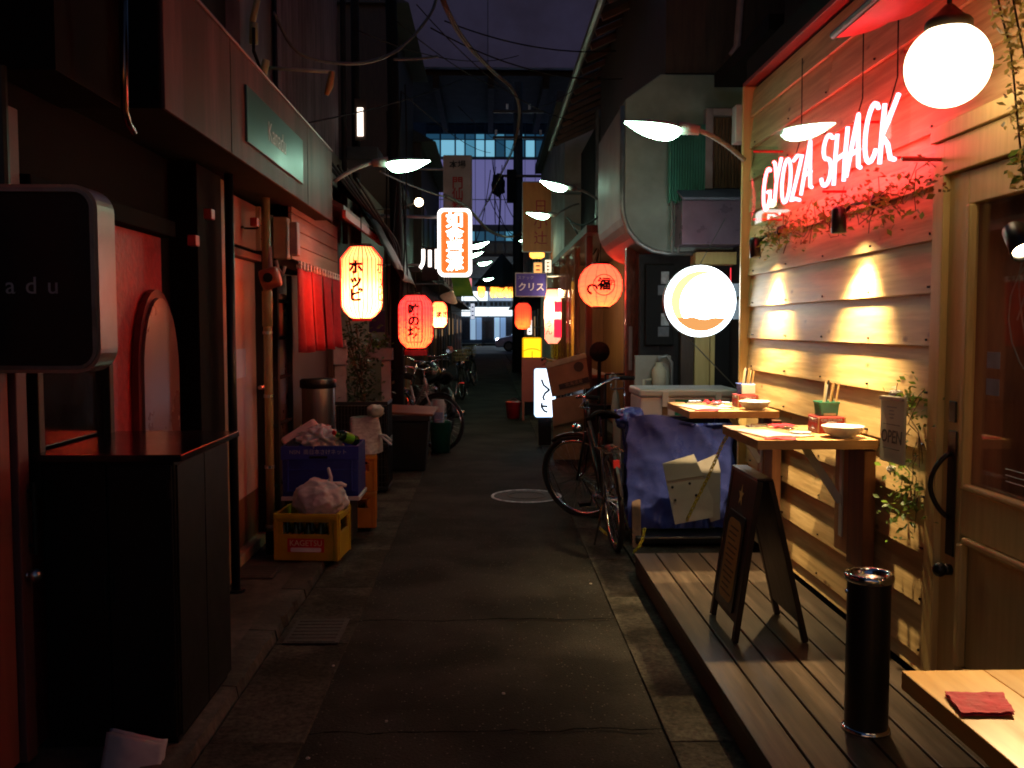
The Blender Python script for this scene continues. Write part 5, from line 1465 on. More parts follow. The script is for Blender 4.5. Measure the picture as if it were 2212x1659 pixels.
for i in range(5):
    for j in range(2):
        lx, ly = -.156 + .078 * i, -.105 + .08 * j
        p = Vector((ca.x + lx * math.cos(rot) - ly * math.sin(rot), ca.y + lx * math.sin(rot) + ly * math.cos(rot), .077))
        if bot is None:
            bot = tag(MB().lathe([(.0, 0), (.03, 0), (.032, .01), (.032, .13), (.014, .19), (.012, .23), (.015, .235), (.0, .237)], None, 12).build('empty_bottle', DGL, None, smooth=True), 'empty dark glass bottle standing in the yellow crate', 'bottle', 'bottles in the yellow crate')
            bot.location = p
        else:
            o = bot.copy(); COL.objects.link(o); o.location = p
# bag on the yellow crate
def bag(c, rx, ry, rz, seed, label, mat, ears=True, amp=.16):
    t = thing('rubbish_bag', label, 'bag', Vector(c) - Vector((0, 0, rz)))
    b_ = blob(c, rx, ry, rz, seed, amp, 5, 2.2)
    for v in b_.v:
        d = (v - Vector(c)); q = Vector((d.x / rx, d.y / ry, d.z / rz))
        v += d * (.12 * (.25 - abs(noise.noise(q * 2.1 + Vector((seed, 7, 1))))) + .045 * (.25 - abs(noise.noise(q * 4.6 + Vector((seed, 1, 9))))))
    b_.build('bag', mat, t, smooth=True)
    if ears:
        c = Vector(c)
        MB().tube([c + Vector((rx * .35, 0, rz * .8)), c + Vector((rx * .42, -.01, rz * 1.15)), c + Vector((rx * .34, 0, rz * 1.45)), c + Vector((rx * .3, .01, rz * 1.6))], [.02, .012, .011, .008], 7).build('handle_ear', mat, t, smooth=True)
        MB().tube([c + Vector((rx * .45, 0, rz * .75)), c + Vector((rx * .8, -.01, rz * .8)), c + Vector((rx * .98, 0, rz * .7))], [.02, .016, .01], 7).build('handle_ear', mat, t, smooth=True)
    return t
c = W(692, 1100, ca.y - .02)
bag((c.x, ca.y - .01, .062 + .29 + .06), .165, .14, .125, 3, 'tied white plastic bag sitting on the yellow crate', BAGW)
# orange crates, two high
q = WZ(775, 1178, .03)
q = Vector((-.90, 6.60, 0))
beer_crate('orange crate at the bottom of the stack of two', (q.x - .11, q.y + .2, .055), R(6), ORAP, .36, .36, .26, 'orange crates stacked in two')
beer_crate('orange crate on top of the stack of two', (q.x - .11, q.y + .205, .317), R(9), ORAP, .36, .36, .26, 'orange crates stacked in two')
oc = Vector((q.x - .11, q.y + .2, 0))
wbk = thing('woven_bag', 'white woven carrier bag standing on the orange crates', 'bag', (oc.x, oc.y, .553))
def sack(u, v):
    a_ = u * 2 * math.pi; w_ = .115 - .02 * v + .012 * math.sin(a_ * 3 + v * 4)
    x = w_ * math.copysign(abs(math.cos(a_)) ** .6, math.cos(a_)); y_ = w_ * .95 * math.copysign(abs(math.sin(a_)) ** .6, math.sin(a_))
    return (oc.x + .11 + x * (1 + .012 * math.sin(v * 75)), oc.y + y_ * (1 + .012 * math.sin(v * 75)), .58 + .26 * v + .05 * max(0, math.cos(a_)) * v)
MB().grid(sack, 36, 24).build('woven_body', M('white_weave', (.6, .55, .48), (.35, .3, .26), rough=.6, scale=26, stretch=(1, 1, 2.2), bump=.4), wbk, smooth=True)
blob((oc.x + .19, oc.y - .05, .885), .06, .06, .05, 8, .25, 3).build('folded_top', M('pale_green_plastic', (.42, .44, .36), rough=.5), wbk, smooth=True)
for dz in (0, -.03): MB().tube([(oc.x + .215, oc.y - .06, .72), (oc.x + .27, oc.y - .08, .71 + dz), (oc.x + .31, oc.y - .09, .675 + dz)], .008, 6).build('strap', WHITEP, wbk)
# blue folding crate on a dark box
q0, q1 = W(612, 955, 6.45), W(778, 985, 6.45)
dk = thing('dark_box', 'dark box below the blue folding crate', 'box', (-1.2, 6.6, .05))
bx('body', M('dark_green_box', (.015, .02, .018), rough=.5), -1.36, -.92, 6.2, 6.5, .06, .343, dk)
bl = thing('blue_crate', 'dark blue folding crate full of plastic rubbish', 'crate', (-1.2, 6.6, .37))
zb0, zb1 = .375, .71
BX0, BX1, BY0, BY1 = -1.365, -.865, 6.15, 6.52
bx('front_panel', BLUEP, BX0, BX1, BY0, BY0 + .016, zb0, zb1, bl)
bx('back_panel', BLUEP, BX0, BX1, BY1 - .016, BY1, zb0, zb1, bl)
bx('side_panel', BLUEP, BX0, BX0 + .016, BY0 + .017, BY1 - .017, zb0, zb1, bl)
bx('side_panel', BLUEP, BX1 - .016, BX1, BY0 + .017, BY1 - .017, zb0, zb1, bl)
bx('base', BLUEP, BX0 + .017, BX1 - .017, BY0 + .017, BY1 - .017, zb0 + .002, zb0 + .014, bl)
bx('rim', BLUEP, BX0 - .006, BX1 + .006, BY0 - .009, BY0 - .001, zb1 - .09, zb1, bl, bevel=.002)
for zz in (zb0 + .17, zb0 + .03): bx('rib', BLUEP, BX0 + .02, BX1 - .02, BY0 - .006, BY0 - .0005, zz, zz + .012, bl)
for xx in (BX0 + .03, BX1 - .05): bx('rib', BLUEP, xx, xx + .014, BY0 - .0065, BY0 - .0005, zb0 + .03, zb0 + .24, bl)
bx('white_foot', WHITEP, BX0 - .01, BX1 + .01, BY0 - .004, BY0 + .03, zb0 - .03, zb0 - .002, bl)
bx('white_foot', WHITEP, BX1 - .02, BX1 + .01, BY0 + .031, BY1, zb0 - .03, zb0 - .002, bl)
bx('hand_slot', BLACKM, BX0 + .18, BX1 - .2, BY0 - .0098, BY0 - .0092, zb1 - .082, zb1 - .065, bl, bevel=0)
text('NSN  南日本さけネット', .036, M('faded_white', (.5, .52, .6), rough=.6), bl, face_cam(((BX0 + BX1) / 2 - .01, BY0 - .0095, zb1 - .04)), extrude=.0005)
def loose(name, mb, mat, label, cat, loc, **k):
    return tag(mb.build(name, mat, None, origin=loc, **k), label, cat)
p = Vector((-1.25, 6.29, zb1 + .04))
m = Matrix.Translation(p) @ Euler((R(-28), R(-32), R(10))).to_matrix().to_4x4()
loose('foam_tray', MB().prism(rrect(.26, .16, .03), .05, m), M('pink_foam', (.6, .42, .4), (.52, .35, .33), rough=.6, scale=5), 'pinkish foam tray sticking out of the blue crate', 'tray', p, bevel=.006)
p = Vector((-1.175, 6.21, zb1 + .015))
m = Matrix.Translation(p) @ Euler((R(60), R(-20), R(25))).to_matrix().to_4x4()
loose('carton', MB().box(-.04, .04, -.05, .05, -.01, .01, m), M('carton_print', (.5, .55, .55), (.45, .4, .2), rough=.6, scale=9), 'small printed carton in the blue crate', 'carton', p, bevel=.002)
for i, (x, y_, rz, col, lab) in enumerate(((-1.03, 6.3, 40, GLASSC, 'clear plastic bottle lying on top of the blue crate'), (-.95, 6.22, -35, GLASSG, 'green labelled plastic bottle lying in the blue crate'), (-1.10, 6.4, 10, GLASSC, 'clear plastic bottle at the back of the blue crate'))):
    p = Vector((x, y_, zb1 + .03 + .02 * i))
    t = thing('plastic_bottle', lab, 'bottle', p)
    m = Matrix.Translation(p) @ Euler((R(70), 0, R(rz))).to_matrix().to_4x4()
    MB().lathe([(.0, -.1), (.034, -.1), (.036, -.09), (.033, -.05), (.036, -.02), (.033, .02), (.036, .05), (.02, .09), (.013, .11), (.013, .125), (.0, .127)], m, 14).build('bottle', col, t, smooth=True)
    MB().lathe([(.0365, -.045), (.037, -.04), (.037, .03), (.0365, .035)], m, 14).build('label', M('lime_label', (.12, .42, .02), rough=.4) if i == 1 else M('pale_label', (.45, .42, .5), rough=.4), t)
    MB().lathe([(.015, .112), (.015, .128), (.0, .13)], m, 10).build('cap', REDCLOTH if i else WHITEP, t)
p = Vector((-1.11, 6.22, zb1 + .02))
loose('plastic_wrap', blob(p + Vector((-.02, .03, .02)), .13, .10, .075, 5, .5, 5, 3), M('milky_wrap', (.74, .68, .67), (.66, .6, .6), rough=.25, scale=9, bump=.3, trans=.12, spec=.6), 'crumpled milky plastic wrap heaped in the blue crate', 'plastic', p, smooth=True)
# steel bin with black lid
q = W(688, 900, 7.35)
sb = thing('steel_bin', 'stainless steel bin with a black lid behind the blue crate', 'bin', (q.x, 7.35, .05))
T = Matrix.Translation((q.x, 7.35, 0))
zt = W(688, 838, 7.35).z
MB().lathe([(.0, .05), (.125, .05), (.128, zt)], T, 28).build('drum', M('brushed_steel', (.6, .55, .5), (.48, .44, .4), rough=.38, metal=1., scale=10, stretch=(12, 12, .4), bump=.05), sb, smooth=True)
MB().lathe([(.13, zt), (.142, zt + .005), (.142, zt + .06), (.125, zt + .075), (.0, zt + .08)], T, 28).build('lid', BLACK, sb, smooth=True)
# black basket crate
def mesh_crate(x0, x1, y0, y1, z0, z1, label):
    t = thing('mesh_basket', label, 'basket', ((x0 + x1) / 2, (y0 + y1) / 2, z0))
    for zz in (z0, z1 - .03): bx('band', BLACK, x0, x1, y0, y0 + .012, zz, zz + .03, t, bevel=.002); 
    for zz in (z0, z1 - .03): bx('band', BLACK, x1 - .012, x1, y0 + .0125, y1, zz, zz + .03, t, bevel=.002)
    b_ = MB()
    n = 16
    for i in range(n + 1):
        x = x0 + (x1 - x0) * i / n
        b_.box(x - .003, x + .003, y0 + .002, y0 + .008, z0 + .031, z1 - .031)
    for i in range(8):
        y_ = y0 + .02 + (y1 - y0 - .02) * i / 7
        b_.box(x1 - .009, x1 - .003, y_ - .003, y_ + .003, z0 + .031, z1 - .031)
    for i in range(1, 6):
        zz = z0 + (z1 - z0) * i / 6
        b_.box(x0, x1, y0 + .0085, y0 + .0115, zz - .003, zz + .003)
    b_.build('lattice', BLACK, t)
    bx('inner', BLACKM, x0 + .01, x1 - .015, y0 + .02, y1, z0 + .01, z1 - .04, t)
q0, q1 = W(722, 868, 8.2), W(838, 955, 8.2)
mesh_crate(q0.x, q1.x, 8.2, 8.6, .47, q0.z, 'upper black plastic mesh basket behind the crates')
mesh_crate(q0.x, q1.x, 8.2, 8.6, .05, .465, 'lower black plastic mesh basket behind the crates')
# black wheelie bin with brown board
q0, q1 = W(836, 885, 9.4), W(926, 1012, 9.4)
wbn = thing('waste_bin', 'black waste bin with a brown board lid on the left', 'waste bin', ((q0.x + q1.x) / 2, 9.6, .02))
xa, xb, zt = q0.x, q1.x, q0.z - .02
MB().add([(xa + .04, 9.44, .03), (xb - .04, 9.44, .03), (xb - .04, 9.76, .03), (xa + .04, 9.76, .03), (xa, 9.4, zt - .1), (xb, 9.4, zt - .1), (xb, 9.8, zt - .1), (xa, 9.8, zt - .1)],
         [(0, 3, 2, 1), (4, 5, 6, 7), (0, 1, 5, 4), (1, 2, 6, 5), (2, 3, 7, 6), (3, 0, 4, 7)]).build('body', BLACKM, wbn, bevel=.015)
bx('rim', BLACK, xa - .015, xb + .015, 9.385, 9.815, zt - .099, zt - .03, wbn, bevel=.01)
m = Matrix.Translation(((xa + xb) / 2, 9.62, zt - .005)) @ Euler((R(4), R(3), R(-3))).to_matrix().to_4x4()
MB().box(-.25, .27, -.24, .26, -.012, .012, m).build('board_lid', M('red_brown_board', (.16, .05, .025), (.11, .035, .018), rough=.4, scale=6), wbn, bevel=.003)
for xx in (xa + .06, xb - .06): MB().cyl((xx - .02, 9.74, .07), (xx + .02, 9.74, .07), .05, n=14).build('wheel', RUBBER, wbn)
# green bucket with things in it
q = WZ(951, 980, .02)
gb = thing('green_bucket', 'dark green bucket with cups beside the black waste bin', 'bucket', (q.x, q.y, .02))
T = Matrix.Translation((q.x, q.y + .12, 0))
zt = W(951, 912, q.y + .12).z
MB().lathe([(.0, .025), (.105, .025), (.13, zt), (.138, zt + .008), (.125, zt), (.1, .05), (.0, .05)], T, 24).build('pail', GREENP, gb, smooth=True)
MB().tube([(q.x - .13, q.y + .12, zt), (q.x - .08, q.y + .04, zt + .04), (q.x + .08, q.y + .04, zt + .04), (q.x + .13, q.y + .12, zt)], .004, 5).build('bail', STEEL, gb)
p = Vector((q.x - .03, q.y + .12, .06))
loose('plastic_cup', MB().lathe([(.0, .0), (.05, .0), (.06, zt + .12 - .06)], Matrix.Translation(p), 16), M('pale_blue_cup', (.3, .45, .62), rough=.4), 'pale blue cup standing in the green bucket', 'cup', p, smooth=True)
p = Vector((q.x - .03, q.y + .19, .06))
loose('grey_tube', MB().cyl(p, p + Vector((0, 0, zt + .2)), .07, n=16), M('grey_tube', (.35, .34, .33), rough=.5), 'tall grey tube standing in the green bucket', 'tube', p, smooth=True)

# ================================================================== LEFT: MIDDLE DISTANCE
def house(label, x0, x1, y0, y1, z1, mat, loc=None, name='house', cat='house'):
    t = thing(name, label, cat, ((x0 + x1) / 2, y0, 0))
    bx('wall', mat, x0, x1, y0, y1, .05, z1, t, bevel=0)
    return t
lh = house('low dark eatery behind the tarpaulin on the left', -3.4, -1.6, 9.62, 14.5, 3.3, DARKWOOD)
bx('roof', TILE, -3.6, -1.2, 10.3, 14.6, 3.31, 3.45, lh)
WPOST = M('white_post', (.36, .34, .33), (.27, .25, .25), rough=.55, scale=7, dirt=.4)
for px0, px1, py, Y in ((722, 745, 735, 9.7), (838, 860, 790, 11.0)):
    a, b = W(px0, py, Y), W(px1, py, Y)
    bx('post', WPOST, a.x, b.x, Y, Y + .1, .05, a.z if Y < 10 else 2.2, lh)
bx('shelf_bracket', WPOST, W(712, 740, 9.68).x, W(750, 740, 9.68).x, 9.67, 9.695, W(730, 788, 9.68).z, W(730, 745, 9.68).z, lh)
# flower box
q0, q1 = W(790, 742, 10.4), W(838, 778, 10.4)
fb = thing('flower_box', 'whitish window box with green leaves on the left', 'flower box', (q0.x, 10.4, q1.z))
bx('box', WPOST, q0.x, q1.x + .05, 10.4, 10.65, q1.z, W(800, 752, 10.4).z, fb)
bx('leg', WPOST, q1.x - .08, q1.x + .02, 10.45, 10.55, .05, q1.z - .002, fb)
leafy(MB(), (q0.x + .13, 10.5, q0.z - .02), (.07, .06, .05), 160, .025, 2).build('leaves', LEAF, fb, kind='stuff')
q0, q1 = W(797, 690, 10.6), W(832, 712, 10.6)
nb_ = thing('blue_sheet', 'dark blue notice sheet above the window box', 'notice', (q0.x, 10.6, q1.z))
bx('sheet', M('navy_sheet', (.03, .03, .14), rough=.6, scale=6), q0.x, q1.x, 10.6, 10.61, q1.z - .03, q0.z + .1, nb_)
# dark shrub
q = W(775, 870, 9.9)
sh = thing('potted_shrub', 'tall dark leafy shrub between the white posts', 'shrub', (q.x, 9.9, .05))
MB().lathe([(.0, .05), (.12, .05), (.15, .3), (.14, .3), (.0, .28)], Matrix.Translation((q.x, 9.9, 0)), 18).build('pot', M('clay_pot', (.2, .09, .05), rough=.7), sh, smooth=True)
for k in range(7):
    MB().tube([(q.x, 9.9, .28), (q.x + random.uniform(-.08, .08), 9.9 + random.uniform(-.08, .08), .8), (q.x + random.uniform(-.16, .16), 9.9 + random.uniform(-.15, .15), random.uniform(1.2, 1.6))], .007, 5).build('stem', STEM, sh)
leafy(leafy(MB(), (q.x, 9.9, .85), (.12, .1, .3), 700, .028, 12), (q.x, 9.9, 1.3), (.1, .08, .2), 280, .026, 13).build('leaves', LEAFD, sh, kind='stuff')
# dark trunk-like pole wound with cables
q = W(857, 700, 10.6)
dp = thing('cable_pole', 'dark pole wound with cables behind the lanterns on the left', 'pole', (q.x, 10.6, 0))
MB().tube([(q.x, 10.6, 0), (q.x + .01, 10.6, 2.0), (q.x - .02, 10.6, 4.2), (q.x - .06, 10.6, 6.4)], [.075, .07, .065, .06], 12).build('shaft', BLACKM, dp, smooth=True)
for k in range(6):
    MB().tube([(q.x + (.085 + .01 * k) * math.cos(k * 1.3 + i * .12), 10.58 + .09 * math.sin(k * 1.3 + i * .12), 1.2 + i * .2 + .1 * k) for i in range(14)], .009, 5).build('cable', BLACKM, dp)
# clear plastic awning with lantern glow
ps = thing('plastic_sheet', 'reddish clear plastic sheet hung behind the framed lantern', 'plastic sheet', W(900, 760, 10.2))
MB().grid(lambda u, v: W(862 + 92 * u, 725 + 85 * v, 10.1) + Vector((0, .04 * math.sin(u * 14), 0)), 30, 4).build('film', glass('milky_film', (.75, .6, .58), .2, 1.4), ps, smooth=True)

# motorcycle
def motorcycle(label, loc, rot):
    t = thing('motorcycle', label, 'motorcycle', (0, 0, 0))
    for cx, nm in ((-.68, 'rear_wheel'), (.68, 'front_wheel')):
        w = thing_part(nm, t)
        m = Matrix.Translation((cx, 0, .3)) @ Matrix.Rotation(R(90), 4, 'X')
        MB().tube([m @ Vector((.25 * math.cos(a), .25 * math.sin(a), 0)) for a in [i * .2618 for i in range(24)]], .055, 10, True).build('tyre', RUBBER, w, smooth=True)
        rm = MB().tube([m @ Vector((.19 * math.cos(a), .19 * math.sin(a), 0)) for a in [i * .2618 for i in range(24)]], .014, 6, True)
        for i in range(5): rm.tube([m @ Vector((0, 0, 0)), m @ Vector((.19 * math.cos(i * 1.2566), .19 * math.sin(i * 1.2566), 0))], .014, 5)
        rm.build('rim', GREYMET, w, smooth=True)
        MB().cyl((cx, -.05, .3), (cx, .05, .3), .05, n=12).build('hub', STEEL, w)
    TANK = M('tank_green_grey', (.08, .13, .11), (.06, .1, .085), rough=.12, metal=.6, scale=3, coat=.8)
    blob((.12, 0, .84), .30, .155, .15, 2, .02, 4).build('tank', TANK, t, smooth=True)
    MB().grid(lambda u, v: (-.62 + .6 * u, (v - .5) * .26 * (.7 + .3 * math.sin(u * 3)), .82 - .06 * math.sin(u * 3.1) + .05 * (1 - u) - .07 * (2 * v - 1) ** 2), 10, 8).build('seat', BLACKM, t, smooth=True, thick=.05)
    eng = MB().box(-.12, .25, -.13, .13, .28, .48)
    for i in range(6): eng.box(.02, .26, -.12, .12, .5 + i * .028, .515 + i * .028)
    eng.cyl((-.05, -.17, .38), (-.05, .17, .38), .09, n=16).build('engine', GREYMET, t, bevel=.008)
    MB().tube([(.2, -.12, .45), (.3, -.15, .3), (.0, -.17, .24), (-.5, -.18, .28), (-.85, -.18, .36)], [.022, .022, .022, .04, .045], 10).build('exhaust', CHROME, t, smooth=True)
    MB().tube([(.42, 0, .86), (-.15, 0, .74), (-.55, 0, .78)], .025, 8).tube([(.42, 0, .8), (.25, 0, .3), (-.2, 0, .28), (-.3, 0, .7)], .022, 8).tube([(-.2, .08, .36), (-.68, .08, .3)], .02, 8).tube([(-.2, -.08, .36), (-.68, -.08, .3)], .02, 8).build('frame', BLKMET, t, smooth=True)
    f = MB()
    for s in (-.09, .09): f.tube([(.68, s, .3), (.44, s, .94)], .022, 8)
    f.build('fork', CHROME, t, smooth=True)
    MB().tube([(.30, -.36, 1.02), (.4, -.28, 1.04), (.44, -.1, .98), (.44, .1, .98), (.4, .28, 1.04), (.30, .36, 1.02)], .012, 8).build('handlebar', CHROME, t, smooth=True)
    for sy in (-1, 1): MB().cyl((.28, .37 * sy, 1.02), (.36, .31 * sy, 1.03), .018, n=8).build('grip', RUBBER, t)
    MB().lathe([(.0, -.1), (.07, -.08), (.095, 0), (.09, .015)], Matrix.Translation((.56, 0, .86)) @ Matrix.Rotation(R(90), 4, 'Y'), 18).build('headlight', CHROME, t, smooth=True)
    MB().tube([(.68 + .3 * math.cos(R(a)), 0, .3 + .3 * math.sin(R(a))) for a in range(30, 150, 15)], .04, 6).build('front_mudguard', BLACK, t, smooth=True)
    MB().tube([(-.68 + .3 * math.cos(R(a)), 0, .32 + .32 * math.sin(R(a))) for a in range(60, 190, 15)], .045, 6).build('rear_mudguard', BLACK, t, smooth=True)
    for s in (-.3, .3): MB().tube([(.38, s * .9, 1.03), (.34, s * 1.15, 1.14)], .006, 5).lathe([(.0, -.008), (.055, -.006), (.055, .006)], Matrix.Translation((.33, s * 1.2, 1.18)) @ Matrix.Rotation(R(90), 4, 'Y'), 14).build('mirror', CHROME, t)
    t.location = loc; t.rotation_euler = (R(5), 0, rot)
q = WZ(950, 890, .02)
motorcycle('motorcycle with greenish grey tank parked on the left', (-.86, 12.9, .02), R(112))
PALEB = M('pale_frame_paint', (.4, .36, .36), rough=.35, scale=8)
bicycle('pale framed bicycle leaning in front of the motorcycle', (-.80, 11.6, .02), R(-65), R(35), PALEB, lean=R(8))
bicycle('dark bicycle with wicker basket parked far left', (-.56, 19.5, .02), R(-88), R(12), BLKMET, basket=True, lean=R(4))
bicycle('black bicycle beyond the wicker basket bicycle', (-.42, 24.0, .02), R(-80), R(-25), BLACK, basket=True, lean=R(4))
bicycle('dark bicycle half hidden behind the motorcycle', (-.82, 16.2, .02), R(-82), R(20), BLKMET, lean=R(6))
bicycle('bicycle whose wheel shows below the white glowing sign', (.98, 12.3, .03), R(95), R(-8), BLKMET, lean=R(3))

# ================================================================== SIGNS OVER THE ALLEY
def box_sign(name, px0, py0, px1, py1, Y, depth, face, label, rimmat=None, r=.05, cat='sign', rim=.035):
    a, b = W(px0, py0, Y), W(px1, py1, Y)
    w_, h_ = b.x - a.x, a.z - b.z
    c = Vector(((a.x + b.x) / 2, Y, (a.z + b.z) / 2))
    t = thing(name, label, cat, c)
    m = face_cam(c)
    ringprism(w_, h_, r, w_ - rim * 2, h_ - rim * 2, max(.01, r - rim * .6), -depth, .006, m).build('rim', rimmat or GREYMET, t)
    MB().prism(rrect(w_ - rim * 2 - .001, h_ - rim * 2 - .001, max(.01, r - rim * .6)), depth - .02, m @ Matrix.Translation((0, 0, -depth + .01))).build('face', face, t)
    return t, c, m, w_, h_
t, c, m, w_, h_ = box_sign('upright_sign', 945, 450, 1019, 597, 11.0, .14, E('sign_orange_red', (1, .10, .015), 1.9), 'glowing red upright sign with white characters over the alley', E('sign_white_rim', (1, .96, .92), 3.2), r=.07)
text('如\n金\n喜\n流', .195, E('sign_white_text', (1, .97, .9), 4.5), t, m @ Matrix.Translation((0, .0, -.008)), lines=.86, extrude=.001, bold=.006, xs=1.05)
MB().tube([c + Vector((-.2, .07, .3)), c + Vector((-1.1, .1, .32))], .02, 8).build('wall_arm', GREYMET, t)
t, c, m, w_, h_ = box_sign('banner_sign', 957, 335, 1020, 480, 14.5, .12, M('cream_board', (.42, .36, .33), (.34, .29, .27), rough=.6, scale=4, dirt=.3), 'tall cream signboard with red characters above the red sign', r=.02, rim=.01)
text('本場', .13, INK, t, m @ Matrix.Translation((0, .36, .001)), extrude=.001, bold=.002)
text('門\n仙\n料\n理', .2, REDINK, t, m @ Matrix.Translation((.0, -.18, .001)), extrude=.001, lines=.86, bold=.003, xs=.9)
MB().tube([c + Vector((-.2, .06, .3)), c + Vector((-1.2, .08, .32))], .02, 8).build('wall_arm', GREYMET, t)
# blue snack sign
t, c, m, w_, h_ = box_sign('snack_sign', 1113, 589, 1182, 641, 13.6, .08, M('ultramarine_board', (.035, .03, .24), (.03, .025, .2), rough=.5, scale=5), 'blue signboard with white katakana on the right', GREYMET, r=.008, rim=.012)
text('スナック', .06, M('dull_lilac', (.3, .28, .5), rough=.6), t, m @ Matrix.Translation((-.08, .10, .001)), extrude=.001)
text('クリス', .13, M('lilac_white', (.55, .53, .65), rough=.6), t, m @ Matrix.Translation((0, -.04, .001)), extrude=.001, bold=.002)
MB().tube([c + Vector((.22, .04, .12)), c + Vector((.55, .06, .14))], .015, 8).build('wall_arm', GREYMET, t)
# orange banners
OB = M('orange_board', (.50, .17, .035), (.40, .12, .025), rough=.55, scale=4, stretch=(4, 4, .7), dirt=.2)
t, c, m, w_, h_ = box_sign('orange_sign', 1128, 392, 1192, 545, 15.8, .1, OB, 'tall orange signboard with dull red characters on the right', r=.01, rim=.012)
text('日\n小\n辻', .24, REDINK, t, m @ Matrix.Translation((.06, -.1, .001)), extrude=.001, lines=1.1)
MB().tube([c + Vector((.2, .05, .4)), c + Vector((.75, .06, .4))], .02, 8).build('wall_arm', GREYMET, t)
# white glowing street sign
t, c, m, w_, h_ = box_sign('glowing_stand_sign', 1155, 797, 1200, 901, 11.4, .12, E('white_sign_face', (.72, .86, 1.0), 2.6), 'white glowing stand sign with dark brush strokes on the right', E('white_sign_rim', (.5, .72, 1.0), 2.2), r=.03, rim=.012)
BRUSH = M('navy_ink', (.01, .015, .05), rough=.6)
for st in ([(-.045, .17), (-.02, .10), (.04, .05), (.055, .04)], [(.055, .04), (.0, .0), (-.025, -.05), (-.01, -.09)], [(-.04, -.12), (-.045, -.17), (-.01, -.22), (.03, -.235)], [(-.04, -.16), (.03, -.165)]):
    MB().tube([m @ Vector((x, y_, .004)) for x, y_ in st], .015, 6).build('brush_stroke', BRUSH, t)
bx('leg', BLKMET, c.x - .08, c.x + .08, 11.45, 11.5, .03, c.z - h_ / 2 - .002, t)
# flattened brown boxes before it
def leaning(name, pts_px, Y, label, mat, extra=None):
    t = thing(name, label, 'cardboard box', W(*pts_px[-1], Y))
    P_ = [W(px, py, Y) for px, py in pts_px]
    n = len(P_); mb = MB()
    mb.v = P_ + [p + Vector((0, .05, 0)) for p in P_]
    mb.f = [tuple(range(n)), tuple(reversed(range(n, 2 * n)))] + [((i + 1) % n, i, n + i, n + (i + 1) % n) for i in range(n)]
    mb.build('panel', mat, t)
    return t
DCARD = M('brown_carton', (.27, .19, .10), (.21, .145, .075), rough=.75, scale=6, dirt=.2)
t = leaning('cardboard_box', ((1178, 785), (1265, 762), (1275, 838), (1193, 858)), 10.2, 'brown printed cardboard box leaning above the plain one', DCARD)
a, b = W(1180, 791, 10.19), W(1266, 767, 10.19)
MB().beam(a, b, .006, .05).build('green_tape', M('pale_green_tape', (.35, .42, .24), rough=.5), t)
q = W(1240, 828, 10.19)
MB().prism([(-.17, -.03), (.17, -.03), (.17, .03), (-.17, .03)], .003, frame(q, (1, 0, .26), (-.26, 0, 1))).build('printed_band', M('dark_print', (.03, .03, .025), rough=.7), t)
text('北海道産', .05, DCARD, t, frame(q + Vector((0, -.004, 0)), (1, 0, .26), (-.26, 0, 1)), extrude=.0006)
MB().prism(disc(.055, 20), .002, frame(W(1250, 792, 10.19), (1, 0, .2), (-.2, 0, 1))).build('printed_disc', MATS['dark_print'], t)
t = leaning('cardboard_box', ((1192, 864), (1258, 850), (1262, 905), (1195, 921)), 10.15, 'plain brown cardboard box standing lowest on the right', DCARD)
bx('lower_panel', DCARD, W(1196, 922, 10.15).x, W(1262, 905, 10.15).x, 10.2, 10.24, .03, W(1230, 905, 10.15).z, t)
# red board A-frame and yellow lamp sign
q0, q1 = W(1127, 772, 14.6), W(1180, 868, 14.6)
t = thing('red_menu_board', 'red painted menu board on legs before the yellow sign', 'menu board', (q0.x, 14.6, .02))
bx('panel', M('dull_red_paint', (.4, .10, .07), (.33, .08, .055), rough=.55, scale=5), q0.x, q1.x, 14.6, 14.63, q1.z, q0.z, t)
for xx in (q0.x + .01, q1.x - .03): bx('leg', M('dull_red_leg', (.4, .12, .07), rough=.5), xx, xx + .03, 14.6, 14.63, .02, q1.z - .001, t)
q = WZ(1120, 890, .02)
bx('back_leg', MATS['dull_red_leg'], q0.x + .02, q0.x + .05, 14.9, 14.93, .02, q0.z - .1, t)
bk = thing('red_bucket', 'small red bucket at the foot of the red menu board', 'bucket', (q0.x - .08, 14.9, .02))
MB().lathe([(.0, .02), (.1, .02), (.13, .28), (.135, .29), (.12, .28), (.0, .26)], Matrix.Translation((q0.x - .12, 14.95, 0)), 18).build('pail', M('red_pail', (.45, .02, .025), rough=.4), bk, smooth=True)
MB().tube([(q0.x - .25, 14.95, .28), (q0.x - .12, 14.9, .36), (q0.x + .01, 14.95, .28)], .004, 5).build('bail', STEEL, bk)
t, c, m, w_, h_ = box_sign('yellow_stand_sign', 1129, 729, 1170, 785, 15.6, .2, E('yellow_sign', (1, .62, .01), 1.6), 'yellow glowing stand sign with an arched black line', E('yellow_sign_rim', (1, .45, .0), .8), r=.03, rim=.02)
MB().tube([m @ Vector((x, y_, .002)) for x, y_ in ((-.14, -.01), (-.08, .02), (0, .03), (.08, .02), (.14, -.01))], .006, 6).build('printed_arch', INK, t)
MB().tube([m @ Vector((x, y_, .002)) for x, y_ in ((0, -.01), (0, -.16))], .006, 6).build('printed_line', INK, t)
bx('stand', BLKMET, c.x - .12, c.x + .12, 15.62, 15.75, .02, c.z - h_ / 2 - .002, t)

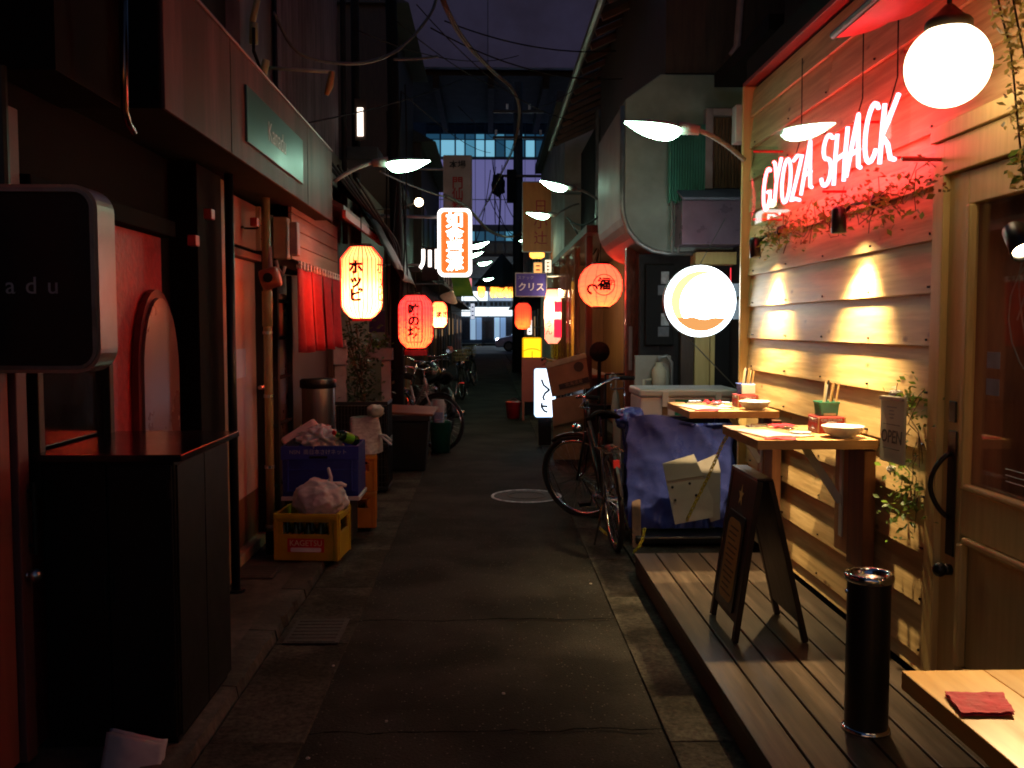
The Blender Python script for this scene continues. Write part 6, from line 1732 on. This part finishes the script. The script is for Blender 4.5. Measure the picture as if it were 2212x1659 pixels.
# ================================================================== RIGHT: OPEN FRONTED EATERY WITH PLASTIC CURTAINS
st_ = thing('eatery_stall', 'warm lit eatery front with clear plastic curtains on the right', 'eatery', (1.4, 12, 0))
WARMW = M('warm_wood', (.34, .16, .07), (.24, .11, .05), rough=.5, scale=6, stretch=(5, 5, .6), dirt=.2)
bx('back_wall', WARMW, 1.9, 2.0, 10.1, 15.5, .03, 2.6, st_, bevel=0)
bx('end_wall', WARMW, 1.15, 1.9, 15.4, 15.5, .03, 2.6, st_, bevel=0)
bx('ceiling', DARKWOOD, 1.05, 1.9, 10.0, 15.5, 2.5, 2.58, st_, bevel=0)
for yy in (10.3, 11.7, 13.0, 14.3, 15.4): bx('post', DARKWOOD if yy < 11 else WARMW, 1.08, 1.15, yy, yy + .07, .03, 2.49, st_)
bx('counter', DARKWOOD, 1.06, 1.3, 10.38, 15.3, .03, .92, st_)
bx('counter_top', WARMW, 1.0, 1.35, 10.38, 15.3, .925, .96, st_)
bx('front_boards', DARKWOOD, 1.46, 1.6, 9.35, 10.05, .03, 2.45, st_)
FILM = glass('clear_film', (.9, .85, .8), .08, 1.45)
for k in range(3):
    y0_ = 11.05 + k * 1.35
    MB().grid(lambda u, v: (1.04 + .035 * math.sin(u * 30 + k) * (1 - .4 * v), y0_ + 1.28 * u, 1.0 + 1.45 * v), 60, 3).build('plastic_curtain', FILM, st_, smooth=True)
bx('amber_strip', E('amber_strip', (1, .5, .06), .7), 1.12, 1.16, 12.55, 12.6, 1.05, 2.1, st_)
for px, py, Y, r_, lab in ((1246, 696, 12.4, .028, 'bare bulb glowing low behind the plastic curtains'), (1208, 634, 13.4, .06, 'bright paper shaded bulb under the eatery ceiling'), (1183, 640, 14.6, .03, 'small bulb deep inside the eatery')):
    q = W(px, py, Y)
    t = thing('bare_bulb', lab, 'light bulb', q)
    MB().ball(q, r_, 14).build('glass_bulb', E('warm_bulb', (1, .70, .40), 130), t, smooth=True)
    MB().cyl(q + Vector((0, 0, r_ * .9)), q + Vector((0, 0, r_ + .04)), .015, n=8).build('socket', BLACKM, t)
    MB().tube([q + Vector((0, 0, r_ + .03)), Vector((q.x, q.y, 2.5))], .004, 5).build('flex', BLACKM, t)
# pink and red lantern banner
a, b = W(1176, 625, 12.2), W(1212, 742, 12.2)
t = thing('lantern_banner', 'tall glowing pink and red lantern banner at the eatery', 'lantern', ((a.x + b.x) / 2, 12.2, b.z))
PK = paper('pink_banner_paper', (1, .16, .12), .9, (.9, .5, .42))
PKR = paper('crimson_banner_paper', (1, .01, .07), 1.0, (.8, .08, .12))
cx0_ = (a.x + b.x) / 2; hw = (b.x - a.x) / 2
prof = [(hw * .55, b.z), (hw * .95, b.z + .06), (hw, b.z + .3), (hw, a.z - .15), (hw * .7, a.z)]
MB().lathe(prof, Matrix.Translation((cx0_, 12.2, 0)), 24).build('paper_shell', PK, t, smooth=True)
for z0_, z1_ in ((b.z + .08, b.z + .32), (a.z - .30, a.z - .16)):
    MB().lathe([(hw * 1.02, z0_), (hw * 1.02, z1_)], Matrix.Translation((cx0_, 12.2, 0)), 16, a0=R(-85), a1=R(10)).build('crimson_band', PKR, t, smooth=True)
MB().cyl((cx0_, 12.2, a.z), (cx0_, 12.2, a.z + .02), hw * .7, n=16).build('top_ring', BLACK, t)
bulb('bulb', (cx0_, 12.2, (a.z + b.z) / 2 + .08), 14, (1, .6, .35), t, .03)
text('う\nろ\nん', .1, INK, t, None, wrap=lambda p: Vector((cx0_ + (hw * 1.03 + p.z) * math.cos(-2.1 + p.x / hw), 12.2 + (hw * 1.03 + p.z) * math.sin(-2.1 + p.x / hw), (a.z + b.z) / 2 - .1 + p.y)), extrude=.0006)
# bottles on the eatery counter
for i, (yy, hgt, mt_, lab) in enumerate(((11.2, .14, CERAM, 'white cup on the eatery counter'), (11.6, .2, DGL, 'dark bottle on the eatery counter'), (12.0, .1, CERAM, 'low white dish on the eatery counter'))):
    tag(MB().lathe([(.0, 0), (.04, 0), (.045, hgt * .6), (.03, hgt), (.0, hgt)], None, 14).build('counter_ware', mt_, None, smooth=True), lab, 'tableware').location = (1.06 + .05, yy, .961)
# folded umbrellas
for i, (px, py) in enumerate(((1330, 880), (1358, 885))):
    q = W(px, py, 8.6)
    t = thing('umbrella', ['pale folded umbrella hanging left of the pair', 'pale folded umbrella hanging right of the pair'][i], 'umbrella', (q.x, 8.6, .4), 'folded umbrellas under the lantern')
    UMB = M('umbrella_vinyl', (.5, .42, .36), (.4, .33, .28), rough=.35, scale=8)
    MB().lathe([(.004, -.28), (.02, -.2), (.045, .0), (.028, .12), (.012, .16)], Matrix.Translation(q + Vector((0, 0, .0))), 10).build('canopy', UMB, t, smooth=True)
    MB().tube([q + Vector((0, 0, .15)), q + Vector((0, 0, .28)), q + Vector((-.01, 0, .31)), q + Vector((-.035, 0, .32)), q + Vector((-.055, 0, .29)), q + Vector((-.055, 0, .26))], .009, 8).build('crook', WHITEP, t, smooth=True)
ubr = thing('umbrella_rail', 'dark rail the umbrellas hang from', 'rail', (1.2, 8.6, .75))
q = W(1345, 822, 8.6)
MB().cyl((q.x - .16, 8.6, q.z + .06), (q.x + .3, 8.6, q.z + .06), .01, n=8).build('bar', BLKMET, ubr)
bx('leg', BLKMET, q.x - .17, q.x - .15, 8.59, 8.61, .03, q.z + .06, ubr)
# blue tarp scrap
q = W(1278, 870, 10.6)
tag(blob(q, .13, .1, .12, 9, .5, 4, 3).build('blue_tarp_bundle', M('royal_blue_tarp', (.03, .09, .36), rough=.35, bump=.3), None, smooth=True, origin=q), 'crumpled royal blue plastic bundle behind the bicycle', 'tarp')
bx_ = thing('black_box', 'black box under the crumpled blue bundle', 'box', (q.x, 10.6, .03)); bx('body', BLACKM, q.x - .2, q.x + .16, 10.45, 10.85, .03, q.z - .1, bx_)
# round dark chair back
q = W(1295, 760, 9.9)
ch = thing('bar_stool', 'dark round backed stool before the eatery', 'stool', (q.x, 9.9, .03))
MB().lathe([(.0, -.03), (.10, -.02), (.11, .0), (.10, .02), (.0, .03)], Matrix.Translation(q) @ Matrix.Rotation(R(90), 4, 'X'), 20).build('backrest', BLACKM, ch, smooth=True)
MB().tube([q, (q.x, 9.95, .6), (q.x, 9.95, .03)], .02, 8).build('stem', BLACKM, ch); MB().cyl((q.x, 9.9, .62), (q.x, 9.9, .67), .16, n=20).build('seat', BLACKM, ch)

# ================================================================== HOUSES DOWN THE ALLEY
rh = house('two storey house with tiled eaves on the right', 1.62, 4.5, 9.55, 16.4, 4.5, DARKWALL)
rh.location = rh.location
ORGm = rh
for o in list(rh.children):                                   # wall starts above the eatery
    for v in o.data.vertices:
        if v.co.z < 1: v.co.z = 2.62
rf = thing_part('tiled_roof', rh)
for i in range(20):
    y0_ = 8.9 + i * .38
    for j in range(3):
        x0_ = 1.12 + j * .3
        z0_ = 4.62 + j * .14
        MB().add([(x0_, y0_, z0_), (x0_ + .33, y0_, z0_ + .15), (x0_ + .33, y0_ + .36, z0_ + .15), (x0_, y0_ + .36, z0_), (x0_, y0_ + .18, z0_ + .05), (x0_ + .33, y0_ + .18, z0_ + .2)],
                 [(0, 1, 5, 4), (4, 5, 2, 3), (0, 4, 3), (1, 2, 5)]).build('roof_tile', TILE, rf)
for i in range(15):
    MB().beam((1.14, 9.0 + i * .5, 4.58), (1.9, 9.0 + i * .5, 4.92), .05, .06).build('rafter', M('rafter_wood', (.16, .1, .07), rough=.6), rf)
MB().tube([(1.08, 8.9, 4.6), (1.08, 16.5, 4.6)], .045, 8).build('gutter', GREYMET, rf)
for px in (1290, 1317): 
    yy = 1.58 * FPX / (px - 1055)
    MB().cyl((1.58, yy, 2.6), (1.58, yy, 4.6), .04, n=8).build('rain_pipe', GREYMET, rh)
bh = house('beige rendered house rising behind the lamps on the right', 1.35, 5, 16.6, 24, 5.4, M('beige_render', (.42, .36, .31), (.36, .3, .26), rough=.7, scale=3, dirt=.3))
bx('roof', TILE, 1.2, 5.2, 16.5, 24.2, 5.41, 5.6, bh)
mt = (DARKWALL, DARKWOOD, GREYWALL)
specs = [(-4.6, -1.5, 14.6, 19.0, 6.4, 'dark tall gabled house on the left behind the cream sign', 1), (-4.5, -1.35, 19.1, 26, 5.2, 'brown fronted bar house far left', 1), (-4.5, -1.45, 26.1, 35, 4.6, 'dim low house far left', 0), (-4.5, -1.4, 35.1, 49, 5.0, 'last dim house on the left before the road', 2),
         (1.45, 4.6, 24.2, 33, 5.0, 'dim house far right behind the orange sign', 0), (1.5, 4.6, 33.1, 49, 4.8, 'last dim house on the right before the road', 1)]
for k, (x0_, x1_, y0_, y1_, z1_, lab, mi) in enumerate(specs):
    h = house(lab, x0_, x1_, y0_, y1_, z1_, mt[mi])
    s_ = -1 if x0_ < 0 else 1
    xf = x1_ if s_ < 0 else x0_
    MB().prism([(x0_ - .3, z1_ + .002), (x1_ + .3, z1_ + .002), ((x0_ + x1_) / 2, z1_ + 1.0)], y1_ - y0_ + .2, frame((0, y1_ + .1, 0), (1, 0, 0), (0, 0, 1))).build('gable_roof', TILE, h)
    n = int((y1_ - y0_) / 1.7)
    for i in range(n):
        yy = y0_ + .5 + i * 1.7
        d_ = bx('shop_door', WARMW if (i + k) % 2 else DARKWOOD, min(xf, xf - s_ * .03), max(xf, xf - s_ * .03), yy, yy + .8, .05, 2.0, h)
        bx('transom_pane', E('dim_warm_pane', (1, .55, .25), .25 if True else 0) if (i + k) % 3 == 0 else BLACK, min(xf - s_ * .031, xf - s_ * .04), max(xf - s_ * .031, xf - s_ * .04), yy + .1, yy + .7, 1.2, 1.8, d_, bevel=0)
        bx('upper_window', BLACK, min(xf, xf - s_ * .02), max(xf, xf - s_ * .02), yy, yy + .9, 3.0, 4.0, h)
    bx('pent_roof', TILE, min(xf - s_ * .001, xf - s_ * .45), max(xf - s_ * .001, xf - s_ * .45), y0_ + .1, y1_ - .1, 2.35, 2.43, h)
for (px0, py0, px1, py1, Y, col, st_g, lab) in ((1152, 566, 1172, 600, 19.5, (1, .35, .1), 1.2, 'added orange glowing sign under the far right lamp'), (1176, 560, 1192, 590, 17.2, (1, .8, .55), 1.6, 'added cream glowing sign beside the orange signboard'),
        (1006, 600, 1020, 640, 23, (1, .25, .3), .9, 'added pinkish glowing sign far down on the left'), (1122, 596, 1134, 622, 27, (.6, 1, .75), 1.4, 'added greenish glowing sign far down on the right'), (1138, 690, 1150, 724, 21, (1, .9, .8), 1.5, 'added low cream glowing sign beyond the yellow sign'),
        (1016, 655, 1026, 690, 28, (.75, .8, 1), .8, 'added tiny bluish glowing sign at far left')):
    t, c, m, w_, h_ = box_sign('added_lit_sign', px0, py0, px1, py1, Y, .1, E('added_sign_%d' % px0, col, st_g), lab, GREYMET, r=.02, rim=.012)  # invented signs, added to follow the general glow of the far alley
    for k in range(3): MB().box(-w_ * .22, w_ * .22, -h_ * .04, h_ * .04, -.006, .002, m @ Matrix.Translation((0, h_ * (.26 - .26 * k), 0))).build('printed_mark', INK, t)
    sd_ = -1 if px0 < 1055 else 1
    MB().tube([c + Vector((0, .05, 0)), Vector((1.5 * sd_, Y + .05, c.z))], .015, 6).build('wall_arm', GREYMET, t)
# small wares: striped green awning on the left, amber lanterns on the right
aw = thing('green_awning', 'yellow green awning edge below the red upright sign', 'awning', W(1000, 630, 15.5))
MB().add([W(975, 600, 15.5), W(1012, 596, 15.5), W(1024, 640, 15.0), W(982, 640, 15.0)], [(0, 1, 2, 3)]).build('cloth', M('yellow_green_cloth', (.3, .32, .02), (.12, .2, .02), rough=.6, scale=3), aw, thick=.01)
MB().tube([W(1024, 640, 15.0), W(1036, 652, 14.8)], .01, 6).build('arm', GREYMET, aw)
q = W(905, 437, 13.0)
t = thing('globe_lamp', 'small warm globe lamp left of the cream sign', 'lamp', q)
MB().ball(q, .06, 16).build('globe', E('small_globe', (1, .72, .42), 14), t, smooth=True)
MB().tube([q, q + Vector((-.3, .05, -.08)), q + Vector((-.75, .1, -.1))], .01, 6).build('arm', GREYMET, t)
# conical lamp shade lit above the lanterns, on the left
q = W(970, 645, 12.6)
t = thing('shade_lamp', 'tilted pale metal shade lamp right of the framed lantern', 'lamp', q)
m = Matrix.Translation(q) @ Euler((R(25), R(25), 0)).to_matrix().to_4x4()
MB().lathe([(.02, .12), (.03, .1), (.12, .0), (.125, -.008)], m, 20).build('shade', BEIGE, t, smooth=True)
MB().ball(m @ Vector((0, 0, .02)), .04, 12).build('glass_bulb', E('shade_bulb', (1, .85, .6), 18), t, smooth=True)
MB().tube([m @ Vector((0, 0, .12)), q + Vector((-.1, .1, .2)), q + Vector((-.5, .1, .2))], .01, 6).build('arm', GREYMET, t)
# white lit bundle (illuminated sign seen edge on) left of the red sign
q = W(928, 572, 12.0)
t = thing('lit_side_sign', 'white lit characters sign just left of the red upright sign', 'sign', q)
bx('board', BLACKM, q.x - .1, q.x + .12, 12.0, 12.04, q.z - .2, q.z + .22, t)
text('川', .26, E('white_channel_letters', (1, .9, .8), 4), t, face_cam(q + Vector((.0, -.004, .06))), extrude=.012, bold=.01)
MB().tube([q + Vector((-.1, .03, 0)), q + Vector((-.75, .06, 0))], .015, 6).build('arm', GREYMET, t)
for i, (px, py, s) in enumerate(((1160, 545, .16), (1150, 528, .10))):
    q = W(px, py, 20)
    lantern(q, s, s * 1.7, ['amber lantern under the far right street lamp', 'pale small lantern under the far right street lamp'][i], '', .1, MATS.get('amber_paper') or paper('amber_paper', (1, .42, .03), 1.3, (.9, .6, .2)), 6, 'long', 4, (1, .7, .3), group='amber lanterns')
for i, px in enumerate((1040, 1067, 1082, 1097, 1110)):
    q = W(px, 630, 40)
    lantern(q, .16, .5, ['first amber lantern from the left in the row at the alley mouth', 'second amber lantern in the row at the alley mouth', 'third amber lantern in the row at the alley mouth', 'fourth amber lantern in the row at the alley mouth', 'last amber lantern in the row, beside the blue sign'][i], '', .1, MATS['amber_paper'], 6, 'long', 6, (1, .8, .5), group='amber lanterns in the row at the alley mouth')
lw = thing('lantern_wire', 'wire carrying the row of amber lanterns', 'wire', W(1035, 612, 40)); MB().tube([W(1000, 600, 40), W(1075, 607, 40), W(1150, 600, 40)], .02, 5).build('strand', BLACKM, lw)
# pyramidal dark canopy over the mouth
q = W(1085, 590, 36)
t = thing('pointed_canopy', 'dark pointed canopy over the alley mouth', 'canopy', q)
MB().lathe([(1.1, -.5), (.02, .75)], Matrix.Translation(q), 4).build('cloth', M('dark_canvas', (.05, .05, .045), rough=.7), t)
MB().tube([q + Vector((.75, 0, -.5)), Vector((q.x + .75, 36, 0))], .03, 6).build('pole', BLKMET, t)
text('今福', .36, REDINK, t, face_cam(q + Vector((.15, -.9, -.6))), extrude=.01)

# ================================================================== FAR END: ROAD, CAR, EXPRESSWAY, BUILDING
q = W(1072, 757, 56)
car = thing('parked_car', 'lavender lit pale compact car crossing the alley mouth', 'car', (q.x, 56, 0))
cx_ = q.x + .0
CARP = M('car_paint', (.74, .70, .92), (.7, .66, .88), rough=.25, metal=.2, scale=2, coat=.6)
prof = [(-.05, .25), (-.05, .55), (.05, .75), (.9, .95), (1.5, 1.42), (2.6, 1.5), (3.5, 1.4), (3.9, .95), (4.0, .6), (3.95, .25)]
mc = frame((cx_, 57.6, 0), (1, 0, 0), (0, 0, 1))
MB().prism(prof, 1.6, mc).build('body', CARP, car, bevel=.08, seg=3)
MB().prism([(1.05, .97), (1.55, 1.38), (2.5, 1.44), (2.5, .97)], .01, mc @ Matrix.Translation((0, 0, 1.6))).build('side_window', BLACK, car)
MB().prism([(2.56, .97), (2.56, 1.44), (3.4, 1.34), (3.6, .97)], .01, mc @ Matrix.Translation((0, 0, 1.6))).build('side_window', BLACK, car)
for xx in (.75, 3.2):
    w = thing_part('wheel', car)
    MB().tube([(cx_ + xx + .26 * math.cos(a), 55.99, .31 + .26 * math.sin(a)) for a in [i * .2618 for i in range(24)]], .06, 8, True).build('tyre', RUBBER, w, smooth=True)
    MB().cyl((cx_ + xx, 55.96, .31), (cx_ + xx, 56.02, .31), .2, n=16).build('rim', GREYMET, w)
MB().ball((cx_ + .12, 56.1, .68), .12, 12, (1, .6, .8)).build('headlight', E('car_headlight', (.95, .97, 1), 30), car, smooth=True)
MB().ball((cx_ + .12, 57.5, .68), .12, 12, (1, .6, .8)).build('headlight', MATS['car_headlight'], car, smooth=True)
# expressway
ex = thing('elevated_expressway', 'huge pale elevated expressway girder crossing beyond the alley', 'expressway', (0, 60, 0))
VIO = M('violet_concrete', (.33, .35, .62), (.28, .30, .54), rough=.7, scale=.6, dirt=.2, dscale=.2)
for i in range(-5, 6):
    bx('side_panel', VIO, i * 8 + .02, i * 8 + 7.98, 59.5, 60.2, 17.7, 23.5, ex, bevel=.03)
bx('deck_slab', DARKWALL, -50, 50, 60.3, 74, 17.4, 18.4, ex, bevel=0)
for i in range(-6, 7): bx('cross_beam', DARKWALL, i * 3.5, i * 3.5 + .4, 60.3, 74, 16.6, 17.39, ex, bevel=0)
for xx in (-16, 20): bx('pier', CONC, xx, xx + 2.4, 65, 67.4, 0, 16.59, ex)
# building across the road
fbld = thing('office_building', 'office building with cyan lit windows across the road', 'building', (0, 78, 0))
bx('wall', M('dark_blue_wall', (.05, .07, .1), (.04, .055, .08), rough=.6, scale=1), -30, 30, 78.1, 90, 0, 34, fbld, bevel=0)
CY = [E('cyan_pane_a', (.14, .5, .75), .42), E('cyan_pane_b', (.25, .65, .88), .7), E('cyan_pane_c', (.05, .22, .4), .2)]
VIOL = E('violet_wall_glow', (.20, .20, .50), .5)  # street light on the facade, put in as the panels' own violet glow
def ZY(py): return W(1055, py, 78).z
def XX(px): return W(px, 500, 78).x
rg = random.Random(4)
xs0 = [920, 952, 984, 1005, 1027, 1048, 1070, 1091, 1113, 1134, 1156, 1178, 1200, 1222, 1250]
for a_, b_ in zip(xs0, xs0[1:]):
    x0_, x1_ = XX(a_) + .07, XX(b_) - .07
    bx('window', CY[rg.randrange(3)], x0_, x1_, 78.0, 78.06, ZY(338), ZY(303), fbld, bevel=0)
    bx('window', CY[2] if rg.random() < .7 else CY[0], x0_, x1_, 78.0, 78.06, ZY(300), ZY(290), fbld, bevel=0)
    bx('glow_wall_panel', VIOL, x0_ - .05, x1_ + .05, 78.0, 78.05, ZY(430), ZY(345), fbld, bevel=0)
    bx('glow_wall_panel', VIOL, x0_ - .05, x1_ + .05, 78.0, 78.05, ZY(485), ZY(432), fbld, bevel=0)
    bx('window', CY[0] if rg.random() < .75 else CY[2], x0_, x1_, 78.0, 78.06, ZY(520), ZY(500), fbld, bevel=0)
    bx('window', M('dim_blue_pane', (.04, .09, .13), rough=.2), x0_, x1_, 78.0, 78.06, ZY(548), ZY(524), fbld, bevel=0)
    for k in range(4): bx('upper_window', M('dim_grid_pane', (.03, .05, .08), rough=.2), x0_, x1_, 78.0, 78.06, ZY(285 - k * 17), ZY(271 - k * 17), fbld, bevel=0)
bx('fascia', M('grey_fascia', (.3, .33, .36), rough=.6), -30, 30, 77.6, 77.99, ZY(600), ZY(555), fbld, bevel=0)
SHOPF = E('shop_white', (.85, .95, 1.0), 1.5)
SHOPD = E('shop_dim', (.5, .6, .8), .5)
for i in range(-6, 8):
    x0_ = i * 2.0
    bx('shop_sign', SHOPF if i % 3 else SHOPD, x0_, x0_ + 1.94, 77.4, 77.55, ZY(650), ZY(630), fbld, bevel=0)
    bx('shop_sign', SHOPF, x0_, x0_ + 1.97, 77.4, 77.55, ZY(683), ZY(664), fbld, bevel=0)
    for k in range(5): bx('sign_letter', INK, x0_ + .15 + k * .36, x0_ + .4 + k * .36, 77.36, 77.395, ZY(661), ZY(653), fbld, bevel=0)
    for k in range(4): bx('shop_window', [M('shop_pane_dark', (.06, .07, .1), rough=.2), E('shop_mid', (.30, .48, .8), .4), E('shop_mid_b', (.4, .6, .85), .6)][(i * 3 + k * 5) % 3], x0_ + k * .5, x0_ + k * .5 + .44, 77.6, 77.7, .4, ZY(686), fbld, bevel=0)
    bx('shop_column', DARKWALL, x0_ + 1.975, x0_ + 1.995, 77.35, 77.6, .15, ZY(640), fbld, bevel=0)
for px, py, s, col in ((1112, 660, .45, (.55, .8, 1)), (1122, 655, .5, (.55, .85, 1)), (1133, 658, .4, (.6, .85, 1)), (1062, 600, .5, (.9, 1, .9)), (1130, 610, .5, (1, 1, 1))):
    q = W(px, py, 74)
    t = thing('far_shop_light', {1112: 'leftmost of three tall bluish lights across the road', 1122: 'middle of three tall bluish lights across the road', 1133: 'rightmost of three tall bluish lights across the road', 1062: 'small white light above the amber lantern row', 1130: 'small white light right above the blue sign'}[px], 'light', (q.x, 74, q.z), 'bright lights across the road')
    MB().box(q.x - s * .35, q.x + s * .35, 74, 74.2, q.z - (1.1 if py > 640 else .35), q.z + (1.1 if py > 640 else .35)).build('tube_panel', E(f'far_light_{px}', col, 4), t, bevel=.05)
    MB().tube([(q.x, 74.1, q.z), (q.x, 77.5, q.z + .2)], .05, 6).build('bracket', BLKMET, t)
# neighbours that close the view left and right of the mouth
for x0_, x1_, lab in ((-30, -4.7, 'dark block left of the alley mouth'), (4.8, 30, 'dark block right of the alley mouth')):
    h = thing('city_block', lab, 'building', ((x0_ + x1_) / 2, 30, 0)); bx('wall', DARKWALL, x0_, x1_, 16, 49, 0, 8, h, bevel=0)
# utility pole
q = W(1119, 600, 30)
up_ = thing('utility_pole', 'dark utility pole with transformer box far down the alley', 'utility pole', (q.x, 30, 0))
MB().tube([(q.x, 30, 0), (q.x, 30, 9.2)], [.19, .14], 14).build('shaft', M('pole_concrete', (.03, .033, .035), rough=.7), up_, smooth=True)
q2 = W(1103, 402, 29.7)
bx('transformer', BLACKM, q2.x - .12, q2.x + .16, 29.55, 29.95, q2.z - .5, q2.z + .5, up_)
for zz in (8.2, 7.4, 6.2): bx('cross_arm', BLKMET, q.x - .8, q.x + .8, 29.72, 29.8, zz, zz + .08, up_)
for i in range(5):
    a = Vector((q.x - .7 + .35 * i, 29.7, 8.3 if i % 2 else 7.5))
    MB().cyl(a, a + Vector((0, 0, .16)), .04, n=8).build('insulator', WHITEP, up_)
q2 = W(1076, 400, 29.5)
blob(q2, .2, .2, .35, 6, .4, 3).build('cable_coil', BLACKM, up_, smooth=True)

# ================================================================== CABLES OVERHEAD
def wire(pts, r, label, mat=BLACKM, n=6, strands=1):
    t = thing('overhead_cable', label, 'cable', pts[0])
    for k in range(strands):
        off = Vector((math.cos(k * 2.4), .3 * math.sin(k), math.sin(k * 2.4))) * (.014 if strands > 1 else 0)
        MB().tube([Vector(p) + off for p in pts], r, n).build('strand', mat, t, smooth=True)
CGR = M('cable_grey', (.1, .11, .1), (.06, .065, .06), rough=.5, scale=12)
CBR = M('cable_brown', (.14, .08, .06), (.08, .05, .04), rough=.6, scale=12)
def sp(pts, n=6):
    P_ = [Vector(p) for p in pts]; out = []
    for i in range(len(P_) - 1):
        p0, p1, p2, p3 = P_[max(0, i - 1)], P_[i], P_[i + 1], P_[min(len(P_) - 1, i + 2)]
        for k in range(n):
            t = k / n
            out.append(.5 * ((2 * p1) + (p2 - p0) * t + (2 * p0 - 5 * p1 + 4 * p2 - p3) * t * t + (3 * p1 - p0 - 3 * p2 + p3) * t ** 3))
    return out + [P_[-1]]
wire(sp([W(945, -40, 8), W(965, 20, 8.2), W(1005, 90, 9), W(1060, 150, 10.5), W(1108, 195, 12), W(1122, 245, 13.5), W(1108, 320, 15), W(1075, 390, 17), W(1035, 470, 20)]), [.013 - .009 * i / 48 for i in range(49)], 'thick brown bundle of cables hanging over the middle of the alley', CBR, 6, 5)
wire(sp([W(590, 25, 6.5), W(640, 110, 6.6), W(720, 135, 6.8), W(800, 133, 7), W(870, 100, 7.3), W(930, 30, 7.6), W(945, -20, 7.8)]), .012, 'greenish grey cable looping from the left wall up to the middle', CGR, 8)
wire(sp([W(850, 128, 7.2), W(900, 127, 7.4), W(945, 122, 7.6)]), .011, 'short cable stub joining the greenish looping cable', CGR)
wire(catenary(W(640, 270, 7), W(1000, 170, 12), .05), .006, 'thin wire rising from the left wall to the right')
wire(catenary(W(930, 60, 9), W(1345, 170, 10), .15), .007, 'thin wire crossing in front of the violet girder')
wire(catenary(W(960, 45, 9), W(1330, 110, 10), .1), .007, 'second thin wire crossing in front of the violet girder')
for k, (a_, b_, sg) in enumerate((((850, 40, 8), (1110, 200, 13), .1), ((900, 10, 8), (1240, 260, 12), .2), ((760, 60, 7.5), (1120, 120, 12), .15), ((1120, 240, 14), (1300, 150, 9.5), .1), ((990, 230, 15), (1120, 330, 22), .1), ((870, 200, 9), (1060, 330, 20), .12))):
    wire(catenary(W(*a_), W(*b_), sg), .005, ['thin black wire slanting to the cable bundle', 'long thin black wire slanting to the tiled eaves', 'thin wire from the upper left wall', 'thin wire from the right eaves to the cable bundle', 'thin wire crossing before the cyan windows', 'thin wire slanting past the narrow lit slit'][k])
wire(catenary(W(820, 370, 10), W(960, 425, 12), .02), .01, 'wire from the left street lamp to the cream sign', CGR)
wire(sp([W(960, 422, 12), W(1010, 450, 13), W(1060, 500, 15), W(1110, 510, 18), W(1165, 470, 16)]), .024, 'thick drooping cable between the cream sign and the orange sign', M('cable_dark_grey', (.06, .055, .05), rough=.6))
rg = random.Random(11)
for k in range(9):
    a = W(1075 + rg.uniform(-20, 30), 340 + rg.uniform(0, 90), 28); b = W(1010 + rg.uniform(0, 130), 480 + rg.uniform(-60, 80), 24)
    wire(catenary(a, b, rg.uniform(.1, .5), 10), .012, ['first', 'second', 'third', 'fourth', 'fifth', 'sixth', 'seventh', 'eighth', 'ninth'][k] + ' of the thin tangled wires below the utility pole')
for k in range(8):
    a = W(1340 - k * 6, 395 + k * 9, 10.2 + .3 * k); b = W(1225 + k * 7, 470 + k * 10, 13)
    wire(catenary(a, b, .25 + .05 * k, 10), .012, ['highest', 'next highest', 'third', 'fourth', 'fifth', 'sixth', 'seventh', 'lowest'][k] + ' cable of the tangle on the right eaves', CBR if k % 2 else BLACKM)
for k in range(5):
    wire(sp([W(690 + 20 * k, 330 + 14 * k, 7.6), W(770 + 14 * k, 430 + 12 * k, 8.6), W(830 + 8 * k, 500 + 10 * k, 9.8), W(862, 560 + 24 * k, 10.5)]), .012, ['outermost', 'second', 'third', 'fourth', 'innermost'][k] + ' black cable sweeping down to the cable pole')
# pipe arm with yellow insulators on the left
pa = thing('insulator_arm', 'horizontal pipe arm with yellow insulators above the canopy', 'insulator', W(575, 150, 6.6))
MB().tube([W(575, 146, 6.6), W(722, 156, 6.6)], .013, 8).build('arm', M('pale_green_pipe', (.35, .4, .33), rough=.5), pa, smooth=True)
YIN = M('yellow_insulator', (.42, .42, .18), (.34, .33, .13), rough=.35, scale=8)
for p0, p1, rr in (((548, 95), (548, 50), .03), ((568, 165), (575, 130), .026), ((545, 48), (556, 0), .022)):
    MB().tube([W(*p0, 6.55), W(*p1, 6.55)], rr, 10).build('insulator', YIN, pa, smooth=True)
MB().tube([W(718, 155, 6.6), W(712, 185, 6.6), W(705, 205, 6.6)], [.02, .028, .016], 8).build('hanging_connector', M('ochre_connector', (.4, .22, .06), rough=.4), pa, smooth=True)
MB().tube([W(548, 60, 6.5), W(548, 110, 6.5), W(600, 250, 6.9), W(640, 300, 7.1)], .012, 6).build('lead', BLACKM, pa, smooth=True)
# narrow lit window slit on the left wall
q0, q1 = W(765, 222, 10.0), W(779, 285, 10.0)
sl = thing('lit_slit_window', 'narrow bright lit window slit high on the left', 'window', (-1.6, 10.2, q1.z))
bx('pane', E('slit_pane', (1, .85, .72), 2.2), q0.x, q1.x, 10.21, 10.23, q1.z, q0.z, sl)
bx('frame', DARKWOOD, q0.x - .03, q1.x + .03, 10.232, 10.26, q1.z - .04, q0.z + .1, sl)
bpy.data.objects.remove(_to)
for nm_ in ('rib_glow', 'reflector_glow', 'dim_warm_pane', 'cyan_pane_a', 'cyan_pane_b', 'cyan_pane_c', 'violet_wall_glow', 'shop_mid', 'shop_mid_b', 'shop_dim', 'sign_white_text', 'white_channel_letters', 'yellow_sign_rim', 'red_panel_glow', 'white_sign_rim', 'amber_strip'):
    MATS[nm_].cycles.emission_sampling = 'NONE'             # too faint or far to be worth sampling as lamps
